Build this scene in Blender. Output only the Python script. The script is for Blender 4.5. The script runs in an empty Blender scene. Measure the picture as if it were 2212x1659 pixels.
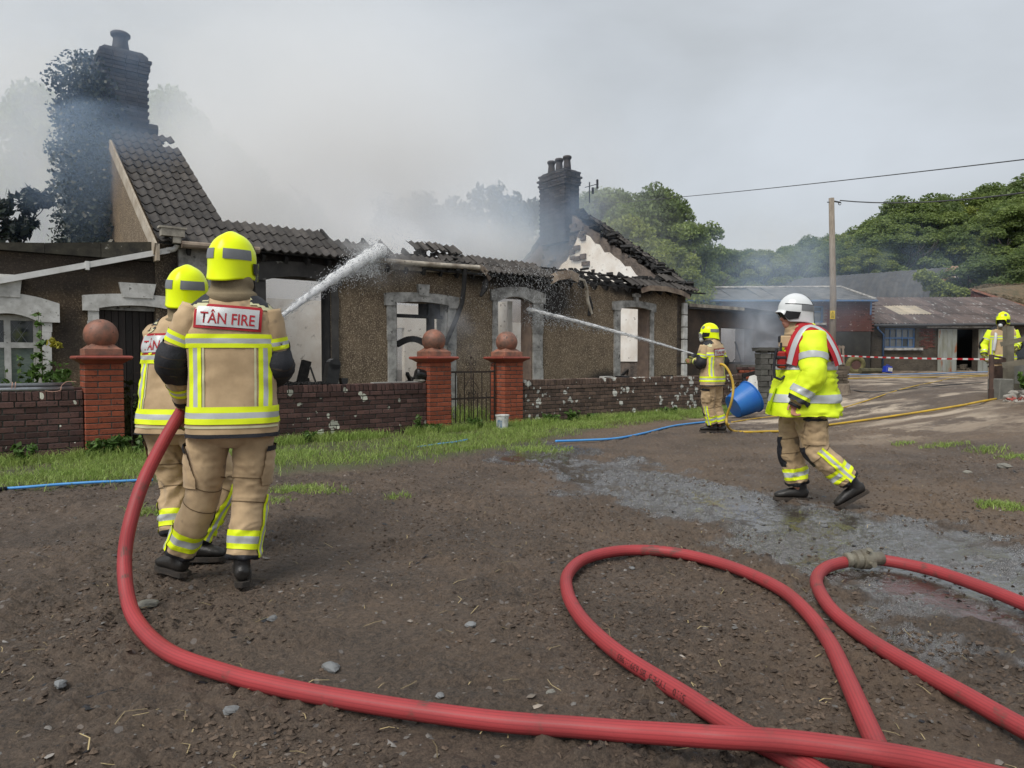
import bpy, bmesh, math, random
import numpy as np
from mathutils import Vector, Matrix
from mathutils.bvhtree import BVHTree
random.seed(7); RNG = np.random.default_rng(7)
SC = bpy.context.scene; COL = SC.collection
PI = math.pi; R = math.radians

# ------------------------------------------------------------------ camera, sky, light
CH, FPX, PITCH = 1.28, 1530.0, math.atan(54.5/1530.0)
cam = bpy.data.cameras.new('camera'); camo = bpy.data.objects.new('camera', cam); COL.objects.link(camo)
camo.location = (0, 0, CH); camo.rotation_euler = (PI/2-PITCH, 0, 0)
cam.sensor_width = 36; cam.lens = 36*FPX/2212.0; cam.clip_start = .05; cam.clip_end = 900
SC.camera = camo
SC.view_settings.view_transform = 'Standard'; SC.view_settings.look = 'None'
SC.view_settings.gamma = 1; SC.view_settings.use_curve_mapping = False
SC.view_settings.exposure = 1.05
SC.cycles.volume_bounces = 4; SC.cycles.max_bounces = 8; SC.cycles.diffuse_bounces = 3
SC.cycles.glossy_bounces = 2; SC.cycles.transparent_max_bounces = 12; SC.cycles.volume_step_rate = 1.0
SC.cycles.volume_max_steps = 64; SC.cycles.use_denoising = True
SUN_EL, SUN_AZ = R(52), R(215)
world = bpy.data.worlds.new('World'); SC.world = world; world.use_nodes = True
nt = world.node_tree; N = nt.nodes; L = nt.links; N.clear()
wo = N.new('ShaderNodeOutputWorld'); bg = N.new('ShaderNodeBackground'); bg.inputs['Strength'].default_value = 0.1
sky = N.new('ShaderNodeTexSky'); sky.sky_type = 'NISHITA'; sky.sun_disc = False
sky.sun_elevation = SUN_EL; sky.sun_rotation = SUN_AZ; sky.dust_density = 3
tc = N.new('ShaderNodeTexCoord'); mp = N.new('ShaderNodeMapping'); mp.inputs['Scale'].default_value = (1, 1, 2.2)
L.new(tc.outputs['Generated'], mp.inputs['Vector'])
nz = N.new('ShaderNodeTexNoise'); nz.inputs['Scale'].default_value = 1.7; nz.inputs['Detail'].default_value = 6; nz.inputs['Distortion'].default_value = .25
nz.inputs['Roughness'].default_value = .5
L.new(mp.outputs[0], nz.inputs['Vector'])
rp = N.new('ShaderNodeValToRGB'); e = rp.color_ramp.elements
e[0].position = .34; e[0].color = (2.25, 2.38, 2.47, 1); e[1].position = .68; e[1].color = (3.15, 3.36, 3.6, 1)
L.new(nz.outputs['Fac'], rp.inputs['Fac'])
mx = N.new('ShaderNodeMixRGB'); mx.inputs['Fac'].default_value = .95
L.new(sky.outputs[0], mx.inputs[1]); L.new(rp.outputs[0], mx.inputs[2])
L.new(mx.outputs[0], bg.inputs['Color']); L.new(bg.outputs[0], wo.inputs[0])
sl = bpy.data.lights.new('sun', 'SUN'); sl.energy = 1.5; sl.angle = R(36); sl.color = (1, .97, .92)
so = bpy.data.objects.new('sun', sl); COL.objects.link(so)
so.rotation_euler = (PI/2-SUN_EL, 0, PI-SUN_AZ)

# ------------------------------------------------------------------ helpers
def ray(px, py):
    xr = (px-1106)/FPX; v = (829.5-py)/FPX
    return Vector((xr, math.cos(PITCH)+math.sin(PITCH)*v, -math.sin(PITCH)+math.cos(PITCH)*v))
def W(px, py, Y):
    d = ray(px, py); return Vector((0, 0, CH)) + d*(Y/d.y)
def hit(px, py, p0, n):
    d = ray(px, py); c = Vector((0, 0, CH)); return c + d*((Vector(p0)-c).dot(n)/d.dot(n))
def _h(ix, iy, iz, s):
    h = (ix.astype(np.int64)*374761393 + iy.astype(np.int64)*668265263 + iz.astype(np.int64)*2147483647 + s*1274126177) & 0xffffffff
    h = ((h ^ (h >> 13))*1274126177) & 0xffffffff
    h = ((h ^ (h >> 16))*2246822519) & 0xffffffff
    return ((h ^ (h >> 15)) & 0xffffff)/float(0xffffff)
def vnoise(x, y, z=None, s=0):
    x = np.asarray(x, float); y = np.asarray(y, float); z = np.zeros_like(x) if z is None else np.asarray(z, float)
    i, j, k = np.floor(x), np.floor(y), np.floor(z); a, b, c = x-i, y-j, z-k
    a = a*a*(3-2*a); b = b*b*(3-2*b); c = c*c*(3-2*c); r = 0
    for di in (0, 1):
        for dj in (0, 1):
            for dk in (0, 1):
                r = r + _h(i+di, j+dj, k+dk, s)*(a if di else 1-a)*(b if dj else 1-b)*(c if dk else 1-c)
    return r*2-1
def fbm(x, y, z=None, o=4, s=0, g=.5):
    r = 0; a = 1.0; f = 1.0
    x = np.asarray(x, float); y = np.asarray(y, float); z = np.zeros_like(x) if z is None else np.asarray(z, float)
    for q in range(o):
        r = r + a*vnoise(x*f+q*17.3, y*f+q*5.1, z*f+q*9.7, s+q); a *= g; f *= 2.03
    return r
def sstep(a, b, x):
    t = np.clip((np.asarray(x, float)-a)/(b-a), 0, 1); return t*t*(3-2*t)
def gz(x, y):
    """height of the yard: flat round the camera, rising towards the farmyard on the right"""
    return .6*sstep(5, 10.5, x)*sstep(3, 11, y) + .03*np.sin(np.asarray(x)*.9+1.3)*sstep(9, 14, y)*0
def G(px, py, up=0.0):
    """point on the yard under that pixel"""
    d = ray(px, py); z = 0.0
    for _ in range(12):
        t = (z+up-CH)/d.z; p = Vector((0, 0, CH)) + d*t; z = .5*z+.5*float(gz(p.x, p.y))
    return Vector((p.x, p.y, z+up))

def wm(o):
    m = o.matrix_basis.copy()
    if o.parent: m = wm(o.parent) @ o.matrix_parent_inverse @ m
    return m
def par(o, p):
    if p is not None:
        o.parent = p; o.matrix_parent_inverse = wm(p).inverted()
    return o
def tag(o, label=None, cat=None, group=None, kind=None):
    if label: o['label'] = label
    if cat: o['category'] = cat
    if group: o['group'] = group
    if kind: o['kind'] = kind
    return o
def empty(name, loc, label=None, cat=None, group=None, kind=None, parent=None):
    o = bpy.data.objects.new(name, None); COL.objects.link(o); o.location = loc; o.empty_display_size = .1
    par(o, parent); return tag(o, label, cat, group, kind)
def link(name, me, parent=None, mat=None):
    o = bpy.data.objects.new(name, me); COL.objects.link(o)
    if mat is not None: me.materials.append(mat)
    return par(o, parent)
def inst(name, me, M, parent=None):
    o = bpy.data.objects.new(name, me); COL.objects.link(o); o.matrix_basis = M; return par(o, parent)
def copy_tree(o, parent=None):
    c = o.copy(); COL.objects.link(c)
    if parent is not None: c.parent = parent
    for ch in [x for x in o.children]: copy_tree(ch, c)
    return c
class MB:
    def __init__(s, T=None): s.v = []; s.f = []; s.m = []; s.T = T
    def add(s, vs, fs, mi=0):
        n = len(s.v)
        if s.T is not None: vs = [s.T @ Vector(v) for v in vs]
        s.v.extend([tuple(v) for v in vs]); s.f.extend([tuple(i+n for i in f) for f in fs]); s.m.extend([mi]*len(fs)); return s
    def box(s, c, d, rot=None, mi=0, j=0.0, taper=1.0):
        x, y, z = d[0]/2, d[1]/2, d[2]/2
        vs = []
        for sz in (-1, 1):
            k = taper if sz > 0 else 1
            for sx, sy in ((-1, -1), (1, -1), (1, 1), (-1, 1)):
                v = Vector((sx*x*k+random.uniform(-j, j), sy*y*k+random.uniform(-j, j), sz*z+random.uniform(-j, j)))
                if rot is not None: v = rot @ v
                vs.append(v+Vector(c))
        return s.add(vs, [(3, 2, 1, 0), (4, 5, 6, 7), (0, 1, 5, 4), (1, 2, 6, 5), (2, 3, 7, 6), (3, 0, 4, 7)], mi)
    def bar(s, a, b, w, h=None, mi=0, up=(0, 0, 1)):
        a, b = Vector(a), Vector(b); t = (b-a); l = t.length; t.normalize(); u = Vector(up)
        if abs(t.dot(u)) > .95: u = Vector((0, 1, 0))
        sd = t.cross(u).normalized(); u = sd.cross(t)
        m = Matrix((t, sd, u)).transposed()
        return s.box((a+b)/2, (l, w, h or w), m, mi)
    def tube(s, pts, r, n=8, caps=True, ref=None, mi=0, loop=False):
        """r: number, list, or list of (a, b) half axes; ref: side direction of the ellipse"""
        P = [Vector(p) for p in pts]; k = len(P); vs = []; fs = []; sd = None
        for i, p in enumerate(P):
            if loop: t = P[(i+1) % k]-P[i-1]
            else: t = P[min(i+1, k-1)]-P[max(i-1, 0)]
            t.normalize()
            if ref is not None: sd = Vector(ref) - t*Vector(ref).dot(t)
            elif sd is None: sd = t.cross(Vector((0, 0, 1)) if abs(t.z) < .9 else Vector((1, 0, 0)))
            else: sd = sd - t*sd.dot(t)
            sd.normalize(); up = t.cross(sd)
            rr = r[i] if isinstance(r, (list, tuple)) else r
            a, b = rr if isinstance(rr, (list, tuple)) else (rr, rr)
            for q in range(n):
                w = 2*PI*q/n; vs.append(p+sd*(a*math.cos(w))+up*(b*math.sin(w)))
        m = k if loop else k-1
        for i in range(m):
            for q in range(n):
                q2 = (q+1) % n; i2 = (i+1) % k
                fs.append((i*n+q, i*n+q2, i2*n+q2, i2*n+q))
        if caps and not loop:
            fs.append(tuple(range(n-1, -1, -1))); fs.append(tuple((k-1)*n+q for q in range(n)))
        return s.add(vs, fs, mi)
    def lathe(s, prof, c, n=16, mi=0, sq=False, rz=0):
        """prof: (radius, z) list; turned about z at c"""
        vs = []; fs = []
        for r, z in prof:
            for q in range(n):
                w = 2*PI*q/n + rz; vs.append((c[0]+r*math.cos(w), c[1]+r*math.sin(w), c[2]+z))
        k = len(prof)
        for i in range(k-1):
            for q in range(n):
                q2 = (q+1) % n; fs.append((i*n+q, i*n+q2, (i+1)*n+q2, (i+1)*n+q))
        fs.append(tuple(range(n-1, -1, -1))); fs.append(tuple((k-1)*n+q for q in range(n)))
        return s.add(vs, fs, mi)
    def ball(s, c, r, n=12, m=8, M=None, mi=0):
        if not isinstance(r, (list, tuple)): r = (r, r, r)
        vs = [(0, 0, r[2])]; fs = []
        for i in range(1, m):
            for q in range(n):
                a = PI*i/m; b = 2*PI*q/n; vs.append((r[0]*math.sin(a)*math.cos(b), r[1]*math.sin(a)*math.sin(b), r[2]*math.cos(a)))
        vs.append((0, 0, -r[2]))
        for q in range(n):
            fs.append((0, 1+q, 1+(q+1) % n)); e_ = 1+(m-2)*n; fs.append((e_+(q+1) % n, e_+q, len(vs)-1))
        for i in range(m-2):
            for q in range(n):
                a = 1+i*n; fs.append((a+q, a+n+q, a+n+(q+1) % n, a+(q+1) % n))
        vs = [(M @ Vector(v) if M is not None else Vector(v))+Vector(c) for v in vs]
        return s.add(vs, fs, mi)
    def prism(s, poly, a, b, mi=0):
        """poly: list of points in plane, extruded by vector function a->b (offset vectors)"""
        a, b = Vector(a), Vector(b); n = len(poly)
        vs = [Vector(p)+a for p in poly]+[Vector(p)+b for p in poly]
        fs = [tuple(range(n-1, -1, -1)), tuple(range(n, 2*n))]+[(i, (i+1) % n, n+(i+1) % n, n+i) for i in range(n)]
        return s.add(vs, fs, mi)
    def mesh(s, name, mats=(), smooth=False, bevel=0):
        me = bpy.data.meshes.new(name); me.from_pydata(s.v, [], s.f)
        for m in (mats if isinstance(mats, (list, tuple)) else [mats]): me.materials.append(m)
        if any(s.m): me.polygons.foreach_set('material_index', s.m)
        if smooth: me.polygons.foreach_set('use_smooth', [True]*len(s.f))
        bm = bmesh.new(); bm.from_mesh(me); bmesh.ops.recalc_face_normals(bm, faces=bm.faces)
        if bevel: bmesh.ops.bevel(bm, geom=bm.edges[:], offset=bevel, segments=1, affect='EDGES')
        bm.to_mesh(me); bm.free(); me.update(); return me
    def build(s, name, mats, parent=None, smooth=False, bevel=0):
        return link(name, s.mesh(name, mats, smooth, bevel), parent)
def npmesh(name, V, F, mat, smooth=False, parent=None):
    """V (n,3) array, F (m,k) array of faces all with k corners"""
    me = bpy.data.meshes.new(name); V = np.ascontiguousarray(V, np.float32); F = np.ascontiguousarray(F, np.int32); k = F.shape[1]
    me.vertices.add(len(V)); me.vertices.foreach_set('co', V.ravel())
    me.loops.add(F.size); me.loops.foreach_set('vertex_index', F.ravel())
    me.polygons.add(len(F)); me.polygons.foreach_set('loop_start', np.arange(0, F.size, k, dtype=np.int32))
    me.update(calc_edges=True)
    me.polygons.foreach_set('use_smooth', np.full(len(F), smooth))
    for m in (mat if isinstance(mat, (list, tuple)) else [mat]): me.materials.append(m)
    return link(name, me, parent)
def evalmods(o):
    dg = bpy.context.evaluated_depsgraph_get(); dg.update()
    me = bpy.data.meshes.new_from_object(o.evaluated_get(dg)); return me
def remesh(mb, name, vox, it=4):
    me = mb.mesh(name); o = bpy.data.objects.new(name+'_t', me); COL.objects.link(o)
    m = o.modifiers.new('r', 'REMESH'); m.mode = 'VOXEL'; m.voxel_size = vox
    if it:
        m2 = o.modifiers.new('s', 'SMOOTH'); m2.iterations = it; m2.factor = .5
    r = evalmods(o); bpy.data.objects.remove(o); bpy.data.meshes.remove(me)
    r.materials.clear(); r.polygons.foreach_set('use_smooth', [True]*len(r.polygons)); r.name = name
    return r
def getco(me):
    a = np.empty(len(me.vertices)*3, np.float32); me.vertices.foreach_get('co', a); return a.reshape(-1, 3).astype(float)
def getno(me):
    a = np.empty(len(me.vertices)*3, np.float32); me.vertices.foreach_get('normal', a); return a.reshape(-1, 3).astype(float)
def setco(me, a): me.vertices.foreach_set('co', np.ascontiguousarray(a, np.float32).ravel()); me.update()
def spline(pts, n, closed=False):
    """catmull-rom through points (any length vectors) with n samples per span"""
    P = [np.array(p, float) for p in pts]; out = []; k = len(P)
    rng = k if closed else k-1
    for i in range(rng):
        if closed: a, b, c, d = P[i-1], P[i], P[(i+1) % k], P[(i+2) % k]
        else: a, b, c, d = P[max(i-1, 0)], P[i], P[i+1], P[min(i+2, k-1)]
        for q in range(n):
            t = q/n
            out.append(.5*((2*b)+(-a+c)*t+(2*a-5*b+4*c-d)*t*t+(-a+3*b-3*c+d)*t**3))
    if not closed: out.append(P[-1])
    return out

# ------------------------------------------------------------------ materials
def mat(name, col, col2=None, rough=.8, scale=6, bump=.3, bs=60, objv=.12, metal=0, spec=.4, ramp=(.35, .65), detail=6,
        speck=None, alpha=None, trans=0, sheen=0, coat=0, bdist=.01, spots=None, stretch=None, rough2=None, islands=None):
    """procedural surface: two colours mixed by noise in place, per-object variation, fine relief"""
    m = bpy.data.materials.new(name); m.use_nodes = True; t = m.node_tree; n = t.nodes; l = t.links
    b = n['Principled BSDF']; b.inputs['Roughness'].default_value = rough; b.inputs['Metallic'].default_value = metal
    b.inputs['Specular IOR Level'].default_value = spec
    if coat: b.inputs['Coat Weight'].default_value = coat; b.inputs['Coat Roughness'].default_value = .2
    if trans: b.inputs['Transmission Weight'].default_value = trans
    if sheen: b.inputs['Sheen Weight'].default_value = sheen
    g = n.new('ShaderNodeNewGeometry'); vec = g.outputs['Position']
    if stretch:
        mp = n.new('ShaderNodeMapping'); mp.inputs['Scale'].default_value = stretch; l.new(vec, mp.inputs[0]); vec = mp.outputs[0]
    nz = n.new('ShaderNodeTexNoise'); nz.inputs['Scale'].default_value = scale; nz.inputs['Detail'].default_value = detail; nz.inputs['Roughness'].default_value = .62
    l.new(vec, nz.inputs['Vector'])
    r = n.new('ShaderNodeValToRGB'); e = r.color_ramp.elements
    col2 = col2 or tuple(c*.7 for c in col)
    e[0].position = ramp[0]; e[0].color = (*col, 1); e[1].position = ramp[1]; e[1].color = (*col2, 1)
    l.new(nz.outputs['Fac'], r.inputs[0]); cur = r.outputs[0]
    if speck:   # (colour, scale, threshold) fine grains
        v = n.new('ShaderNodeTexNoise'); v.inputs['Scale'].default_value = speck[1]; v.inputs['Detail'].default_value = 3; v.inputs['Roughness'].default_value = .7
        l.new(vec, v.inputs['Vector'])
        r2 = n.new('ShaderNodeValToRGB'); q = r2.color_ramp.elements; q[0].position = speck[2]; q[0].color = (0, 0, 0, 1); q[1].position = speck[2]+.08; q[1].color = (1, 1, 1, 1)
        l.new(v.outputs['Fac'], r2.inputs[0])
        mm = n.new('ShaderNodeMixRGB'); mm.inputs[2].default_value = (*speck[0], 1); l.new(r2.outputs[0], mm.inputs[0]); l.new(cur, mm.inputs[1]); cur = mm.outputs[0]
    if spots:   # (colour, scale, radius) lichen or stain patches
        sc = spots[1]; nn = n.new('ShaderNodeTexNoise'); nn.inputs['Scale'].default_value = sc*1.5; l.new(g.outputs['Position'], nn.inputs['Vector'])
        va = n.new('ShaderNodeMixRGB'); va.blend_type = 'ADD'; va.inputs[0].default_value = .12; l.new(g.outputs['Position'], va.inputs[1]); l.new(nn.outputs['Color'], va.inputs[2])
        vo = n.new('ShaderNodeTexVoronoi'); vo.inputs['Scale'].default_value = sc; vo.inputs['Randomness'].default_value = 1
        l.new(va.outputs[0], vo.inputs['Vector'])
        big = n.new('ShaderNodeTexNoise'); big.inputs['Scale'].default_value = sc*.22; big.inputs['Detail'].default_value = 2; l.new(g.outputs['Position'], big.inputs['Vector'])
        mr = n.new('ShaderNodeMapRange'); mr.inputs[1].default_value = .4; mr.inputs[2].default_value = .7; mr.inputs[3].default_value = 0; mr.inputs[4].default_value = spots[2]*2
        l.new(big.outputs['Fac'], mr.inputs[0])
        sp = n.new('ShaderNodeSeparateColor'); l.new(vo.outputs['Color'], sp.inputs[0])
        ml = n.new('ShaderNodeMath'); ml.operation = 'MULTIPLY'; l.new(mr.outputs[0], ml.inputs[0]); l.new(sp.outputs[0], ml.inputs[1])
        lt = n.new('ShaderNodeMath'); lt.operation = 'LESS_THAN'; l.new(vo.outputs['Distance'], lt.inputs[0]); l.new(ml.outputs[0], lt.inputs[1])
        mm = n.new('ShaderNodeMixRGB'); mm.inputs[2].default_value = (*spots[0], 1); l.new(lt.outputs[0], mm.inputs[0]); l.new(cur, mm.inputs[1]); cur = mm.outputs[0]
    if objv:
        oi = n.new('ShaderNodeObjectInfo'); mr = n.new('ShaderNodeMapRange'); mr.inputs[3].default_value = 1-objv*1.4; mr.inputs[4].default_value = 1+objv*1.4
        l.new(oi.outputs['Random'], mr.inputs[0])
        if islands:
            l.new(g.outputs['Random Per Island'], mr.inputs[0])
        mm = n.new('ShaderNodeVectorMath'); mm.operation = 'SCALE'; l.new(cur, mm.inputs[0]); l.new(mr.outputs[0], mm.inputs['Scale']); cur = mm.outputs[0]
    l.new(cur, b.inputs['Base Color'])
    if rough2 is not None:
        mr = n.new('ShaderNodeMapRange'); mr.inputs[1].default_value = .35; mr.inputs[2].default_value = .65; mr.inputs[3].default_value = rough; mr.inputs[4].default_value = rough2
        l.new(nz.outputs['Fac'], mr.inputs[0]); l.new(mr.outputs[0], b.inputs['Roughness'])
    if bump:
        n2 = n.new('ShaderNodeTexNoise'); n2.inputs['Scale'].default_value = bs; n2.inputs['Detail'].default_value = 5; n2.inputs['Roughness'].default_value = .65
        l.new(vec, n2.inputs['Vector']); bp = n.new('ShaderNodeBump'); bp.inputs['Strength'].default_value = bump; bp.inputs['Distance'].default_value = bdist
        l.new(n2.outputs['Fac'], bp.inputs['Height']); l.new(bp.outputs[0], b.inputs['Normal'])
    if alpha is not None: b.inputs['Alpha'].default_value = alpha
    m['b'] = 1
    return m
def leafmat(name, c1, c2, scale=3, rough=.55, tr=.35, islands=True):
    m = mat(name, c1, c2, rough=rough, scale=scale, bump=0, objv=.28, islands=islands, ramp=(.3, .7))
    t = m.node_tree; n = t.nodes; l = t.links; b = n['Principled BSDF']; out = n['Material Output']
    src = b.inputs['Base Color'].links[0].from_socket
    tr_ = n.new('ShaderNodeBsdfTranslucent'); l.new(src, tr_.inputs[0]); ms = n.new('ShaderNodeMixShader'); ms.inputs[0].default_value = tr
    l.new(b.outputs[0], ms.inputs[1]); l.new(tr_.outputs[0], ms.inputs[2]); l.new(ms.outputs[0], out.inputs[0]); return m
# ------------------------------------------------------------------ the yard
WC = 13.3; TA = math.atan(.781); UX, UY = math.cos(TA), math.sin(TA); NX, NY = -UY, UX
VERGE = [(-12, 2.2), (-6.3, 6.2), (-4.97, 6.87), (-3.6, 7.25), (-2.54, 7.68), (-1.6, 8.3), (-.65, 9.2), (.3, 10.6), (1.65, 13.0), (3.2, 14.6), (5, 16.6), (6.4, 18.3)]
def verge_y(x): return np.interp(x, [p[0] for p in VERGE], [p[1] for p in VERGE])
def wetmask(x, y):
    w1 = fbm(x*1.1, y*1.1, o=3, s=31)*.45
    # a runnel of water from the verge across the middle, widening to the lower right
    P = [(.1, 10.4, .7), (.9, 8.4, .95), (1.6, 6.7, .95), (2.25, 5.3, 1.0), (2.65, 4.4, 1.05), (2.85, 3.6, 1.0), (3.0, 2.6, .9)]
    d = np.full(np.shape(x), 9.0)
    for (ax, ay, ar), (bx, by, br) in zip(P[:-1], P[1:]):
        vx, vy = bx-ax, by-ay; t = np.clip(((x-ax)*vx+(y-ay)*vy)/(vx*vx+vy*vy), 0, 1)
        dd = np.hypot(x-ax-t*vx, y-ay-t*vy)/(ar+(br-ar)*t); d = np.minimum(d, dd)
    return np.clip(1.25-d+w1*.9, 0, 1)
xs = np.concatenate([-np.geomspace(90, 6.05, 60), np.arange(-6, 6.5, .02), np.geomspace(6.55, 90, 70)])
ys = np.concatenate([-np.geomspace(30, 1, 8), np.arange(-.5, 1.7, .3), np.arange(1.8, 5, .016), np.arange(5, 9, .03), np.arange(9, 17, .08), np.geomspace(17.1, 160, 70)])
X, Y = np.meshgrid(xs, ys); fx, fy = X.ravel(), Y.ravel()
wet = wetmask(fx, fy)
near = 1-sstep(9, 18, fy)
clod = np.abs(fbm(fx*9, fy*9, o=5, s=3, g=.62)); clod2 = fbm(fx*3.1, fy*3.1, o=3, s=9)
fine = fbm(fx*34, fy*34, o=3, s=13, g=.6)
cl_amt = np.clip(.35+.75*sstep(-.5, .7, clod2+.25*fbm(fx*.7, fy*.7, o=2, s=4)), .15, 1)
cl_amt = cl_amt*(1-.25*sstep(.35, .75, wet))
# drier, smoother wheel-track on the middle right
dry = np.clip(1-np.abs(fbm(fx*.35+3, fy*.35, o=3, s=55))*1.6, 0, 1)*sstep(-1, 3, fx)*(1-sstep(.2, .5, wet))
Z = gz(fx, fy) + near*(.040*clod*cl_amt + .010*clod2*(1-sstep(.45, .9, wet)) + .015*fine*cl_amt) - .012*near
Z = Z - near*.012*sstep(.5, 1, wet)
lvl = gz(fx, fy)-.012*near+.010*clod2*.3+.0105+.010*fbm(fx*1.6, fy*1.6, o=2, s=15)-.012*near*sstep(.5, 1, wet); wgt = sstep(.50, .72, wet+.18*fbm(fx*3, fy*3, o=3, s=17)); pool = (Z < lvl)*wgt; Z = np.where(pool > .5, lvl, Z)
far = sstep(11, 18, fy); Z = Z + far*.03*fbm(fx*1.3, fy*3.2, o=5, s=5, g=.6)
# ruts that cross the farmyard
Z = Z + .02*sstep(5, 8, fx)*sstep(9, 12, fy)*np.sin(fy*3+fx*.4+2*fbm(fx*.3, fy*.3, o=2, s=8))
onv = (1-sstep(5.6, 6.6, fx))*sstep(-.25, .25, fy-verge_y(fx))*(1-sstep(1.5, 2.2, fx*NX+fy*NY-WC*NY))   # verge and the garden behind it lie a little higher
Z = Z*(1-.6*onv) + .03*onv
Z = Z + sstep(34, 70, fy)*sstep(-2, 18, fx)*6.0
V = np.stack([fx, fy, Z], 1); nx, ny = len(xs), len(ys)
I = np.arange(nx*ny).reshape(ny, nx); F = np.stack([I[:-1, :-1], I[:-1, 1:], I[1:, 1:], I[1:, :-1]], -1).reshape(-1, 4)
GV = (xs, ys, Z.reshape(ny, nx))
def gtop(x, y):
    """real height of the displaced yard (bilinear)"""
    i = np.clip(np.searchsorted(xs, x)-1, 0, nx-2); j = np.clip(np.searchsorted(ys, y)-1, 0, ny-2)
    a = (x-xs[i])/(xs[i+1]-xs[i]); b = (y-ys[j])/(ys[j+1]-ys[j]); z = GV[2]
    return (z[j, i]*(1-a)+z[j, i+1]*a)*(1-b)+(z[j+1, i]*(1-a)+z[j+1, i+1]*a)*b
def ground_mat():
    m = bpy.data.materials.new('yard_mud'); m.use_nodes = True; t = m.node_tree; n = t.nodes; l = t.links; b = n['Principled BSDF']
    g = n.new('ShaderNodeNewGeometry')
    def noise(s, d=6, rg=.6, vec=None):
        q = n.new('ShaderNodeTexNoise'); q.inputs['Scale'].default_value = s; q.inputs['Detail'].default_value = d; q.inputs['Roughness'].default_value = rg
        l.new(vec or g.outputs['Position'], q.inputs['Vector']); return q.outputs['Fac']
    def rampn(src, a, ca, bb, cb):
        r = n.new('ShaderNodeValToRGB'); e = r.color_ramp.elements; e[0].position = a; e[0].color = (*ca, 1); e[1].position = bb; e[1].color = (*cb, 1); l.new(src, r.inputs[0]); return r.outputs[0]
    def mixc(f, a, c):
        q = n.new('ShaderNodeMixRGB')
        l.new(f, q.inputs[0]) if not isinstance(f, float) else setattr(q.inputs[0], 'default_value', f)
        l.new(a, q.inputs[1]) if not isinstance(a, tuple) else setattr(q.inputs[1], 'default_value', (*a, 1))
        l.new(c, q.inputs[2]) if not isinstance(c, tuple) else setattr(q.inputs[2], 'default_value', (*c, 1))
        return q.outputs[0]
    def attr(nm):
        a = n.new('ShaderNodeAttribute'); a.attribute_name = nm; return a.outputs['Fac']
    base = rampn(noise(1.1, 7, .68), .40, (.026, .018, .0135), .60, (.155, .106, .071))
    fine = rampn(noise(38, 5, .7), .38, (.024, .017, .013), .64, (.185, .132, .092))
    c = mixc(.55, base, fine); c = mixc(.35, c, rampn(noise(110, 4, .7), .40, (.016, .012, .010), .62, (.20, .15, .11)))
    c = mixc(attr('dry'), c, rampn(noise(22, 5), .3, (.105, .072, .047), .7, (.21, .148, .098)))
    c = mixc(attr('yard'), c, rampn(noise(1.0, 6, .7, None), .44, (.10, .072, .052), .54, (.50, .41, .31)))
    peb = n.new('ShaderNodeTexVoronoi'); peb.inputs['Scale'].default_value = 26; l.new(g.outputs['Position'], peb.inputs['Vector'])
    sc = n.new('ShaderNodeSeparateColor'); l.new(peb.outputs['Color'], sc.inputs[0])
    lt = n.new('ShaderNodeMath'); lt.operation = 'LESS_THAN'; l.new(peb.outputs['Distance'], lt.inputs[0])
    ms = n.new('ShaderNodeMapRange'); ms.inputs[1].default_value = .86; ms.inputs[2].default_value = 1; ms.inputs[3].default_value = 0; ms.inputs[4].default_value = .42; l.new(sc.outputs[1], ms.inputs[0]); l.new(ms.outputs[0], lt.inputs[1])
    c = mixc(lt.outputs[0], c, mixc(sc.outputs[0], (.13, .12, .115), (.24, .20, .17)))
    c = mixc(attr('wet'), c, (.038, .031, .027))
    gr = n.new('ShaderNodeMath'); gr.operation = 'MULTIPLY'; l.new(attr('grass'), gr.inputs[0]); gr.inputs[1].default_value = .8
    c = mixc(gr.outputs[0], c, rampn(noise(5), .3, (.06, .09, .028), .7, (.10, .085, .045)))
    l.new(c, b.inputs['Base Color'])
    wv = n.new('ShaderNodeMath'); wv.operation = 'ADD'; l.new(attr('wet'), wv.inputs[0])
    nn = n.new('ShaderNodeMapRange'); nn.inputs[1].default_value = .3; nn.inputs[2].default_value = .7; nn.inputs[3].default_value = -.22; nn.inputs[4].default_value = .22; l.new(noise(9, 6, .65), nn.inputs[0]); l.new(nn.outputs[0], wv.inputs[1])
    rr = n.new('ShaderNodeMapRange'); rr.inputs[1].default_value = .30; rr.inputs[2].default_value = .70; rr.inputs[3].default_value = .62; rr.inputs[4].default_value = .25; l.new(wv.outputs[0], rr.inputs[0]); l.new(rr.outputs[0], b.inputs['Roughness'])
    b.inputs['Specular IOR Level'].default_value = .5
    bp = n.new('ShaderNodeBump'); bp.inputs['Distance'].default_value = .02
    bs = n.new('ShaderNodeMapRange'); bs.inputs[1].default_value = .4; bs.inputs[2].default_value = .8; bs.inputs[3].default_value = 1.0; bs.inputs[4].default_value = .6; l.new(wv.outputs[0], bs.inputs[0]); l.new(bs.outputs[0], bp.inputs['Strength'])
    l.new(noise(60, 9, .78), bp.inputs['Height']); l.new(bp.outputs[0], b.inputs['Normal'])
    pl_ = attr('pool'); dk = n.new('ShaderNodeMixRGB'); dk.inputs[2].default_value = (.045, .034, .025, 1); l.new(pl_, dk.inputs[0]); l.new(c, dk.inputs[1]); l.new(dk.outputs[0], b.inputs['Base Color'])
    l.new(attr('wet'), b.inputs['Coat Weight']); b.inputs['Coat IOR'].default_value = 2.2
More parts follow.
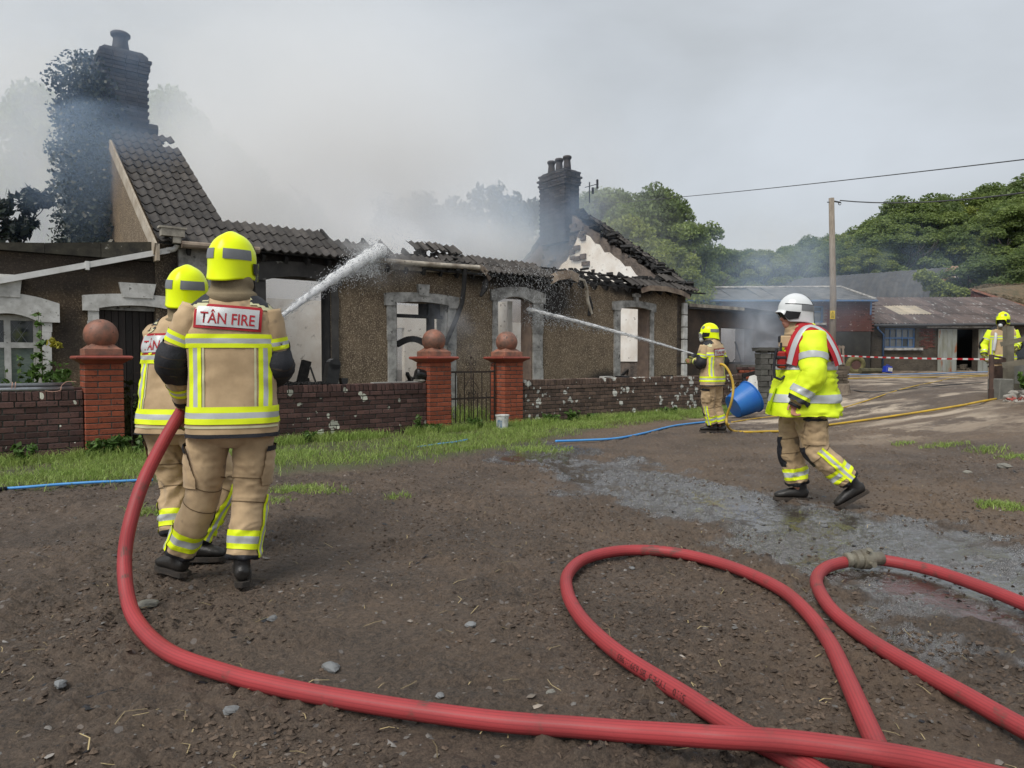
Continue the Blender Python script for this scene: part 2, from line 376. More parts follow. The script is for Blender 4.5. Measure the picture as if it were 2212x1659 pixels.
    cr = n.new('ShaderNodeMapRange'); cr.inputs[1].default_value = .35; cr.inputs[2].default_value = .65; cr.inputs[3].default_value = .06; cr.inputs[4].default_value = .30; l.new(noise(6, 4), cr.inputs[0]); cq = n.new('ShaderNodeMath'); cq.operation = 'MULTIPLY_ADD'; l.new(pl_, cq.inputs[0]); cq.inputs[1].default_value = -.9; cq.inputs[2].default_value = 1; cm_ = n.new('ShaderNodeMath'); cm_.operation = 'MULTIPLY'; l.new(cr.outputs[0], cm_.inputs[0]); l.new(cq.outputs[0], cm_.inputs[1]); l.new(cm_.outputs[0], b.inputs['Coat Roughness'])
    b2 = n.new('ShaderNodeBump'); b2.inputs['Distance'].default_value = .045; l.new(cq.outputs[0], b2.inputs['Strength']); l.new(noise(19, 7, .7), b2.inputs['Height']); l.new(b2.outputs[0], b.inputs['Coat Normal'])
    return m
go = npmesh('ground', V, F, ground_mat(), smooth=True)
tag(go, kind='structure')
def setattr_(nm, a):
    at = go.data.attributes.new(nm, 'FLOAT', 'POINT'); at.data.foreach_set('value', np.ascontiguousarray(a, np.float32))
wet2 = sstep(.30, .62, wet+.30*fbm(fx*4.5, fy*4.5, o=4, s=91, g=.6)); setattr_('wet', wet2*(1-onv)); setattr_('pool', pool*(1-onv)); setattr_('dry', dry*.75)
yardm = sstep(4, 7, fx+.5*(fy-9)*.5)*sstep(9.5, 13, fy+.4*fbm(fx, fy*2, s=77))*np.clip(.5+1.1*fbm(fx*.55, fy*2.2, o=4, s=61), 0, 1)
setattr_('yard', yardm); setattr_('grass', onv)
# ------------------------------------------------------------------ house frame: u along the front, d away from the yard, z up
C0 = Vector((-5.46, 11.59, 0))
FT = Matrix(((UX, NX, 0, C0.x), (UY, NY, 0, C0.y), (0, 0, 1, 0), (0, 0, 0, 1))); FTI = FT.inverted()
UV, NV = Vector((UX, UY, 0)), Vector((NX, NY, 0)); FROT = FT.to_3x3()
def FP(px, py, d=0.0):
    """(u, z) of the point of the front plane (or one d behind it) seen at that pixel"""
    p = FTI @ hit(px, py, C0+NV*d, NV); return p.x, p.z
def fu(px, d=0.0): return FP(px, 775, d)[0]
def fz(px, py, d=0.0): return FP(px, py, d)[1]

DASH = mat('pebbledash', (.12, .088, .06), (.20, .15, .10), rough=.95, scale=3, bump=1.0, bs=55, bdist=.03, speck=((.42, .34, .24), 42, .52), objv=0)
def soot_on(m, zc, amount=1.0, patches=()):
    """soot burnt on to the render above the openings and under the eaves: real deposits with ragged outlines"""
    t = m.node_tree; n = t.nodes; l = t.links; b = n['Principled BSDF']; src = b.inputs['Base Color'].links[0].from_socket
    g = n.new('ShaderNodeNewGeometry'); nz = n.new('ShaderNodeTexNoise'); nz.inputs['Scale'].default_value = 1.1; nz.inputs['Detail'].default_value = 6
    l.new(g.outputs['Position'], nz.inputs['Vector']); acc = None
    for (x, y, z, rx, rz) in patches:
        s = n.new('ShaderNodeVectorMath'); s.operation = 'SUBTRACT'; s.inputs[1].default_value = (x, y, z); l.new(g.outputs['Position'], s.inputs[0])
        k = n.new('ShaderNodeVectorMath'); k.operation = 'MULTIPLY'; k.inputs[1].default_value = (1/rx, 1/rx, 1/rz); l.new(s.outputs[0], k.inputs[0])
        ln = n.new('ShaderNodeVectorMath'); ln.operation = 'LENGTH'; l.new(k.outputs[0], ln.inputs[0])
        if acc is None: acc = ln.outputs['Value']
        else:
            mn = n.new('ShaderNodeMath'); mn.operation = 'MINIMUM'; l.new(acc, mn.inputs[0]); l.new(ln.outputs['Value'], mn.inputs[1]); acc = mn.outputs[0]
    ad = n.new('ShaderNodeMath'); ad.operation = 'ADD'; l.new(acc, ad.inputs[0]); l.new(nz.outputs['Fac'], ad.inputs[1])
    mr = n.new('ShaderNodeMapRange'); mr.interpolation_type = 'SMOOTHSTEP'; mr.inputs[1].default_value = 1.0; mr.inputs[2].default_value = 1.9; mr.inputs[3].default_value = .93*amount; mr.inputs[4].default_value = 0; l.new(ad.outputs[0], mr.inputs[0])
    mx = n.new('ShaderNodeMixRGB'); mx.inputs[2].default_value = (.018, .017, .018, 1); l.new(mr.outputs[0], mx.inputs[0]); l.new(src, mx.inputs[1]); l.new(mx.outputs[0], b.inputs['Base Color'])
    return m
def fp3(px, py): p = hit(px, py, C0, NV); return (p.x, p.y, p.z)
soot_on(DASH, 3, 1, [(*fp3(660, 560), 1.2, .55), (*fp3(480, 600), .9, .9), (*fp3(1185, 640), .95, .65), (*fp3(1090, 600), 1.2, .3), (*fp3(1365, 622), 1.2, .22), (*fp3(930, 570), 2.2, .18), (*fp3(1300, 830), .6, .35)])
TRIM = mat('stained_white_stucco', (.44, .43, .405), (.17, .165, .155), rough=.9, scale=5, bump=.5, bs=30, objv=.05, speck=((.09, .085, .08), 9, .60))
TRIMW = mat('white_painted_stucco', (.66, .65, .62), (.42, .41, .38), rough=.8, scale=6, bump=.4, bs=25, objv=.04, speck=((.18, .17, .15), 14, .64))
SOOTW = mat('sooty_brick', (.016, .017, .02), (.038, .036, .036), rough=.95, scale=4, bump=.6, bs=30, objv=.3)
CHAR = mat('charred_timber', (.008, .008, .009), (.028, .026, .025), rough=.7, scale=14, bump=.9, bs=45, objv=.25)
TILE = mat('grey_brown_roof_tile', (.034, .030, .028), (.062, .055, .049), rough=.75, scale=7, bump=.4, bs=70, objv=.3, speck=((.17, .16, .14), 30, .68))
PLAST = mat('scorched_pale_plaster', (.80, .78, .74), (.66, .61, .55), rough=.9, scale=2.2, bump=.6, bs=14, objv=0, speck=((.30, .27, .24), 6, .62))
PLASTB = mat('heat_browned_plaster', (.26, .19, .145), (.16, .12, .10), rough=.9, scale=5, bump=.4, bs=20)
STONE = mat('rough_gable_stone', (.16, .13, .11), (.07, .06, .055), rough=.95, scale=5, bump=1, bs=18, bdist=.04)
METW = mat('cream_gutter', (.42, .38, .31), (.16, .13, .10), rough=.5, scale=4, bump=.1)
PVC = mat('white_plastic_pipe', (.72, .72, .70), (.58, .57, .54), rough=.35, scale=5, bump=.05, objv=0)
IRON = mat('rusted_black_iron', (.018, .016, .015), (.05, .03, .02), rough=.6, scale=20, bump=.5, bs=80, objv=.1)
WOODD = mat('dark_stained_planks', (.018, .013, .011), (.032, .024, .02), rough=.6, scale=5, bump=.4, bs=30, stretch=(6, 6, .5), objv=.3)

house = empty('house', C0, 'burnt-out pebbledashed bungalow with collapsed tiled roof, two chimneys and empty windows', 'house')
EAZ = 3.12; HL = 13.0; WT = .42
wu = {}
# openings: u0,u1,z0,z1
def opn(pxl, pxr, pyt, zb): a = FP(pxl, pyt); b = FP(pxr, pyt); return (a[0], b[0], zb, .5*(a[1]+b[1]))
w1 = (fu(573), fu(716), .75, fz(600, 596)); w1 = (w1[0], w1[1], .72, w1[3])
d2 = (fu(855), fu(967), .05, fz(860, 650)); w3 = (fu(1074), fu(1150), .72, fz(1076, 640)); w4 = (fu(1338), fu(1403), .72, fz(1340, 662))
OPS = [w1, d2, w3, w4]
def wall_with_holes(mb, u0, u1, z0, z1, dd0, dd1, ops, ztop=None):
    us = sorted({u0, u1, *[o[0] for o in ops], *[o[1] for o in ops]})
    for a, b in zip(us[:-1], us[1:]):
        hs = sorted([o for o in ops if o[0] <= a+1e-6 and o[1] >= b-1e-6], key=lambda o: o[2]); z = z0
        for o in hs:
            if o[2] > z: mb.box(((a+b)/2, (dd0+dd1)/2, (z+o[2])/2), (b-a, dd1-dd0, o[2]-z))
            z = o[3]
        if z1 > z: mb.box(((a+b)/2, (dd0+dd1)/2, (z+z1)/2), (b-a, dd1-dd0, z1-z))
    return mb
m = MB(FT); wall_with_holes(m, 0, HL, -.1, EAZ, 0, WT, OPS); m.build('front_wall', DASH, house)
# reveals with browned plaster, on the side of each opening that shows
for o, ma in ((w1, SOOTW), (d2, TRIM), (w3, PLASTB), (w4, PLASTB)):
    for uu_ in (o[1]-.015, o[0]+.015): m = MB(FT); m.box((uu_, .2, (o[2]+o[3])/2), (.036, .36, o[3]-o[2]-.01)); m.build('reveal', ma, house)

def surround(o, wl, wr, hd, rise, matl, key=True, ear=.06, proud=.05, keyh=.16, keyw=.2, lowz=0.05):
    """jambs, segmental-arched head with ears, and keystone, each a part"""
    u0, u1, z0, z1 = o; out = []
    for ua, ub in ((u0-wl, u0), (u1, u1+wr)):
        m = MB(FT); zz = z0-.02; 
        while zz < z1-.02:      # slightly uneven toothed jamb in lifts
            h = min(random.uniform(.35, .6), z1-zz); jt = random.uniform(-.012, .012)
            a, b = (ua+jt, ub) if ua < u0 else (ua, ub+jt)
            m.box(((a+b)/2, -proud/2+.01, zz+h/2), (b-a, proud, h-.004)); zz += h
        m.build('jamb', matl, house)
    m = MB(FT); nseg = 10; a, b = u0-wl-ear, u1+wr+ear; pts_lo = []; pts_hi = []
    for i in range(nseg+1):
        t = i/nseg; u = u0+(u1-u0)*t; pts_lo.append((u, -proud, z1+rise*(1-(2*t-1)**2)-rise))
    top = lambda u: z1+hd+rise*(1-(2*(u-a)/(b-a)-1)**2)*.9-.02
    us = [a, u0]+[u0+(u1-u0)*i/nseg for i in range(1, nseg)]+[u1, b]
    lo = lambda u: z1-.10 if (u <= u0-1e-6 or u >= u1+1e-6) else z1+rise*(1-(2*(u-u0)/(u1-u0)-1)**2)-rise*.9
    for p, q in zip(us[:-1], us[1:]):
        l0, l1 = (lo(p), lo(q))
        if p < u0-1e-6: l0 = l1 = z1-.10+.0
        if q > u1+1e-6: l0 = l1 = z1-.10+.0
        m.prism([(p, 0, l0), (q, 0, l1), (q, 0, top(q)), (p, 0, top(p))], (0, -proud-.012, 0), (0, .02, 0))
    m.build('window_head', matl, house)
    if key:
        c = (u0+u1)/2; zt = top(c); m = MB(FT)
        m.prism([(c-keyw/2, 0, zt-.06), (c+keyw/2, 0, zt-.06), (c+keyw*.62, 0, zt+keyh), (c-keyw*.62, 0, zt+keyh)], (0, -proud-.03, 0), (0, .02, 0)); m.build('keystone', matl, house)
STAIN = mat('soot_stained_stucco', (.040, .038, .038), (.085, .08, .075), rough=.9, scale=2.5, bump=.5, bs=30, objv=.05, speck=((.42, .40, .36), 3.2, .62))
surround(w1, .17, fu(731)-fu(716), .20, .10, STAIN, key=False)
surround(d2, fu(855)-fu(836), fu(984)-fu(967), .16, .05, TRIM, key=True, keyh=.17, keyw=.22)
surround(w3, fu(1074)-fu(1063), fu(1171)-fu(1150), .14, .13, TRIM, key=False)
surround(w4, fu(1338)-fu(1325), fu(1410)-fu(1403), .13, .06, TRIM, key=True, keyh=.2, keyw=.1)
m = MB(FT); c = (w4[0]+w4[1])/2; m.box((c, -.05, w4[3]+.30), (.26, .06, .07)); m.build('keystone_bar', TRIM, house)
# burnt door frame: posts, transom, arched rail in the doorway
m = MB(FT); u0, u1, z0, z1 = d2
m.box((u0+.05, .16, (z0+z1)/2), (.08, .1, z1-z0-.02)); m.box(((u0+u1)/2, .16, z1-.28), (u1-u0-.1, .09, .07)); m.build('door_frame', CHAR, house)
m = MB(FT); m.box((u1-.32, .16, (z0+z1)/2), (.14, .1, z1-z0-.02)); m.box((u1-.32, .2, z1-.14), (.5, .05, .25)); m.build('door_post', CHAR, house)
m = MB(FT)
pts = [(u0+.12+(u1-u0-.5)*t, .17, z1-.86+.12*math.sin(PI*t)) for t in [i/8 for i in range(9)]]
for p, q in zip(pts[:-1], pts[1:]): m.bar(p, q, .06, .12)
m.build('arched_rail', CHAR, house)
m = MB(FT); m.box(((u0+u1)/2-.15, .22, .62), (u1-u0-.45, .05, .10)); m.box(((u0+u1)/2-.15, .22, .35), (u1-u0-.45, .05, .10)); m.box(((u0+u1)/2-.15, .22, .48), (.07, .05, .3)); m.build('door_panel', CHAR, house)
# quoins at the right-hand corner
uq = fu(1471); uq2 = HL+.01
zz = fz(1480, 812); k = 0
m = MB(FT); m.box(((uq+uq2)/2, -.02, .35), (uq2-uq, .1, .6)); m.build('corner_plinth', TRIM, house)
while zz < 2.75:
    h = .335; me = MB().box((0, 0, 0), (uq2-uq-.01, .12, h-.022)).mesh('quoin', TRIMW if zz < 2.5 else SOOTW, bevel=.012)
    inst('quoin', me, Matrix.Translation(FT @ Vector(((uq+uq2)/2, -.02, zz+h/2))) @ FROT.to_4x4(), house); zz += h; k += 1
# white corner panel at the left-hand end, half hidden by the two firefighters
m = MB(FT); m.box((.30, -.03, (fz(415, 533)+.0)/2), (.56, .1, fz(415, 533)-.0)); m.build('corner_pilaster', TRIM, house)

# interior walls, open to the sky
m = MB(FT); wall_with_holes(m, .1, 8.3, 0, 2.62, 3.2, 3.34, [(d2[0]+1.1, d2[0]+2.0, 0, 2.05)]); m.build('partition_wall', PLAST, house)
m = MB(FT)
for a, b, z in ((8.3, 9.2, 2.5), (9.2, 10.4, 2.3), (10.4, 12.8, 2.1)): m.box(((a+b)/2, 3.27, z/2), (b-a, .15, z))
m.build('partition_wall', PLAST, house)
m = MB(FT)
m.box((.2, 4.6, 1.5), (.35, 8.5, 3.0)); m.box((4.1, 1.8, 1.35), (.14, 2.75, 2.7)); m.box((7.2, 1.8, 1.3), (.14, 2.75, 2.6)); m.build('cross_wall', PLAST, house)
m = MB(FT); wall_with_holes(m, 0, HL, 0, 3.0, 8.6, 9.0, [(2.5, 3.6, 1, 2.3), (8.7, 9.8, .9, 2.3)]); m.build('rear_wall', STONE, house)
m = MB(FT)
for q in range(60):   # heaps of burnt debris along the sills and floors
    u = random.uniform(.5, 12.5); d = random.uniform(.5, 2.6); a = random.uniform(0, PI)
    m.box((u, d, .3+random.uniform(0, .5)), (random.uniform(.3, 1.4), .07, .07), Matrix.Rotation(a, 3, 'Z') @ Matrix.Rotation(random.uniform(-.6, .6), 3, 'Y'))
tag(m.build('fallen_timber', CHAR, house), kind='stuff')
for (u, d, h, w_, t) in ((w1[1]-.35, .5, .55, .16, .25), (w4[0]+.35, .9, .9, .35, 0)):
    m = MB(FT); m.box((u, d, .9+h/2-.2), (w_, .12, h), Matrix.Rotation(t, 3, 'Y')); m.build('burnt_stud', CHAR, house)
m = MB(FT)   # a stump of partition leaning in the big window
m.box((fu(622, .6), .9, 1.0), (.16, .1, 1.1), Matrix.Rotation(-.12, 3, 'Y')); m.build('burnt_stud', CHAR, house)

# gables: pebbledashed on the left, bare plaster inside on the right
P = R(33); SP, CP = math.sin(P), math.cos(P); RD = 4.5; RZ = EAZ+.1+RD*math.tan(P)
def gable(u0, u1, matl, zt, name):
    m = MB(FT); pol = [(0, EAZ-.0), (RD, RZ-.12), (2*RD, EAZ)]
    poly = [(u0, 0.0, 0.0), (u0, 2*RD, 0.0), (u0, 2*RD, EAZ), (u0, RD, RZ-.12), (u0, 0.0, EAZ)]
    m.prism(poly, (0, 0, 0), (u1-u0, 0, 0)); return m.build(name, matl, house)
GD = DASH.copy(); GD.name = 'gable_pebbledash'
gable(-.32, .0, GD, 0, 'gable_wall'); 
g2 = gable(HL-.36, HL-.001, STONE, 0, 'gable_wall')
# plaster skin on the inner face with a ragged edge where it has fallen away
m = MB(FT); nn = 26
edge = []
for i in range(nn+1):
    d = .45+(5.9-.45)*i/nn; zroof = EAZ+.05+(d if d < RD else 2*RD-d)*math.tan(P)
    z = zroof-.30-abs(random.gauss(0, .07)) if d < 4.0 else min(zroof-.4, RZ-1.0-1.1*(d-4.0)-abs(random.gauss(0, .15)))
    edge.append((d, max(z, 2.0)))
for (a, za), (b, zb) in zip(edge[:-1], edge[1:]):
    m.prism([(HL-.36, a, 1.2), (HL-.36, b, 1.2), (HL-.36, b, zb), (HL-.36, a, za)], (-.03, 0, 0), (-.002, 0, 0))
m.build('plaster_skin', PLAST, house)
m = MB(FT)
m.prism([(HL-.36, 5.9, .8), (HL-.36, 8.4, .8), (HL-.36, 8.4, 3.0), (HL-.36, 7.4, 3.7), (HL-.36, 6.6, 4.3), (HL-.36, 5.9, 4.6)], (-.025, 0, 0), (-.002, 0, 0)); m.build('plaster_skin', PLASTB, house)

# roof tiles, each a piece: two rolls wide, lapped, on the front slope
def tile_mesh(nm, w=.30, l=.42, th=.018, ph=0.0):
    n_ = 10; vs = []; fs = []
    for k, (y, lift) in enumerate(((0, .022), (l, 0))):
        for i in range(n_+1):
            x = -w/2-.012+(w+.024)*i/n_; h = .024*math.cos(2*PI*2*i/n_+ph); h = max(h, -.010)*1.35
            vs.append((x, y, h+lift+th))
    a = n_+1
    for i in range(n_): fs.append((i, i+1, a+i+1, a+i))
    for i in range(n_+1): v = vs[i]; vs.append((v[0], v[1], v[2]-th*1.5))
    for i in range(n_): fs.append((2*a+i, 2*a+i+1, i+1, i))
    me = bpy.data.meshes.new(nm); me.from_pydata(vs, [], fs); me.materials.append(TILE); return me
TM = [tile_mesh('roof_tile'), tile_mesh('roof_tile', th=.022), tile_mesh('roof_tile', l=.40)]
RO = Vector((0, -.24, EAZ-.03)); GAU = .355
RM = Matrix(((1, 0, 0), (0, CP, -SP), (0, SP, CP)))      # local tile frame -> house frame
roofn = FROT @ (RM @ Vector((0, 0, 1)))
def roof_us(px, py):
    p = hit(px, py, FT @ RO, roofn); q = RM.transposed() @ ((FTI @ p)-RO); return q.x, q.y
edge_px = [(345, 292), (362, 318), (385, 352), (410, 392), (440, 436), (468, 474), (520, 488), (600, 500), (700, 519), (760, 532), (800, 541), (830, 549)]
EU = sorted([roof_us(*p) for p in edge_px], key=lambda q: q[1]); es, eu = [q[1] for q in EU], [q[0] for q in EU]
tc_ = 0
def put_tile(u, s, jit=1.0, lift=0):
    global tc_
    M = FT @ Matrix.Translation(RO + RM @ Vector((u, s, .03+lift))) @ RM.to_4x4() @ Matrix.Rotation(random.uniform(-.012, .012)*jit, 4, 'Z') @ Matrix.Rotation(random.uniform(-.01, .012)*jit, 4, 'Y')
    o = inst('roof_tile', random.choice(TM), M, house); tc_ += 1; return o
for r in range(15):
    s = r*GAU; um = np.interp(s+.15, es, eu)
    c = 0
    while -.18+c*.30 < um+random.uniform(-.03, .03) and c < 60:
        if r == 1 and c > 18 and random.random() < .12: c += 1; continue
        put_tile(-.18+c*.30, s); c += 1
# remnants further along: only the lowest courses, slipping
a0, a1 = roof_us(905, 560)[0], roof_us(1188, 592)[0]
u = a0
while u < a1:
    put_tile(u, -.02+random.uniform(-.02, .02), 3)
    if u > a0+.5 and u < a1-.4: put_tile(u, .30+random.uniform(-.03, .03), 4)
    u += .30
u = roof_us(835, 552)[0]
while u < a0: put_tile(u, -.03+random.uniform(-.05, .03), 6, .02); u += .30
for k in range(5): put_tile(a0+.1+k*.22, .62, 10, .05+.03*(k == 2))
ue = roof_us(1345, 602)[0]
while ue < HL+.1: put_tile(ue, -.02, 3); ue += .30
u = HL-1.2; 
for r in range(1, 14):
    for c in range(3 if r < 2 else 1):
        if random.random() < .85: put_tile(HL-.12-c*.3, r*GAU, 5, .04)
# ridge stub by the left chimney
for k in range(2):
    m = MB(FT); m.tube([(-.2+k*.42, RD-.16, RZ+.02), (.22+k*.42, RD-.16, RZ+.02)], .13, 10); m.build('ridge_tile', TILE, house)
m = MB(FT); m.box((.15, RD-.35, RZ-.36), (.8, .12, .35)); m.build('ridge_board', CHAR, house)
# eaves: battens, rafter feet, wall plate, charred where the tiles are gone
bt = 0
for r in range(15):
    s = r*GAU+.05; um = float(np.interp(s+.2, es, eu))
    m = MB(FT); a = RO+RM @ Vector((-.3, s, -.0)); b = RO+RM @ Vector((um-.02, s, -.0)); m.bar(a, b, .04, .03); m.build('batten', CHAR, house)
for k in range(33):
    u = .15+k*.40; um = 5.2 if u < 1.4 else (1.2+random.uniform(-.3, .3) if u < 5 else random.uniform(.55, 1.0))
    if .0 <= u < 1.6: um = float(np.interp(u, eu[::-1], es[::-1]))-.25
    m = MB(FT); m.bar(RO+RM @ Vector((u, -.02, -.10)), RO+RM @ Vector((u+random.uniform(-.05, .05), um, -.10)), .05, .11); m.build('rafter', CHAR, house)
m = MB(FT)
for s in (.0, .33, .62):
    uu = 4.5
    while uu < HL-.1:
        ln = random.uniform(.5, 1.4)
        if random.random() < .8: m.bar(RO+RM @ Vector((uu, s+random.uniform(-.04, .04), -.02)), RO+RM @ Vector((uu+ln, s+random.uniform(-.05, .05), -.02+random.uniform(-.03, .03))), .05, .04)
        uu += ln*.9
for q in range(90):
    uu = random.uniform(4.6, HL); s = random.uniform(-.05, .75)
    m.box(RO+RM @ Vector((uu, s, random.uniform(-.05, .04))), (random.uniform(.05, .3), random.uniform(.03, .12), random.uniform(.02, .08)), Matrix.Rotation(random.uniform(0, 3), 3, 'Z'), j=.01)
tag(m.build('charred_batten_scraps', CHAR, house), kind='stuff')
m = MB(FT); m.box((HL/2, .18, EAZ+.05), (HL, .14, .1)); m.build('wall_plate', CHAR, house)
# verge rubble on the right gable: broken black tiles and lath down the slope
m = MB(FT)
for q in range(260):
    s = random.uniform(.1, 5.2); b = RO+RM @ Vector((HL-.12+random.uniform(-.22, .3), s, random.uniform(-.10, .08)))
    m.box(b, (random.uniform(.08, .4), random.uniform(.04, .22), random.uniform(.02, .1)), Matrix.Rotation(random.uniform(0, 3), 3, 'Z') @ Matrix.Rotation(P, 3, 'X'), j=.02)
for q in range(90):
    s = random.uniform(.3, 3.6); m.box((HL-.15+random.uniform(-.1, .1), RD+s*CP, RZ-.1-s*SP+random.uniform(-.1, .1)), (.35, random.uniform(.1, .35), .1), Matrix.Rotation(-P, 3, 'X'), j=.03)
tag(m.build('verge_rubble', CHAR, house), kind='stuff')
# fascia and gutters
FASC = mat('heat_browned_fascia', (.30, .24, .18), (.09, .06, .045), rough=.6, scale=3, bump=.1)
def gut(pxa, pya, pxb, pyb, name, mt, r=.055, sag=0):
    a = FP(pxa, pya, -.3); b = FP(pxb, pyb, -.3); pts = [(a[0]+(b[0]-a[0])*t, -.3, a[1]+(b[1]-a[1])*t-sag*math.sin(PI*t)) for t in [i/8 for i in range(9)]]
    m = MB(FT); m.tube(pts, r, 10); return m.build(name, mt, house)
gut(392, 528, 560, 541, 'gutter', FASC, .06); gut(805, 561, 1035, 578, 'gutter', METW, .05, .01)
m = MB(FT); a = FP(805, 570, -.14); b = FP(1060, 590, -.14); m.bar((a[0], -.14, a[1]), (b[0], -.14, b[1]), .03, .14); m.build('fascia_board', METW, house)
def curl(pts, name, mt, w=.16, th=.015):
    m = MB(FT); P3 = [(FP(x, y, dd)[0], dd, FP(x, y, dd)[1]) for x, y, dd in pts]
    for p, q in zip(P3[:-1], P3[1:]): m.bar(p, q, th, w)
    return m.build(name, mt, house)
curl([(1015, 580, -.2), (1040, 578, -.3), (1052, 590, -.3), (1058, 604, -.25)], 'loose_fascia', FASC, .12)
curl([(1186, 606, -.2), (1205, 596, -.35), (1232, 592, -.4), (1250, 602, -.35)], 'loose_fascia', FASC, .2)
curl([(1245, 600, -.34), (1262, 606, -.3), (1268, 625, -.25), (1270, 650, -.22), (1278, 678, -.2)], 'hanging_gutter', METW, .05, .05)
curl([(1385, 628, -.28), (1405, 622, -.36), (1440, 624, -.4), (1472, 632, -.36), (1490, 642, -.2)], 'loose_fascia', FASC, .13)
m = MB(FT); p = [(1004, 580, -.3), (1002, 620, -.24), (998, 655, -.2), (985, 690, -.14), (970, 725, -.1), (962, 745, -.08)]
m.tube([(FP(x, y, dd)[0], dd, FP(x, y, dd)[1]) for x, y, dd in p], .05, 8); m.build('burnt_downpipe', CHAR, house)
m = MB(FT); p = [(1052, 596, -.22), (1046, 625, -.2), (1038, 640, -.2)]
m.tube([(FP(x, y, dd)[0], dd, FP(x, y, dd)[1]) for x, y, dd in p], [.05, .07, .03], 7); m.build('melted_gutter_end', CHAR, house)
m = MB(FT); p = [(1272, 640, -.18), (1276, 665, -.16), (1272, 682, -.16)]
m.tube([(FP(x, y, dd)[0], dd, FP(x, y, dd)[1]) for x, y, dd in p], [.04, .07, .04], 7); m.build('melted_gutter_end', CHAR, house)
for x in (1192, 1197, 1212): m = MB(FT); u, z = FP(x, 592, -.2); m.bar((u, -.2, z-.15), (u+.02, -.2, z+.12), .025); m.build('gutter_bracket', CHAR, house)
# barge board up the left verge
BB = mat('weathered_cream_board', (.50, .45, .37), (.33, .27, .2), rough=.7, scale=3, bump=.2, stretch=(1, 1, 1))
m = MB(FT); a = RO+RM @ Vector((-.36, -.05, -.07)); b = RO+RM @ Vector((-.36, 4.6, -.07)); m.bar(a, b, .035, .20, up=RM @ Vector((0, 0, 1))); m.build('barge_board', BB, house)
m = MB(FT); a = RO+RM @ Vector((-.35, -.1, -.22)); m.box(a+Vector((.02, .05, .10)), (.05, .26, .26)); m.build('barge_foot', BB, house)
# chimneys of brick: core and the bricks of the faces that show
BRB = mat('soot_blackened_brick', (.03, .03, .034), (.055, .048, .045), rough=.9, scale=9, bump=.6, bs=50, objv=.35)
POT = mat('sooty_clay_pot', (.035, .032, .034), (.06, .05, .046), rough=.7, scale=6, bump=.2)
bme = MB().box((0, 0, 0), (.216, .10, .064)).mesh('brick', BRB, bevel=.004)
def chimney(uc, dc, wu_, wd, z0, z1, npots, pot_axis):
    ch = empty('chimney', FT @ Vector((uc, dc, z0)), parent=house)
    m = MB(FT); m.box((uc, dc, (z0+z1)/2), (wu_-.02, wd-.02, z1-z0)); m.build('brick_core', SOOTW, ch)
    z = z0+.04; r = 0; zt = z1-.42
    while z < z1:
        o_ = 0 if z < zt else (.03 if z < zt+.17 else (.055 if z < zt+.3 else .02)); A, B = wu_+2*o_, wd+2*o_
        nb = max(2, round(A/.23)); 
        for k in range(nb):
            u = uc-A/2+A*(k+.5+(.25 if r % 2 else -.0)*.5)/nb
            if abs(u-uc) < A/2-.08: inst('brick', bme, FT @ Matrix.Translation((u, dc-B/2+.045, z)) @ Matrix.Diagonal((A/nb/.228, 1, 1, 1)), ch)
        nb = max(2, round(B/.23))
        for k in range(nb):
            d = dc-B/2+B*(k+.5)/nb+(.03 if r % 2 else -.03)
            inst('brick', bme, FT @ Matrix.Translation((uc-A/2+.045, d, z)) @ Matrix.Rotation(PI/2, 4, 'Z') @ Matrix.Diagonal((B/nb/.228, 1, 1, 1)), ch)
        z += .0755; r += 1
    m = MB(FT); m.box((uc, dc, z1+.02), (wu_+.02, wd+.02, .1), taper=.8); m.build('flaunching', SOOTW, ch)
    for k in range(npots):
        c = (uc, dc+(k-(npots-1)/2)*.38, z1+.05) if pot_axis else (uc, dc, z1+.05)
        s = 1 if npots > 1 else 1.35
        m = MB(FT); m.lathe([(.13*s, 0), (.125*s, .12), (.105*s, .3), (.115*s, .36), (.14*s, .38), (.145*s, .43), (.12*s, .46), (.09*s, .44), (.08*s, .2)], c, 14); m.build('chimney_pot', POT, ch, smooth=True)
    return ch
chimney(.02, RD+.12, .86, .80, RZ-1.0, 7.66, 1, 0)
chimney(HL-.34, RD+.35, .62, 1.25, RZ-1.15, 7.25, 3, 1)
# stone shoulder under the right-hand stack
m = MB(FT)
for q in range(46):
    d = RD+random.uniform(-1.0, 1.3); zc = RZ-random.uniform(.35, 1.5)-abs(d-RD)*.5
    m.box((HL-.4, d, zc), (.12+random.uniform(-.02, .03), random.uniform(.18, .34), random.uniform(.1, .16)), j=.012)
tag(m.build('exposed_stone', STONE, house), kind='stuff')
AER = MB(FT); AER.tube([(HL+.1, RD-.6, RZ+.1), (HL+.1, RD-.6, RZ+.75)], .02, 6); AER.tube([(HL+.1, RD-1.0, RZ+.62), (HL+.1, RD-.4, RZ+.62)], .012, 6); AER.box((HL+.1, RD-.95, RZ+.62), (.05, .05, .28)); AER.box((HL+.1, RD-.75, RZ+.45), (.06, .05, .2)); AER.build('aerial_bracket', CHAR, house)

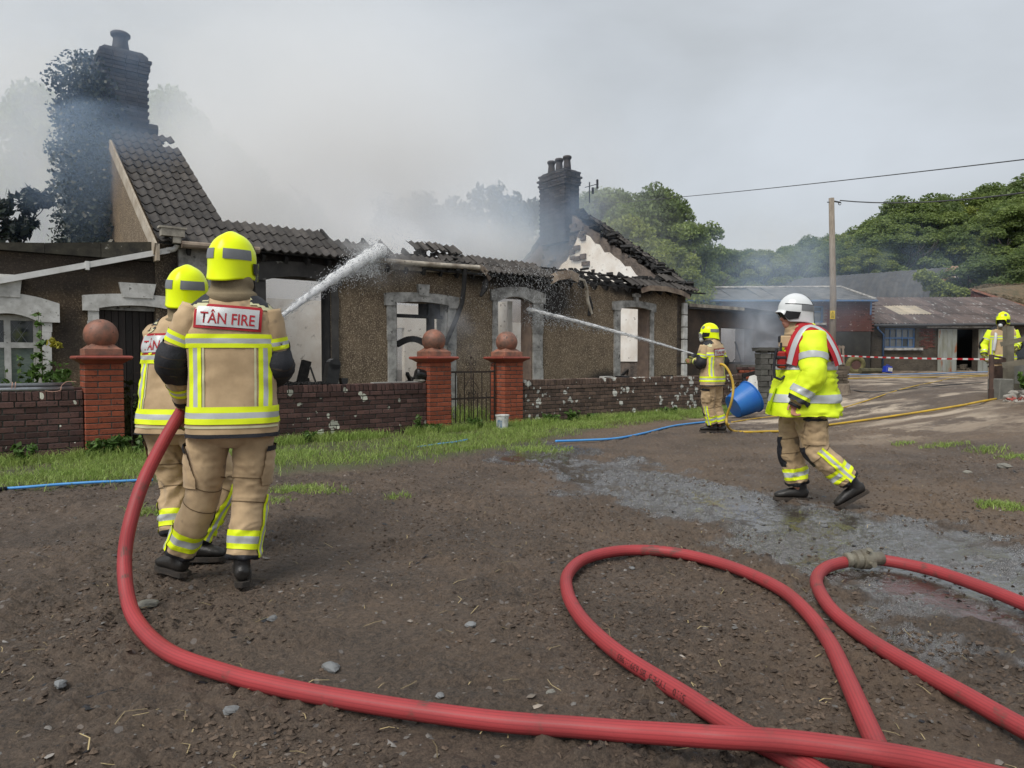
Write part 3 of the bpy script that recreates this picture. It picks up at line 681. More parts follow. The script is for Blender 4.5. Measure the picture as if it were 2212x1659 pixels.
# ------------------------------------------------------------------ low wing on the left with plank door and leaded window
wing = empty('side_wing', FT @ Vector((-3, 0, 0)), 'low flat-roofed pebbledash wing with plank door and leaded window, left of the burnt house', 'outbuilding')
DASHW = mat('old_pebbledash', (.09, .064, .042), (.17, .12, .074), rough=.95, scale=2.2, bump=1, bs=48, bdist=.03, speck=((.27, .21, .14), 36, .55), objv=0)
soot_on(DASHW, 3, .8, [(*fp3(240, 570), 1.6, .28), (*fp3(60, 590), 1.2, .3), (*fp3(350, 600), .5, .6), (*fp3(150, 740), .25, .5)])
gd = (fu(215), fu(378), .0, fz(290, 661)); lw = (fu(-60), fu(92), .72, fz(45, 680))
WL0 = -5.4
m = MB(FT); wall_with_holes(m, WL0, -.34, -.1, 2.82, .02, .36, [gd, lw]); m.build('wall', DASHW, wing)
PARA = mat('mossy_black_coping', (.022, .02, .017), (.06, .055, .04), rough=.9, scale=6, bump=.7, bs=30, speck=((.3, .29, .26), 12, .66), objv=.1)
zA, zB = fz(0, 527), fz(380, 523)
n_ = 7
for i in range(n_):
    a = WL0+(-.36-WL0)*i/n_; b = WL0+(-.36-WL0)*(i+1)/n_; za = zA+(zB-zA)*max(0, (a-fu(0)))/(-fu(0)); zb = zA+(zB-zA)*max(0, (b-fu(0)))/(-fu(0))
    m = MB(FT); m.prism([(a+.003, 0, 2.83), (b-.003, 0, 2.83), (b-.003, 0, zb), (a+.003, 0, za)], (0, -.06, 0), (0, .5, 0)); m.build('coping_slab', PARA, wing)
m = MB(FT); m.box((WL0/2-.2, 4.2, 2.72), (-WL0-.4, 7.7, .12)); m.build('flat_roof', PARA, wing)
m = MB(FT); m.box((WL0+.1, 4.2, 1.35), (.3, 7.7, 2.7)); m.build('side_wall', DASHW, wing)
_house = house; house = wing
surround((gd[0], gd[1], 0, gd[3]), fu(215)-fu(190), .2, .15, .06, TRIMW, key=True, keyh=.17, keyw=.42)
surround((lw[0], lw[1], .72, lw[3]), .15, fu(113)-fu(92), .2, .14, TRIMW, key=True, keyh=.26, keyw=.3, ear=.1)
house = _house
npk = 11
for i in range(npk):
    a = gd[0]+(gd[1]-gd[0])*i/npk; w_ = (gd[1]-gd[0])/npk
    me = MB().box((0, 0, 0), (w_-.008, .03+random.uniform(0, .006), gd[3]-.03)).mesh('plank', WOODD); inst('plank', me, FT @ Matrix.Translation((a+w_/2, .17, gd[3]/2)), wing)
m = MB(FT); m.box(((gd[0]+gd[1])/2, .215, gd[3]/2), (gd[1]-gd[0], .04, gd[3])); m.build('door_backing', WOODD, wing)
m = MB(FT); m.box(((gd[0]+gd[1])/2, .14, gd[3]-.035), (gd[1]-gd[0], .12, .07)); m.build('door_lintel', TRIM, wing)
GLASSD = mat('dark_window_glass', (.02, .024, .028), (.035, .042, .045), rough=.08, scale=3, bump=0, spec=.6, objv=0)
GLASSG = mat('curtained_glass', (.12, .16, .14), (.20, .24, .21), rough=.12, scale=4, bump=0, spec=.6, objv=0, stretch=(2, 2, 6))
wf = MB(FT); u0, u1, z0, z1 = lw
zm = fz(60, 744)
for (a, b, c, d) in ((u0, u1, z1-.08, z1), (u0, u1, zm-.05, zm+.03), (u1-.10, u1, z0, z1), (u0, u0+.08, z0, z1), ((u0+u1)/2-.04, (u0+u1)/2+.04, z0, z1), (u0, u1, z0, z0+.08)):
    wf.box(((a+b)/2, .14+.004*random.random(), (c+d)/2), (b-a, .07, d-c))
wfo = wf.build('window_frame', TRIMW, wing)
m = MB(FT); m.box(((u0+u1)/2, .17, (zm+z1)/2), (u1-u0, .012, z1-zm)); m.build('leaded_pane', GLASSD, wfo)
m = MB(FT); m.box(((u0+u1)/2, .17, (zm+z0)/2), (u1-u0, .012, zm-z0)); m.build('lower_pane', GLASSG, wfo)
LEAD = mat('lead_came', (.22, .23, .25), None, rough=.4, bump=0)
m = MB(FT); hh = z1-.08-zm-.03; zb = zm+.03
for k in range(-6, 16):
    for sg in (1, -1):
        ua = u0+k*.13; ub = ua+sg*hh*.62
        pa, pb = (ua, zb), (ub, zb+hh)
        if min(ua, ub) > u0-.02 and max(ua, ub) < u1-.05: m.bar((pa[0], .158, pa[1]), (pb[0], .158, pb[1]), .008)
m.build('lead_lattice', LEAD, wfo)
# the sloping white rainwater pipe with its hopper
pipe = empty('rainwater_pipe', FT @ Vector((-.3, -.3, 2.8)), 'white plastic rainwater pipe sloping down from the house gutter across the wing', 'pipe')
def fpt(px, py, d): a = FP(px, py, d); return (a[0], d, a[1])
m = MB(FT); m.bar(fpt(-60, 617, -.12), fpt(365, 541, -.12), .075, .085); m.build('pipe_run', PVC, pipe)
m = MB(FT); m.tube([fpt(360, 541, -.12), fpt(376, 538, -.13), fpt(382, 532, -.16), fpt(382, 512, -.2)], .045, 10); m.build('elbow', PVC, pipe, smooth=True)
HOP = mat('weathered_hopper', (.36, .33, .27), (.2, .18, .15), rough=.6, scale=9, bump=.2)
m = MB(FT); c = Vector(fpt(372, 503, -.26)); m.box(c, (.34, .14, .12)); m.box(c+Vector((.0, 0, .075)), (.40, .17, .03)); m.box(c+Vector((.06, .0, -.11)), (.12, .11, .1)); m.build('hopper', HOP, pipe)
m = MB(FT); c = Vector(fpt(188, 574, -.12)); m.box(c, (.05, .1, .13)); m.build('bracket', PVC, pipe)

# ------------------------------------------------------------------ lean-to at the right-hand end, gutted
ann = empty('burnt_annexe', FT @ Vector((HL+.1, 0, 0)), 'low soot-blackened annexe with a wide empty window, right of the house corner quoins', 'outbuilding')
ASOOT = mat('sooty_render', (.035, .028, .024), (.085, .06, .045), rough=.95, scale=1.5, bump=.8, bs=40, speck=((.13, .095, .06), 30, .62), objv=0)
aw = (fu(1560), fu(1632), fz(1590, 786), fz(1562, 707)); AE = fu(1700)
m = MB(FT); wall_with_holes(m, HL+.02, AE, -.1, 2.66, .05, .4, [aw]); m.build('wall', ASOOT, ann)
m = MB(FT); m.box(((HL+AE)/2, .15, 2.70), (AE-HL, .5, .08), j=.01); m.build('wall_plate', CHAR, ann)
m = MB(FT); a = (HL+.03, -.1, fz(1493, 660)); b = (fu(1600), -.1, fz(1600, 668)); m.bar(a, b, .03, .09); m.build('fascia_board', METW, ann)
m = MB(FT); m.bar((fu(1600), -.1, fz(1600, 668)), (AE, -.1, fz(1700, 681)), .05, .08); m.build('fascia_board', CHAR, ann)
PALEW = mat('pale_room_wall', (.60, .59, .60), (.42, .40, .40), rough=.9, scale=1.2, bump=.3, bs=15)
m = MB(FT); m.box(((HL+AE)/2+1.6, 2.3, 1.3), (AE-HL+2.6, .15, 2.55)); m.build('rear_wall', PALEW, ann)
m = MB(FT); m.box((HL+.12, 1.3, 1.3), (.15, 1.9, 2.5)); m.build('side_wall', ASOOT, ann)
m = MB(FT); m.box((AE+.5, 1.3, 1.2), (.15, 1.9, 2.4)); m.build('side_wall', ASOOT, ann)
m = MB(FT); m.box(((aw[0]+aw[1])/2+.2, .3, aw[2]+.03), (aw[1]-aw[0]+.5, .5, .05), j=.01); m.build('window_sill', CHAR, ann)
m = MB(FT); m.bar(fpt(1602, 784, .6), fpt(1588, 738, .6), .035); m.build('burnt_lath', CHAR, ann)
for q in range(14):
    x = random.uniform(1560, 1700)
    m = MB(FT); m.bar(fpt(x, 786, .3), fpt(x+random.uniform(-8, 8), 786-random.uniform(3, 18), .3), .02); m.build('burnt_lath', CHAR, ann)
# ------------------------------------------------------------------ garden wall, pillars, gates
BRK = mat('purple_brown_wall_brick', (.070, .040, .037), (.105, .055, .046), rough=.9, scale=8, bump=.7, bs=60, objv=.3, spots=((.52, .52, .44), 5.2, .34), speck=((.02, .016, .014), 25, .6))
BRK2 = mat('mossy_wall_brick', (.095, .066, .055), (.15, .10, .075), rough=.9, scale=8, bump=.7, bs=60, objv=.25, spots=((.54, .54, .50), 7.0, .5), speck=((.02, .02, .012), 25, .6))
BRR = mat('orange_red_pillar_brick', (.30, .075, .035), (.21, .055, .03), rough=.85, scale=10, bump=.6, bs=60, objv=.18, speck=((.05, .018, .014), 28, .60))
MORT = mat('dirty_mortar', (.105, .10, .09), (.05, .048, .042), rough=.95, scale=12, bump=.8, bs=60)
CLAY = mat('weathered_terracotta', (.33, .135, .085), (.13, .08, .06), rough=.55, scale=7, bump=.4, bs=40, objv=.1, speck=((.05, .035, .03), 9, .62), spec=.45)
CLAYR = mat('red_moulded_coping', (.30, .065, .045), (.20, .05, .035), rough=.4, scale=7, bump=.3, bs=40, objv=.1, spec=.5)
GT = Matrix(((UX, NX, 0, 0), (UY, NY, 0, WC), (0, 0, 1, 0), (0, 0, 0, 1))); GTI = GT.inverted()     # garden wall frame
def gu(px): return (GTI @ hit(px, 775, (0, WC, 0), NV)).x
def gz_(px, py): return (GTI @ hit(px, py, (0, WC, 0), NV)).z
def gpt(px, py, d=0.0):
    p = GTI @ hit(px, py, GT @ Vector((0, d, 0)), NV); return Vector((p.x, d, p.z))
BW, BH, BD, JT = .215, .064, .10, .012
def brickmesh(mt, w=BW, d=BD, h=BH): return MB().box((0, 0, 0), (w, d, h)).mesh('brick', mt, bevel=.005)
def garden_wall(u0, u1, zb, matl, label, nc=10, cope=True):
    g = empty('garden_wall', GT @ Vector(((u0+u1)/2, .1, 0)), label, 'garden wall', 'brick garden walls')
    zt = .875
    m = MB(GT); m.box(((u0+u1)/2, .112, (zb-.3+zt-.01)/2), (u1-u0, .20, zt-.01-zb+.3)); m.build('mortar_core', MORT, g)
    bm_ = [brickmesh(matl), brickmesh(matl, BW-.006), brickmesh(matl, BW, BD, BH+.003)]
    cm = brickmesh(matl, .066, .235, .112); z = zt-.056
    n_ = int((u1-u0)/.077); st = (u1-u0)/n_
    if cope:
        for k in range(n_):
            inst('coping_brick', cm, GT @ Matrix.Translation((u0+(k+.5)*st, .11+random.uniform(-.004, .004), z+random.uniform(-.004, .004))) @ Matrix.Rotation(random.uniform(-.02, .02), 4, 'Z'), g)
    z -= .056+JT+BH/2; r = 0; cnt = 0
    while z > zb-.02:
        u = u0+(BW/2 if r % 2 else 0)
        proud = -.012 if r == 0 else 0
        while u < u1-.02:
            w = min(BW, u1-u)
            M = GT @ Matrix.Translation((u+w/2, BD/2+proud+random.uniform(-.003, .003), z)) @ Matrix.Rotation(random.uniform(-.008, .008), 4, 'Z') @ Matrix.Diagonal((w/BW, 1, 1, 1))
            inst('brick', random.choice(bm_), M, g); cnt += 1; u += BW+JT
        z -= BH+JT; r += 1
    print('wall bricks', cnt); return g
uP1, uP2, uP3 = gu(222), gu(945), gu(1103)
uE = gu(1606)
uPb = gu(520)        # pillar of the left gateway, behind the two firefighters
PS = .44
LEND = gu(0)-1.0
garden_wall(LEND, uP1-PS/2-.01, .0, BRK, 'short dark brick garden wall with scaffold poles on top, left of the first ball-topped pillar')
garden_wall(uPb+PS/2+.01, uP2-PS/2-.01, -.0, BRK, 'dark purple-brown brick garden wall with round lichen spots, left of the iron gate')
wl3 = garden_wall(uP3+PS/2+.01, uE, .06, BRK2, 'long brick garden wall splashed with white lichen, right of the iron gate')
bmR = [brickmesh(BRR, .286), brickmesh(BRR, .284)]; bmH = brickmesh(BRR, .142, .100)
def pillar(uc, dc, label, base=.0, dz=0.0):
    g = empty('gate_pillar', GT @ Vector((uc, dc, 0)), label, 'gate pillar', 'ball-topped brick gate pillars')
    H = 1.21+dz; s = PS
    m = MB(GT); m.box((uc, dc, (H+base-.3)/2), (s-.014, s-.014, H-base+.3)); m.build('mortar_core', MORT, g)
    z = H-BH/2-.002; r = 0
    while z > base-.05:
        for side in range(4):
            R4 = Matrix.Rotation(side*PI/2, 4, 'Z'); T = GT @ Matrix.Translation((uc, dc, z)) @ R4
            seq = [(-s/2+.143, 0), (s/2-.071, 2)] if (r+side) % 2 == 0 else [(-s/2+.071, 2), (s/2-.143, 0)]
            # stretcher + header on each face, alternating
            for x, k in seq:
                w = .212 if k == 0 else .100
                inst('brick', bmR[random.randint(0, 1)] if k == 0 else bmH, T @ Matrix.Translation((x*(.985 if side % 2 else 1), -s/2+(.053 if side % 2 else .05)+random.uniform(-.0015, .0015), 0)) @ Matrix.Diagonal(((.985 if side % 2 else 1.0), 1, 1, 1)), g)
        z -= BH+JT; r += 1
    a = s*.5
    m = MB(GT @ Matrix.Translation((uc, dc, H)) ); q = math.sqrt(2); 
    m.lathe([((a-.01)*q, .0), ((a+.02)*q, .022), ((a+.05)*q, .045), ((a+.085)*q, .06), ((a+.10)*q, .075), ((a+.10)*q, .095), ((a+.085)*q, .108), ((a-.03)*q, .112)], (0, 0, 0), 4, rz=PI/4)
    m.build('moulded_coping', CLAYR, g, bevel=.004)
    m = MB(GT @ Matrix.Translation((uc, dc, H+.112)))
    m.lathe([((a-.005)*q, 0), ((a-.005)*q, .085), ((a-.03)*q, .095), ((a-.09)*q, .145), ((a-.13)*q, .165), ((a-.16)*q, .17)], (0, 0, 0), 4, rz=PI/4)
    m.build('cap_stone', CLAY, g, bevel=.004)
    m = MB(GT @ Matrix.Translation((uc, dc, H+.112+.12+.15))); m.ball((0, 0, 0), .205, 28, 16); m.build('ball_finial', CLAY, g, smooth=True)
pillar(uP1, .12, 'nearest red brick gate pillar with terracotta ball, beside the short wall at far left', dz=.0)
pillar(uPb, .12, 'red brick gate pillar hidden behind the two firefighters with the red hose')
pillar(uP2, .12, 'red brick ball-topped pillar on the left of the small scrolled iron gate')
pillar(uP3, .12, 'red brick ball-topped pillar on the right of the small iron gate, beside a paint bucket')

def scroll(mb, c, r, t0, turns, sgn=1, d=0.0, w=.007, sq=None):
    pts = []
    for i in range(22):
        t = i/21; a = t0+sgn*turns*2*PI*t; rr = r*(1-.75*t); pts.append((c[0]+rr*math.cos(a), c[1], c[2]+rr*math.sin(a)))
    mb.tube(pts, w, 5)
def iron_gate(u0, u1, zt, label, d=.14, fancy=True):
    g = empty('iron_gate', GT @ Vector(((u0+u1)/2, d, 0)), label, 'gate', 'wrought iron gates')
    m = MB(GT); zb = .10; zm = .56
    for u in (u0+.03, u1-.03): m.bar((u, d, zb-.03), (u, d, zt), .025, .025)
    m.build('gate_stile', IRON, g)
    for z in (zb, zm, zt-.13): 
        mm = MB(GT); mm.bar((u0+.03, d, z), (u1-.03, d, z), .014, .034); mm.build('gate_rail', IRON, g)
    n_ = 11
    for k in range(1, n_):
        u = u0+.03+(u1-u0-.06)*k/n_; mm = MB(GT)
        top = zt-.13 if k % 2 == 0 else zm+.06
        mm.tube([(u, d, zb), (u, d, top)], .010, 6)
        if k % 2: mm.lathe([(.014, 0), (.010, .03), (.001, .06)], (u, d, top), 6)
        mm.build('gate_bar', IRON, g)
    c = (u0+u1)/2; m = MB(GT)
    m.tube([(c, d, zb), (c, d, zt+.12)], .009, 6); m.lathe([(.016, 0), (.02, .02), (.001, .07)], (c, d, zt+.12), 8)
    for sg in (1, -1):
        scroll(m, (c+sg*.06, d, zt+.02), .055, PI/2 if sg > 0 else PI/2, 1.2, -sg); scroll(m, (c+sg*.05, d, zt-.08), .045, -PI/2, 1.2, sg)
        scroll(m, (c+sg*.055, d, zm+.1), .05, PI/2, 1.1, -sg); scroll(m, (c+sg*.05, d, zm+.0), .045, -PI/2, 1.1, sg)
        m.tube([(c, d, zt-.22), (c+sg*.17, d, zm+.16)], .007, 5); scroll(m, (c+sg*(u1-u0-.06)/2-sg*.035, d, zt), .05, 0 if sg > 0 else PI, 1.1, sg)
    m.build('scrollwork', IRON, g, smooth=True); return g
iron_gate(uP2+PS/2+.02, uP3-PS/2-.02, 1.17, 'small black scrolled iron gate between the middle and right ball-topped pillars')
def tall_gate(u0, u1):
    g = empty('iron_gate', GT @ Vector(((u0+u1)/2, .2, 0)), 'black iron gate panel with stacked rings, overgrown, right of the nearest brick pillar', 'gate', 'wrought iron gates')
    zt = 1.09; d = .2
    for u in (u0, u0+.30, u1): m = MB(GT); m.bar((u, d, .02), (u, d, zt), .022); m.build('gate_stile', IRON, g)
    for z in (.06, .30, .84, zt): m = MB(GT); m.bar((u0, d, z), (u1, d, z), .012, .022); m.build('gate_rail', IRON, g)
    zc = .12
    for k in range(7):
        m = MB(GT); m.tube([(u0+.15+.06*math.cos(a), d, zc+.06*math.sin(a)) for a in [2*PI*i/14 for i in range(14)]], .007, 5, loop=True); m.build('ring', IRON, g, smooth=True); zc += .145
    m = MB(GT); m.tube([(u0+.02, d, .98), (u0+.28, d, .72)], .007, 5); m.tube([(u0+.28, d, .98), (u0+.02, d, .72)], .007, 5)
    for k in range(6): u = u0+.36+k*(u1-u0-.4)/6; m.tube([(u, d, .06), (u, d, zt)], .008, 5)
    m.build('scrollwork', IRON, g)
tall_gate(gu(288), uPb-PS/2-.05)

# scaffold poles tied on the short wall
GALV = mat('galvanised_tube', (.42, .44, .46), (.27, .28, .29), rough=.38, metal=.7, scale=8, bump=.15)
TWINE = mat('pink_twine', (.62, .36, .27), None, rough=.7, bump=0)
for k, (ua, ub, z, d, lb) in enumerate([(gu(0)-.9, gu(156), .955, .07, 'upper grey scaffold pole tied on the short garden wall'), (gu(0)-.8, gu(158), .905, .03, 'lower front grey scaffold pole on the short garden wall'), (gu(0)-.8, gu(178), .898, .12, 'thin grey scaffold pole reaching furthest right on the short wall')]):
    m = MB(GT); m.tube([(ua, d, z), (ub, d, z)], .027 if k < 2 else .018, 14); tag(m.build('scaffold_pole', GALV, smooth=True), lb, 'scaffold pole', 'scaffold poles on the short wall')
m = MB(GT)
for u in (gu(24), gu(31)):
    m.tube([(u+.01*math.sin(a), .055+.05*math.cos(a), .928+.066*math.sin(a)) for a in [2*PI*i/12 for i in range(12)]], .004, 5, loop=True)
m.tube([tuple(v) for v in spline([(gu(95), -.02, .885), (gu(110), -.03, .87), (gu(128), -.02, .885), (gu(132), .02, .94), (gu(145), .06, .99), (gu(165), .05, .985)], 5)], .004, 5)
tag(m.build('twine_tie', TWINE), 'pale pink twine knotted round the scaffold poles on the short wall', 'twine')
m = MB(GT); m.tube([(gu(277), .32, .40), (gu(350), .32, .42)], .024, 12); tag(m.build('scaffold_pole', GALV, smooth=True), 'grey scaffold pole crossing low behind the overgrown iron gate', 'scaffold pole')

# things on the wall beside the second pillar
BLK = mat('charred_black_paint', (.008, .008, .009), (.02, .02, .021), rough=.35, scale=12, bump=.2, spec=.5)
m = MB(GT); a, b = gpt(898, 806, .1), gpt(950, 818, .04)
m.tube([tuple(a), tuple(a+(b-a)*.06), tuple(a+(b-a)*.94), tuple(b)], [.075, .09, .09, .075], 16); t = m.build('gas_cylinder', BLK, smooth=False); tag(t, 'charred black cylinder lying on the wall against the second pillar', 'cylinder')
ROCK = mat('pale_lichened_stone', (.27, .26, .22), (.14, .135, .12), rough=.9, scale=8, bump=.8, bs=40, objv=.2)
def rock(c, r, seed, name='stone', mt=None, parent=None, flat=.6, M=None):
    m = MB(); m.ball((0, 0, 0), 1, 9, 6); v = np.array(m.v); v = v*(1+.28*fbm(v[:, 0]*1.3+seed, v[:, 1]*1.3, v[:, 2]*1.3, o=2))[:, None]
    v = v*np.array([r, r*.8, r*flat]); rz = seed*1.7; cz, sz = math.cos(rz), math.sin(rz)
    v = np.stack([v[:, 0]*cz-v[:, 1]*sz, v[:, 0]*sz+v[:, 1]*cz, v[:, 2]], 1)+np.array(c); m.v = [tuple(p) for p in v]
    return m.build(name, mt or ROCK, parent)
p = GT @ Vector((gu(915), .12, .90)); tag(rock(p, .13, 3, flat=.35), 'flat pale stone under the black cylinder on the wall', 'stone')
m = MB(GT); c = gpt(716, 800, .13); rr = Matrix.Rotation(-.16, 3, 'Y')
m.box((c.x, .13, .875+.165), (.20, .15, .31), Matrix.Rotation(.16, 3, 'Y')); m.tube([(c.x+.03, .055, 1.19), (c.x+.03, .205, 1.19)], .095, 14); t = m.build('burnt_box', BLK); tag(t, 'black burnt curved-top box standing on the wall below the big window', 'box')
m = MB(GT); c = gpt(740, 822, .12); m.prism([(c.x-.03, 0, .875), (c.x+.05, 0, .875), (c.x+.07, 0, .97), (c.x-.05, 0, .97)], (0, .05, 0), (0, .17, 0)); tag(m.build('burnt_pot', BLK), 'small black burnt pot on the wall right of the curved-top box', 'pot')
m = MB(GT); m.bar(tuple(gpt(682, 826, .14)), tuple(gpt(670, 792, .14)), .022); tag(m.build('burnt_stick', BLK), 'thin burnt stick leaning up from the wall below the big window', 'stick')
BRD = mat('pale_board', (.42, .41, .38), (.3, .29, .27), rough=.7, bump=.2)
m = MB(GT); a = gpt(812, 822, .1); m.box((a.x+.35, .1, .885), (.85, .12, .016), Matrix.Rotation(.03, 3, 'Z')); tag(m.build('pale_board', BRD), 'thin pale board lying flat on the wall left of the second pillar', 'board')
m = MB(GT)
for q in range(150):
    u = random.uniform(uPb+.3, gu(712)); m.box((u, random.uniform(.02, .2), .882+random.uniform(0, .03)), (random.uniform(.02, .1), random.uniform(.02, .06), random.uniform(.01, .035)), Matrix.Rotation(random.uniform(0, 3), 3, 'Z'), j=.005)
tag(m.build('roof_debris', CHAR), 'black charred roofing scraps scattered along the top of the wall', 'debris', kind='stuff')
m = MB(GT); a = gpt(838, 814, .1)
for px in (1310, 1345, 1440): a = gpt(px, 816, .12); m = MB(GT); m.box((a.x, .12, .89), (random.uniform(.25, .4), .14, .03), j=.01); tag(m.build('slate_scrap', BLK if px != 1310 else BRD), {1310: 'pale slate scrap on the lichened wall under the narrow window', 1345: 'black slate scrap on the lichened wall under the narrow window', 1440: 'black slate scrap on the lichened wall beside the corner quoins'}[px], 'slate')

# paint bucket at the right pillar
BK = mat('white_plastic_bucket', (.62, .63, .62), (.40, .40, .37), rough=.45, scale=9, bump=.1, speck=((.06, .05, .04), 12, .62))
BLU = mat('blue_label', (.07, .17, .30), (.3, .33, .35), rough=.5, scale=20, bump=0)
p = G(1085, 930); bk = empty('paint_bucket', (p.x, p.y-.02, p.z), 'dirty white paint bucket with torn blue label at the foot of the right gate pillar', 'bucket')
m = MB(Matrix.Translation((p.x, p.y-.02, gz(p.x, p.y)))); m.lathe([(.095, 0), (.115, .26), (.125, .265), (.125, .285), (.117, .285), (.10, .02)], (0, 0, 0), 24); m.build('pail', BK, bk, smooth=False)
m = MB(Matrix.Translation((p.x, p.y-.02, gz(p.x, p.y))))
vs = []; fs = []
for i in range(7):
    a = -PI/2-.9+i*.15
    for z in (.06, .19): r_ = .0975+z*.077; vs.append((r_*math.cos(a), r_*math.sin(a), z+random.uniform(-.01, .01)))
for i in range(6): fs.append((2*i, 2*i+2, 2*i+3, 2*i+1))
m.add(vs, fs); m.build('label', BLU, bk)
m = MB(Matrix.Translation((p.x, p.y-.02, gz(p.x, p.y)))); m.tube([(.127*math.cos(a), .127*math.sin(a)-.01, .27-.05*math.sin(a-PI)) for a in [PI+PI*i/10 for i in range(11)]], .003, 5); m.build('handle', GALV, bk)
# ------------------------------------------------------------------ farm buildings
RBR = mat('farm_red_brick', (.115, .042, .032), (.075, .034, .028), rough=.9, scale=3, bump=.6, bs=40, objv=.25, islands=True, speck=((.34, .30, .28), 5, .62))
RENB = mat('black_bitumen_render', (.024, .023, .021), (.045, .043, .036), rough=.9, scale=2, bump=.6, bs=25, speck=((.15, .14, .12), 9, .70))
REND = mat('stained_rubble_render', (.105, .088, .068), (.062, .053, .043), rough=.95, scale=1.6, bump=1, bs=9, bdist=.06, speck=((.02, .02, .018), 6, .62))
CORR = mat('rusty_corrugated_sheet', (.125, .095, .085), (.075, .06, .056), rough=.75, scale=1.2, bump=.3, bs=18, objv=.2, speck=((.30, .30, .29), 3.2, .60), stretch=(3, .6, .6))
CORP = mat('pale_roof_light', (.42, .36, .27), (.3, .27, .22), rough=.6, scale=2, bump=.2, objv=.1)
TAR = mat('tarred_corrugated_iron', (.045, .047, .052), (.075, .075, .075), rough=.75, scale=2, bump=.4, bs=15, objv=.12)
RUST = mat('rusted_iron_sheet', (.26, .10, .05), (.20, .17, .14), rough=.8, scale=1.5, bump=.4, objv=.2)
GREYR = mat('grey_asbestos_roof', (.15, .15, .15), (.045, .045, .045), rough=.55, scale=2.4, bump=.5, bs=20, objv=.15, speck=((.32, .31, .30), 3, .66))
BLUEP = mat('blue_painted_wood', (.035, .11, .28), (.10, .14, .2), rough=.5, scale=9, bump=.2)
DOORM = mat('peeling_grey_door', (.24, .255, .245), (.17, .17, .13), rough=.8, scale=1.8, bump=.4, bs=20, objv=.1, speck=((.22, .085, .04), 1.6, .60), stretch=(2.2, 2.2, .5))
PANE = mat('grimy_grey_pane', (.10, .11, .12), (.17, .18, .18), rough=.15, scale=2, bump=0, objv=.3, spec=.6)
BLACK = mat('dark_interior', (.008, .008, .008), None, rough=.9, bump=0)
YB = 36.0; ZB = .58
def bw(px, py, Y=YB): p = W(px, py, Y); return p.x, p.z
def corr_sheet(w, l, nm, mt, wl=.15, amp=.03, seg=6):
    n_ = int(w/wl)*4; vs = []; fs = []
    for k in range(2):
        for i in range(n_+1): vs.append((-w/2+w*i/n_, k*l, amp*math.sin(2*PI*i/4)))
    for i in range(n_): fs.append((i, i+1, n_+2+i, n_+1+i))
    me = bpy.data.meshes.new(nm); me.from_pydata(vs, [], fs); me.materials.append(mt); return me
x0, x1 = bw(1883, 700)[0], bw(2290, 700)[0]
low = empty('farm_shed', ((x0+x1)/2, YB, ZB), 'long low farm shed with rusty corrugated roof, blue-framed window and half-open grey door', 'farm shed')
ez = bw(1883, 702)[1]+.02
wA, wB, wz0, wz1 = bw(1912, 700)[0], bw(1978, 700)[0], bw(1900, 751)[1], bw(1900, 709)[1]
dA, dB, dz1 = bw(2062, 700)[0], bw(2112, 700)[0], bw(2080, 711)[1]
m = MB(Matrix.Translation((0, YB, 0))); wall_with_holes(m, x0, x1, ZB-.4, ez-.08, 0, .4, [(wA, wB, wz0, wz1), (dA, dB, ZB-.1, dz1)]); m.build('wall', REND, low)
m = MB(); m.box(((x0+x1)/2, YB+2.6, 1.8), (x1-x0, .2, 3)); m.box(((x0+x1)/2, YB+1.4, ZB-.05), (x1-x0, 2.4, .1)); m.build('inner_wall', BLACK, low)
n_ = 17; sw = (x1-x0+.4)/n_; RL = 5.3; rise = bw(1900, 645, 41)[1]-ez; pit = math.asin(rise/RL)
for r in range(3):
    for k in range(n_):
        pale = (k in (5, 6) and r == 1) or (k == 4 and r == 1)
        me = corr_sheet(sw+.06, RL/3+.12, 'roof_sheet', CORP if pale else CORR)
        inst('roof_sheet', me, Matrix.Translation((x0-.2+(k+.5)*sw, YB-.35+math.cos(pit)*RL/3*r, ez+.02+math.sin(pit)*RL/3*r+.01*(k % 2)+random.uniform(0, .015))) @ Matrix.Rotation(pit-.01, 4, 'X'), low)
m = MB(); m.tube([(x0-.1, YB-.42, ez-.06), (x1, YB-.42, ez+.02)], .065, 8); m.build('gutter', TAR, low)
m = MB(); m.tube([(x0+.1, YB-.42, ez-.08), (x0+.1, YB-.4, ez-.22), (x0+.55, YB-.1, ez-.5), (x0+.55, YB-.08, ZB+.15)], .05, 8); m.build('downpipe', BLUEP, low, smooth=True)
m = MB()
for (a, b, c, d) in ((wA, wB, wz0, wz0+.06), (wA, wB, wz1-.06, wz1), (wA, wA+.06, wz0, wz1), (wB-.06, wB, wz0, wz1), (wA, wB, (wz0+wz1)/2-.04, (wz0+wz1)/2+.04)): m.box(((a+b)/2, YB+.1+random.random()*.004, (c+d)/2), (b-a, .06, d-c))
wf = m.build('window_frame', BLUEP, low)
nc = 5
for k in range(nc):
    a = wA+(wB-wA)*k/nc; b = wA+(wB-wA)*(k+1)/nc
    if k: m = MB(); m.box((a, YB+.1, (wz0+wz1)/2), (.035, .05, wz1-wz0)); m.build('glazing_bar', BLUEP, wf)
    for r in range(2):
        m = MB(); zc = wz0+(wz1-wz0)*(r*.5+.25); m.box(((a+b)/2, YB+.13, zc), (b-a-.03, .01, (wz1-wz0)/2-.06), Matrix.Rotation(random.uniform(-.04, .04), 3, 'X')); m.build('pane', GLASSD if (k == 3 and r == 0) else PANE, wf)
m = MB(); m.box(((wA+wB)/2+.1, YB-.06, wz0-.07), (wB-wA+.4, .25, .12)); m.build('window_sill', TRIM, low)
m = MB(); a = bw(2000, 704)[0]; b = bw(2165, 704)[0]; m.box(((a+b)/2, YB-.1, dz1+.10), (b-a, .12, .09)); m.build('door_track', TRIM, low)
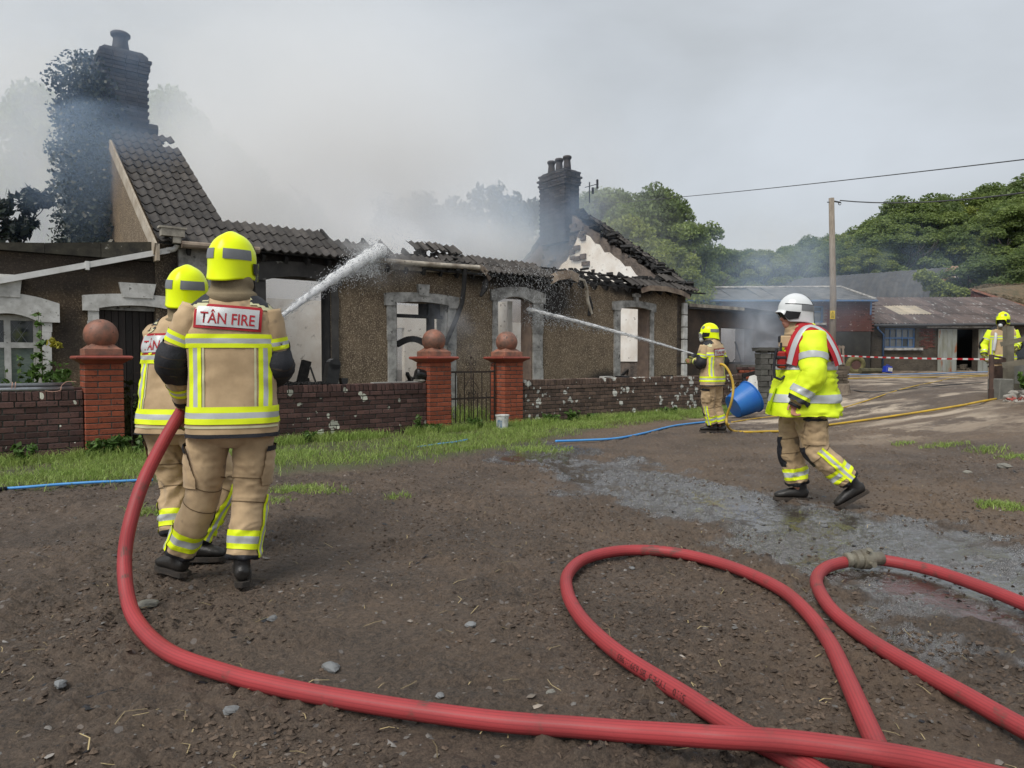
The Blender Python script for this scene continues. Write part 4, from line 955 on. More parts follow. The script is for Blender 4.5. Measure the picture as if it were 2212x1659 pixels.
for a, b in ((bw(2024, 700)[0], bw(2064, 700)[0]), (bw(2111, 700)[0], bw(2150, 700)[0])):
    m = MB(); m.box(((a+b)/2, YB-.12, (ZB+dz1)/2+.02), (b-a, .05, dz1-ZB-.04)); dd = m.build('sliding_door', DOORM, low)
    for t in (.25, .5, .75): mm = MB(); mm.box((a+(b-a)*t, YB-.15, (ZB+dz1)/2), (.02, .02, dz1-ZB-.1)); mm.build('door_rib', DOORM, dd)
BRKP = MB()
for r in range(14):
    for k in range(3):
        if random.random() < .8: BRKP.box((bw(1986, 700)[0]+.1+k*.24+(r % 2)*.1, YB-.005, bw(1986, 752)[1]+r*.078), (.22, .05, .065), j=.004)
tag(BRKP.build('exposed_brick', RBR, low), kind='stuff')
m = MB()
for q in range(26): m.box((dA+random.uniform(0, dB-dA), YB+.3+random.uniform(0, 1), ZB+random.uniform(0, .35)), (random.uniform(.1, .5), .2, random.uniform(.05, .3)), Matrix.Rotation(random.uniform(0, 3), 3, 'Z'), j=.03)
tag(m.build('clutter', REND, low), kind='stuff')

# two-storey brick building with a hipped roof
bx0, bx1 = bw(1560, 650, 35)[0], bw(1881, 650, 35)[0]; bt, bb = bw(1880, 651, 35)[1], .45; zc_ = bw(1800, 717, 35)[1]
bb_ = empty('brick_barn', ((bx0+bx1)/2, 35, .5), 'red brick farm building with black-tarred lower wall and small blue window behind the utility pole', 'barn')
sw0, sw1, sz0, sz1 = bw(1748, 650, 35)[0], bw(1779, 650, 35)[0], bw(1760, 697, 35)[1], bw(1760, 661, 35)[1]
m = MB(Matrix.Translation((0, 35, 0))); wall_with_holes(m, bx0, bx1, zc_+.02, bt, .0, .35, [(sw0, sw1, sz0, sz1)]); m.build('upper_wall', mat('brick_mortar', (.10, .07, .06), (.16, .14, .13), scale=4), bb_)
m = MB(); m.box(((bx0+bx1)/2, 35.15, (bb+zc_)/2), (bx1-bx0, .42, zc_-bb)); m.build('lower_wall', RENB, bb_)
m = MB(); m.box((bx1-.1, 38, (bb+bt)/2), (.3, 5.9, bt-bb)); m.build('end_wall', RENB, bb_)
m = MB(); r = 0; z = zc_+.06; allb = []
while z < bt-.02:
    k = 0; x = bx0+(.11 if r % 2 else 0)
    while x < bx1:
        if not (sw0-.15 < x < sw1+.05 and sz0-.02 < z < sz1+.03): allb.append((x+.11, z, r))
        x += .235
    z += .078; r += 1
vis = [b for b in allb if b[0] > bw(1690, 650, 35)[0]]
big = sorted(vis, key=lambda b: random.random())[:290]; bs_ = set(big)
me = MB().box((0, 0, 0), (.22, .08, .065)).mesh('brick', RBR)
for b in big: inst('brick', me, Matrix.Translation((b[0], 35.022, b[1])), bb_)
for b in allb:
    if b not in bs_: m.box((b[0], 35.022, b[1]), (.22, .08, .065))
tag(m.build('brick_facing', RBR, bb_), kind='stuff')
m = MB()
for (a, b, c, d) in ((sw0, sw1, sz0, sz0+.07), (sw0, sw1, sz1-.07, sz1), (sw0, sw0+.07, sz0, sz1), (sw1-.07, sw1, sz0, sz1), (sw0, sw1, (sz0+sz1)/2+.1, (sz0+sz1)/2+.16)): m.box(((a+b)/2, 35.08+random.random()*.004, (c+d)/2), (b-a, .06, d-c))
wf = m.build('window_frame', BLUEP, bb_)
m = MB(); m.box(((sw0+sw1)/2, 35.12, sz0+.28), (sw1-sw0, .01, .5)); m.build('pane', PANE, wf)
m = MB(); m.box(((sw0+sw1)/2, 35.16, sz1-.2), (sw1-sw0, .01, .5)); m.build('pane', GLASSD, wf)
m = MB(); m.box(((sw0+sw1)/2, 34.95, sz0-.06), (sw1-sw0+.2, .2, .1)); m.build('window_sill', TRIM, bb_)
# hipped roof, its left part fallen in and wet
rt = bw(1818, 622, 37.5)[1]; rx = bw(1818, 622, 37.5)[0]; rl = bw(1500, 637, 37.5)[0]
e_ = bt+.03; ym = 37.6; nsh = 14
for k in range(nsh):
    a = bx0-3+(rx-bx0+3)*k/nsh; b = bx0-3+(rx-bx0+3)*(k+1)/nsh; dz = random.uniform(-.10, .02) if k < 9 else 0
    m = MB(); m.prism([(a, 34.7, e_), (b+.03, 34.7, e_), (b+.03, ym, rt+dz-.3*(k < 3)), (a, ym, rt+dz-.3*(k < 3))], (0, 0, 0), (0, 0, .04)); m.build('roof_sheet', GREYR, bb_)
m = MB(); m.prism([(rx, 34.7, e_), (bx1+.1, 34.7, e_), (rx, ym, rt)], (0, 0, 0), (0, 0, .04)); m.build('roof_sheet', GREYR, bb_)
m = MB(); m.prism([(bx1+.1, 34.7, e_), (bx1+.1, 40.5, e_), (rx, ym, rt)], (0, 0, .0), (0, 0, .045)); m.build('roof_sheet', GREYR, bb_)
m = MB(); m.prism([(rx, ym, rt), (bx1+.1, 40.5, e_), (bx0-3, 40.5, e_), (bx0-3, ym, rt)], (0, 0, 0.004), (0, 0, .045)); m.build('rear_roof', GREYR, bb_)
m = MB(); m.tube([(bx1+.08, 34.68, e_+.05), (rx, ym, rt+.07), (rl, ym, rt+.03)], .07, 6); m.build('ridge_capping', TRIM, bb_)
m = MB(); m.tube([(bx0-3, 34.62, e_-.03), (bx1+.15, 34.62, e_-.03)], .05, 6); m.build('gutter', BLUEP, bb_)
m = MB(); m.tube([(bx1-.1, 34.75, e_-.03), (bx1-.1, 34.8, e_-.7)], .04, 6); m.build('downpipe', BLUEP, bb_)

# arched corrugated-iron barn behind
A = W(1640, 640, 56); B = W(2058, 640, 47); A.z = B.z = 0; ax = (B-A).normalized(); az_ = Vector((-ax.y, ax.x, 0)); Ln = (B-A).length; RR = 4.3
zc = W(1850, 578, 51).z-RR; ni = empty('arched_barn', (A+B)/2, 'black corrugated-iron arched barn with a rusty end bay, behind the farm sheds', 'barn')
def arc_strip(s0, s1, rr, mt, name, th0=-8, th1=188, n=30, per=.30, parent=ni):
    k = max(2, int((s1-s0)/per)*2); vs = []; fs = []
    for i in range(k+1):
        s = s0+(s1-s0)*i/k; off = .03*(1 if i % 2 else -1)
        for j in range(n+1):
            t = R(th0+(th1-th0)*j/n); p = A+ax*s+az_*(RR*1.05-(rr+off)*math.cos(t)); vs.append((p.x, p.y, zc+(rr+off)*math.sin(t)))
    for i in range(k):
        for j in range(n): a = i*(n+1)+j; fs.append((a, a+1, a+n+2, a+n+1))
    me = bpy.data.meshes.new(name); me.from_pydata(vs, [], fs); me.materials.append(mt); return link(name, me, parent)
ns = 12
for k in range(ns): arc_strip(Ln*k/(ns+1), Ln*(k+1)/(ns+1)+.1, RR+random.uniform(-.015, .015), TAR, 'roof_bay')
arc_strip(Ln*ns/(ns+1), Ln, RR+.05, RUST, 'roof_bay'); 
arc_strip(Ln-.25, Ln+.05, RR+.08, TRIM, 'end_rim', per=.15); arc_strip(-.05, .15, RR+.04, TRIM, 'end_rim', per=.1)
m = MB()
c = A+ax*(Ln-.3)+az_*RR*1.05; m.prism([tuple(c-az_*RR*.98*math.cos(R(t))+Vector((0, 0, zc+RR*.98*math.sin(R(t))))) for t in range(0, 181, 12)]+[(c+az_*RR*.98).to_tuple(), (c-az_*RR*.98).to_tuple()], (0, 0, 0), ax*.1); m.build('end_wall', RUST, ni)

# far right roof with a sloping brick verge
rs = empty('stone_roofed_shed', (27, 39, .6), 'shed with a mossy brown stone roof and red brick verge at the far right edge', 'farm shed')
BRR2 = mat('mossy_stone_roof', (.17, .12, .075), (.085, .075, .045), rough=.95, scale=3, bump=1, bs=14, bdist=.05, objv=.25, islands=True)
vA, vB = W(2104, 629, 41.4), W(2300, 692, 39.5)
m = MB(); 
m.prism([tuple(vA), tuple(vB), (vB.x, vB.y, 1.0), (vA.x, vA.y, 1.0)], (0, 0, 0), (0, .3, 0)); m.build('gable_wall', RBR, rs)
m = MB(); m.bar(vA+Vector((-.05, .1, .08)), vB+Vector((0, .1, .08)), .4, .12); m.build('verge_coping', CLAY, rs)
m = MB(); tA, tB = W(2130, 620, 44), W(2330, 612, 44)
m.prism([tuple(vA+Vector((0, .35, 0))), tuple(vB+Vector((0, .35, 0))), tuple(tB), tuple(tA)], (0, 0, 0), (0, 0, .1)); m.build('roof_slab', BRR2, rs)
m = MB()
for q in range(900):
    u, v = random.random(), random.random(); p = (vA*(1-u)+vB*u)*(1-v)+(tA*(1-u)+tB*u)*v
    m.box((p.x, p.y+.35*(1-v), p.z+.12), (random.uniform(.15, .35), random.uniform(.12, .25), .04), Matrix.Rotation(.4, 3, 'Y') @ Matrix.Rotation(random.uniform(-.2, .2), 3, 'X'), j=.02)
tag(m.build('stone_slates', BRR2, rs), kind='stuff')

# utility pole, wires
POLE = mat('weathered_grey_pole', (.24, .205, .165), (.15, .125, .10), rough=.85, scale=5, bump=.6, bs=30, stretch=(6, 6, .6))
YP = 26.0; pb = W(1797, 815, YP); ptp = W(1796, 428, YP)
up = empty('utility_pole', (pb.x, YP, .5), 'weathered wooden utility pole with a yellow warning sign standing behind the wooden pallet', 'utility pole')
m = MB(); m.tube([(pb.x, YP, .3), (pb.x, YP, 3.5), (ptp.x, YP, ptp.z)], [.125, .115, .095], 14); m.build('pole', POLE, up, smooth=True)
m = MB(); m.tube([(ptp.x+.1, YP-.02, ptp.z-.12), (ptp.x+.32, YP-.02, ptp.z-.16)], .03, 8); m.tube([(ptp.x+.3+.05*math.cos(t), YP-.02, ptp.z-.2+.05*math.sin(t)) for t in [i*.7 for i in range(9)]], .015, 5); m.box((ptp.x-.12, YP-.02, ptp.z-.15), (.08, .03, .03)); m.build('wire_bracket', TAR, up)
YEL = mat('yellow_sign_plate', (.72, .52, .03), (.62, .45, .03), rough=.45, scale=6, bump=0)
DK = mat('black_print', (.015, .015, .015), None, rough=.6, bump=0)
sg = W(1798, 680, YP-.14); m = MB(); m.box((sg.x+.01, YP-.135, sg.z), (.17, .012, .30)); sgo = m.build('warning_sign', YEL, up)
m = MB(); y_ = YP-.144
tr = [(sg.x-.055, y_, sg.z+.0), (sg.x+.075, y_, sg.z+.0), (sg.x+.01, y_, sg.z+.115)]
for i in range(3): m.bar(tr[i], tr[(i+1) % 3], .004, .012, up=(0, 1, 0))
m.bar((sg.x+.0, y_, sg.z+.075), (sg.x+.02, y_, sg.z+.045), .004, .01, up=(0, 1, 0)); m.bar((sg.x+.02, y_, sg.z+.045), (sg.x+.0, y_, sg.z+.015), .004, .01, up=(0, 1, 0))
for q in range(4): m.box((sg.x+.01, y_, sg.z-.035-q*.025), (.12, .004, .008))
m.build('sign_print', DK, sgo)
def wire(pts, r, lb, mt=TAR, n=10, sag=0):
    P = [Vector(p) for p in pts]; out = []
    for a, b in zip(P[:-1], P[1:]):
        for i in range(n): t = i/n; out.append(a.lerp(b, t)-Vector((0, 0, sag*4*t*(1-t))))
    out.append(P[-1]); m = MB(); m.tube(out, r, 6); return tag(m.build('overhead_wire', mt), lb, 'wire')
wire([W(1815, 433, YP), W(2330, 398, 16)], .022, 'thick black cable running right from the top of the utility pole', sag=.22)
wire([W(1250, 441, 40), W(1452, 427, 34), W(2350, 328, 15)], .014, 'thin overhead wire crossing the sky above the utility pole', sag=.05)

# things against the sheds and in the yard
TY = mat('mossy_yellowed_tyre', (.17, .155, .065), (.09, .085, .045), rough=.9, scale=6, bump=.5, bs=20)
HUB = mat('rusty_hub', (.13, .07, .06), (.08, .05, .045), rough=.8, scale=6, bump=.3)
yw = 33.8; wc = W(1848, 788, yw); wh = empty('tractor_wheel', (wc.x, yw, .6), 'mossy yellow-green tractor tyre leaning on the dark wall behind the pallet', 'wheel')
LT = Matrix.Translation(wc) @ Matrix.Rotation(R(-80), 4, 'X') @ Matrix.Rotation(.1, 4, 'Y')
m = MB(LT); pr = [(.22, -.08), (.30, -.12), (.40, -.11), (.44, -.05), (.445, 0), (.44, .05), (.40, .11), (.30, .12), (.22, .08)]
vs = [];
for i in range(28):
    a = 2*PI*i/28; 
    for r_, h_ in pr: rr = r_+(.012 if (i % 2 and r_ > .38) else 0); vs.append((rr*math.cos(a), rr*math.sin(a), h_))
fs = [(i*9+j, ((i+1) % 28)*9+j, ((i+1) % 28)*9+(j+1) % 9, i*9+(j+1) % 9) for i in range(28) for j in range(9)]
m.add(vs, fs); m.build('tyre', TY, wh, smooth=True)
m = MB(LT); m.lathe([(.22, -.08), (.22, .06), (.19, .06), (.17, .0), (.07, .0), (.06, .03)], (0, 0, 0), 22); m.build('rim', HUB, wh)
m = MB(LT); m.lathe([(.055, .031), (.01, .033)], (0, 0, 0), 14); m.build('hub_hole', BLACK, wh)  # flat black disc, the shade inside the hub opening painted on
LOGM = mat('mossy_log', (.095, .085, .05), (.05, .05, .03), rough=.9, scale=5, bump=.8, bs=20)
m = MB(); a, b = W(1858, 801, 33), W(1903, 801, 33.3); m.tube([tuple(a), tuple(b)], .13, 9); tag(m.build('log', LOGM), 'mossy squared log lying beside the tractor tyre', 'log')
JC = mat('deep_blue_plastic', (.015, .04, .42), (.02, .05, .34), rough=.35, scale=8, bump=0)
c = W(1917, 798, 32.5); jc = empty('jerry_can', (c.x, c.y, .6), 'small deep blue plastic can with a white label below the downpipe', 'jerry can')
m = MB(Matrix.Translation(c) @ Matrix.Rotation(.3, 4, 'Z') @ Matrix.Rotation(.12, 4, 'Y')); m.box((0, 0, 0), (.38, .26, .30), taper=.85, j=.005); m.tube([(-.1, 0, .15), (-.08, 0, .2), (.08, 0, .2), (.1, 0, .15)], .02, 6); m.build('can_body', JC, jc, bevel=.02)
m = MB(Matrix.Translation(c) @ Matrix.Rotation(.3, 4, 'Z') @ Matrix.Rotation(.12, 4, 'Y')); m.box((.03, -.135, .0), (.24, .01, .16)); m.build('white_label', TRIMW, jc)
WD = mat('grey_weathered_pallet', (.23, .185, .145), (.15, .12, .095), rough=.85, scale=4, bump=.5, bs=25, objv=.2)
c = G(1813, 846); LBX = Matrix.Translation((c.x, c.y+.25, c.z))
k_ = c.y/1530
lw_ = empty('low_brick_block', LBX.translation, 'short weathered brick base with stone slabs under the leaning pallet', 'low wall')
STN = mat('mossy_block', (.14, .11, .085), (.085, .068, .05), rough=.95, scale=5, bump=.9, bs=18, objv=.2)
m = MB(LBX); m.box((0, 0, .22), (36*k_, .45, .44)); m.build('core', STN, lw_)
z = .0
for r in range(7):
    for q in range(3):
        me = MB().box((0, 0, 0), (12*k_-.01, .06, .062), j=.004).mesh('brick', STN); inst('brick', me, LBX @ Matrix.Translation((-12*k_+q*12*k_+(r % 2)*.03, -.24, .04+r*.072)), lw_)
for r in range(2):
    m = MB(LBX); m.box((.02*r, -.01, .57+r*.12-.06), (40*k_, .52, .10), j=.01); m.build('slab', STN, lw_)
pl = empty('pallet', LBX @ Vector((0, .1, .7)), 'grey wooden pallet standing on the low brick block in front of the utility pole', 'pallet')
PT = LBX @ Matrix.Translation((-.02, .02, .70)) @ Matrix.Rotation(-.22, 4, 'X') @ Matrix.Rotation(.05, 4, 'Y')
for q in range(6):
    me = MB().box((0, 0, .26), (.052, .018, .52)).mesh('slat', WD); inst('slat', me, PT @ Matrix.Translation((-.24+q*.093, -.04, .0)), pl)
for z in (.02, .25, .48): m = MB(PT); m.box((0, 0, z), (.56, .05, .06)); m.build('bearer', WD, pl)
m = MB(PT); m.box((.27, .06, .26), (.02, .09, .5)); m.build('side_board', WD, pl)
p = G(1821, 850); STU = mat('cut_stump', (.26, .21, .155), (.16, .125, .10), rough=.9, scale=8, bump=.6)
st = empty('tree_stump', p, 'pale sawn tree stump on the mud in front of the pallet', 'stump'); k_ = p.y/1530
m = MB(Matrix.Translation(p)); m.lathe([(18*k_, -.05), (15*k_, .03), (13.5*k_, .12), (12.5*k_, 20*k_), (11.8*k_, 20.5*k_)], (0, 0, 0), 14); m.build('trunk_base', STU, st, smooth=False)
m = MB(Matrix.Translation(p)); m.lathe([(11.7*k_, 20.6*k_), (9*k_, 20.9*k_)], (0, 0, 0), 14); m.build('sawn_face', mat('sawn_wood', (.36, .30, .22), (.25, .2, .15), scale=18), st)

# barrier tape, red and white, twisted
TR, TWH = mat('tape_red', (.55, .02, .03), None, rough=.4, bump=0), mat('tape_white', (.75, .73, .72), None, rough=.4, bump=0)
a, b = W(1808, 768, 18), W(2140, 776, 13.7); tp = MB(); n_ = 360; L_ = (b-a).length; vs = []; fs = []; mi = []
for i in range(n_+1):
    t = i/n_; p = a.lerp(b, t)-Vector((0, 0, .02*math.sin(PI*t))); an = t*L_*2.6+math.sin(t*9); w = Vector((0, .3*math.cos(an), .7*abs(math.cos(an))+.5)).normalized()*.017
    vs += [p-w, p+w]
for i in range(n_): fs.append((2*i, 2*i+1, 2*i+3, 2*i+2)); mi.append(int(i*L_/n_/.13) % 2)
tp.add(vs, fs); tp.m = mi
tag(tp.build('barrier_tape', [TR, TWH]), 'red and white striped barrier tape stretched from the pallet to the gate post', 'barrier tape')

# field gate, fence and rockery on the right
GW = mat('grey_green_fence_timber', (.185, .165, .125), (.115, .105, .08), rough=.9, scale=4, bump=.6, bs=25, objv=.12)
RP = mat('rusty_brown_gatepost', (.06, .042, .035), (.10, .06, .045), rough=.8, scale=7, bump=.5)
CON = mat('grey_concrete_block', (.20, .195, .175), (.13, .13, .115), rough=.95, scale=6, bump=.7, bs=30)
YG = 13.6
def q3(px, py, Y=YG): return W(px, py, Y)
gp = empty('gate_post', q3(2142, 863), 'rusty brown steel gate post with a short cross bar where the barrier tape ends', 'gate post')
m = MB(); m.tube([tuple(q3(2142, 868)), tuple(q3(2142, 766))], .045, 10); m.build('post', RP, gp)
m = MB(); m.tube([tuple(q3(2142, 868, YG-.01)), tuple(q3(2142, 840, YG-.01))], .058, 10); m.build('post_sleeve', RP, gp)
m = MB(); m.bar(q3(2137, 779), q3(2172, 780), .05, .075); m.bar(q3(2140, 767), q3(2176, 776), .03, .03); m.build('cross_bar', RP, gp)
fc = empty('rail_fence', q3(2178, 860), 'weathered wooden post-and-rail fence at the right edge of the yard', 'fence')
m = MB(); a, b = q3(2179, 850), q3(2178, 705); m.bar(a, b, .13, .13); m.build('fence_post', GW, fc)
for (xa, ya, xb, yb, yy) in ((2161, 744, 2300, 712, 13.4), (2165, 789, 2300, 769, 13.4), (2164, 833, 2205, 835, 13.4)):
    m = MB(); m.bar(q3(xa, ya, yy), q3(xb, yb, yy-.6 if xb > 2250 else yy), .04, .085 if ya < 780 else .105); m.build('fence_rail', GW, fc)
m = MB(); m.bar(q3(2290, 850, 12.8), q3(2290, 700, 12.8), .13, .13); m.build('fence_post', GW, fc)
m = MB(); m.bar(q3(2150, 792, 13.8), q3(2150, 818, 13.8), .06, .04); m.box(q3(2158, 804, 13.9), (.18, .04, .25)); tag(m.build('gate_board', RP), 'dark panel standing behind the gate post on the concrete block', 'board')
m = MB(); c = q3(2161, 842, 13.55); m.box(c, (.27, .35, .42), j=.01); tag(m.build('concrete_block', CON, bevel=.015), 'grey concrete block at the foot of the rusty gate post', 'block')
m = MB(); c = q3(2205, 815, 14.2); m.box(c, (.55, .3, .5), j=.02); tag(m.build('concrete_block', CON, bevel=.015), 'second grey block behind the lower fence rail', 'block')
RK = mat('pale_rockery_stone', (.33, .31, .275), (.17, .16, .14), rough=.95, scale=7, bump=.8, bs=25, objv=.25)
rk = empty('rockery_wall', q3(2190, 900, 12.8), 'low dry-stone rockery edging of pale stones with plants at the right edge', 'rockery'); q = 0
for row in range(5):
    for k in range(13):
        t = k/12; X_, Y_ = 9.05+.9*t+random.uniform(-.04, .04), 12.9-2.6*t; zz = float(gz(X_, Y_))+row*.075
        if row > 1+2.5*(1-abs(t-.35)): continue
        rock((X_+row*.05, Y_+row*.02, zz), random.uniform(.08, .16), q*1.3+.7, 'stone', RK, rk, .5); q += 1
# a parked vehicle's nose showing behind the fence
CP = mat('dark_slate_car_paint', (.022, .028, .034), (.03, .036, .042), rough=.25, bump=0, coat=.6, objv=0)
car = empty('parked_vehicle', W(2290, 850, 17.5), 'dark grey vehicle half hidden behind the fence at the right edge', 'vehicle')
def c3(px, py, Y=17.5): return W(px, py, Y)
m = MB(); pol = [c3(2182, 800), c3(2180, 762), c3(2186, 741), c3(2205, 731), c3(2222, 712), c3(2240, 701), c3(2360, 696), c3(2370, 800)]
m.prism([tuple(p) for p in pol], (0, 0, 0), (1.35, 1.75, 0)); m.build('body', CP, car, bevel=.05)
m = MB(); pol = [c3(2212, 731), c3(2226, 713), c3(2243, 704), c3(2290, 702), c3(2290, 731)]
m.prism([tuple(p) for p in pol], (0, -.012, 0), (0, 0, 0)); m.build('side_window', GLASSD, car)
m = MB(); c = c3(2194, 750, 17.42); m.box(c, (.16, .06, .1)); m.build('headlight', PANE, car, bevel=.02)
for x in (2212, 2340):
    c = c3(x, 803); m = MB(Matrix.Translation(c) @ Matrix.Rotation(PI/2, 4, 'X')); m.lathe([(.2, -.12), (.34, -.12), (.36, -.08), (.36, .08), (.34, .12), (.2, .12)], (0, 0, 0), 24); m.build('wheel', BLK, car)

# grey stone pier, leaning white door, blue tub beside the small firefighter
STP = mat('grey_stone_pier', (.12, .115, .105), (.075, .075, .065), rough=.95, scale=5, bump=.9, bs=16, objv=.25)
p = G(1662, 884); pr_ = empty('stone_pier', p, 'grey block-built gate pier with a flat slab cap, left of the white-helmeted officer', 'gate pier'); pt = Matrix.Translation((p.x, p.y+.2, p.z))
hz = W(1660, 752, p.y+.2).z-p.z; z = .0; r = 0
m = MB(pt); m.box((0, 0, hz/2-.1), (.40, .40, hz-.06)); m.build('core', MORT, pr_)
while z < hz-.1:
    for sx, w_ in ((-1, .25), (1, .20)) if r % 2 else ((-1, .18), (1, .27)):
        m = MB(pt); m.box((sx*(.235-w_/2), -.02, z+.065), (w_-.012, .44, .122), j=.008); m.build('block', STP, pr_)
    z += .135; r += 1
m = MB(pt); m.box((0, -.02, hz-.03), (.56, .56, .07), j=.01); m.build('cap_slab', STP, pr_)
WP = mat('flaking_white_board', (.60, .60, .57), (.48, .48, .45), rough=.6, scale=6, bump=.2, speck=((.10, .10, .095), 15, .62))
pA, pB = G(1640, 884), None; Y_ = 17.0
m = MB(); pol = [W(1623, 874, Y_), W(1654, 876, Y_), W(1650, 838, Y_+.1), W(1641, 816, Y_+.2), W(1630, 810, Y_+.2), W(1620, 813, Y_+.2), W(1615, 826, Y_+.15)]
m.prism([tuple(v) for v in pol], (0, 0, 0), (0, .04, 0)); tag(m.build('white_panel', WP), 'flaking white arched-top panel leaning against the stone pier', 'panel')
m = MB(); m.bar(W(1612, 880, 17.15), W(1607, 812, 17.4), .07, .09); m.bar(W(1604, 812, 17.35), W(1646, 801, 17.4), .06, .09); m.bar(W(1660, 880, 17.1), W(1646, 806, 17.4), .06, .07); tag(m.build('charred_frame', CHAR), 'charred timber frame behind the leaning white panel', 'frame')
bl = empty('sill_wall', W(1620, 812, 18.3), 'short stack of orange-red bricks below the annexe window', 'brick stack')
for r in range(6):
    for k in range(5):
        me = brickmesh(BRR if r % 2 else BRK); c = W(1597+k*12+(r % 2)*5, 794, 18.2); inst('brick', me, Matrix.Translation((c.x, 18.2, c.z-.02-r*.078)) @ Matrix.Diagonal((.62, 1, 1, 1)), bl)
m = MB(); c = W(1622, 830, 18.35); m.box((c.x, 18.35, c.z-.0), (.75, .15, 1.0)); m.build('mortar_core', MORT, bl)
TUB = mat('scuffed_blue_tub', (.012, .11, .42), (.02, .14, .42), rough=.4, scale=4, bump=.1, objv=0, speck=((.045, .035, .03), 2.4, .60))
c = W(1607, 864, 15.4); tb = empty('blue_tub', (c.x, c.y, 0), 'large bright blue plastic feed tub tipped over behind the yellow hose', 'tub')
TT = Matrix.Translation(c+Vector((-.02, 0, -.03))) @ Matrix.Rotation(R(-28), 4, 'X') @ Matrix.Rotation(R(60), 4, 'Y') @ Matrix.Scale(.9, 4)
m = MB(TT); m.lathe([(.27, -.30), (.29, -.29), (.345, -.05), (.39, .22), (.405, .24), (.42, .24), (.42, .265), (.395, .27), (.375, .22), (.33, -.05), (.27, -.27), (.02, -.275)], (0, 0, 0), 48); m.build('tub_shell', TUB, tb)
# ------------------------------------------------------------------ trees, ivy, grass
LF = leafmat('sycamore_leaves', (.125, .18, .05), (.23, .29, .085), scale=.7, tr=.5)
LF2 = leafmat('hazel_leaves', (.10, .15, .05), (.175, .23, .075), scale=.8, tr=.5)
LF3 = leafmat('yellow_green_leaves', (.18, .23, .05), (.27, .31, .07), scale=.9, tr=.5)
LFD = leafmat('smoke_darkened_leaves', (.018, .026, .018), (.035, .045, .028), scale=.9, tr=.15)
LFI = leafmat('ivy_leaves', (.012, .018, .013), (.028, .04, .022), scale=3, rough=.4, tr=.1)
BARK = mat('tree_bark', (.07, .058, .045), (.04, .034, .028), rough=.95, scale=6, bump=.7, bs=15)
BARKD = mat('dark_twigs', (.03, .026, .024), (.018, .016, .015), rough=.95, scale=6, bump=.2)
def leaves(centres, radii, n, size, rng, shell=.55, flat=.0, lenk=1.5, up=.5):
    """leaf quads spread through the outer part of ellipsoidal clumps"""
    C = np.array(centres, float); Rr = np.array(radii, float); 
    if Rr.ndim == 1: Rr = Rr[:, None]*np.ones((1, 3))
    w = (Rr[:, 0]*Rr[:, 2]); w = w/w.sum(); idx = rng.choice(len(C), n, p=w)
    d = rng.normal(size=(n, 3)); d /= np.linalg.norm(d, axis=1)[:, None]; d[:, 2] = np.where(d[:, 2] < -.3, -d[:, 2]*.5, d[:, 2])
    r = shell+(1-shell)*rng.random(n)**.6; P = C[idx]+d*Rr[idx]*r[:, None]
    a = rng.normal(size=(n, 3))*.8+d*.2; a[:, 2] -= .35; a /= np.linalg.norm(a, axis=1)[:, None]
    b = np.cross(a, d*.6+np.array([0, 0, up])+rng.normal(size=(n, 3))*.45); b /= np.linalg.norm(b, axis=1)[:, None]+1e-9
    s = size*(.6+.8*rng.random(n))[:, None]
    V = np.stack([P-a*s*lenk*.5, P+b*s*.42, P+a*s*lenk*.5, P-b*s*.42], 1).reshape(-1, 3); F = np.arange(4*n).reshape(n, 4); return V, F
def crown_mesh(nm, seed, h, rad, n, size, mt, nclump=26, sparse=False):
    rng = np.random.default_rng(seed); cs = []; rs = []
    for k in range(nclump):
        z = rng.random()**.8; rr = rad*math.sqrt(max(.05, 1-(2*z-.75)**2/1.6))*(.35+.65*rng.random()**.5); a = rng.random()*2*PI
        cs.append((rr*math.cos(a), rr*math.sin(a), h*(.22+.72*z))); rs.append(rad*(.17+.20*rng.random())*np.array([1, 1, .95]))
    V, F = leaves(cs, rs, n, size, rng, .5)
    o = npmesh(nm, V, F, mt); me = o.data; bpy.data.objects.remove(o); return me, cs
def branch(mb, p, d, l, r, depth, rng, spread=.5, out=None):
    q = p+d*l; mid = (p+q)/2+Vector(rng.normal(size=3))*l*.05
    mb.tube([tuple(p), tuple(mid), tuple(q)], [r, r*.85, r*.65], 5, caps=False)
    if depth == 0:
        if out is not None: out.append(tuple(q)); out.append(tuple(mid))
        return
    for k in range(2 if rng.random() < .6 else 3):
        nd = (d+Vector(rng.normal(size=3))*spread+Vector((0, 0, .22))).normalized(); branch(mb, q if k else p.lerp(q, .92), nd, l*rng.uniform(.62, .85), r*.62, depth-1, rng, spread, out)
CR = [crown_mesh('crown', 11+i, 10, 3.6, 24000, .155, m_, 38) for i, m_ in enumerate((LF, LF2, LF3, LF))]
TRK = []
for i in range(3):
    mb = MB(); rng = np.random.default_rng(50+i); mb.tube([(0, 0, -.5), (.1, .05, 2.4)], [.32, .22], 8)
    for k in range(4): branch(mb, Vector((.1, .05, 2.2)), Vector((math.cos(k*1.7)*.5, math.sin(k*1.7)*.5, 1)).normalized(), 2.6, .15, 2, rng, .4)
    TRK.append(mb.mesh('trunk', BARK))
def tree(x, y, h, k, lb, group, cat='tree', name='broadleaf_tree', w=1.0, rz=None, cr=None):
    z = float(gtop(np.array(x), np.array(y))); t = empty(name, (x, y, z), lb, cat, group); rz = random.uniform(0, 6.28) if rz is None else rz
    S = Matrix.Translation((x, y, z)) @ Matrix.Rotation(rz, 4, 'Z') @ Matrix.Diagonal((h/10*w, h/10*w, h/10, 1))
    inst('crown', (cr or CR[k % 4][0]), S, t); inst('trunk', TRK[k % 3], S, t); return t
G1 = 'broadleaf trees on the bank behind the farm'
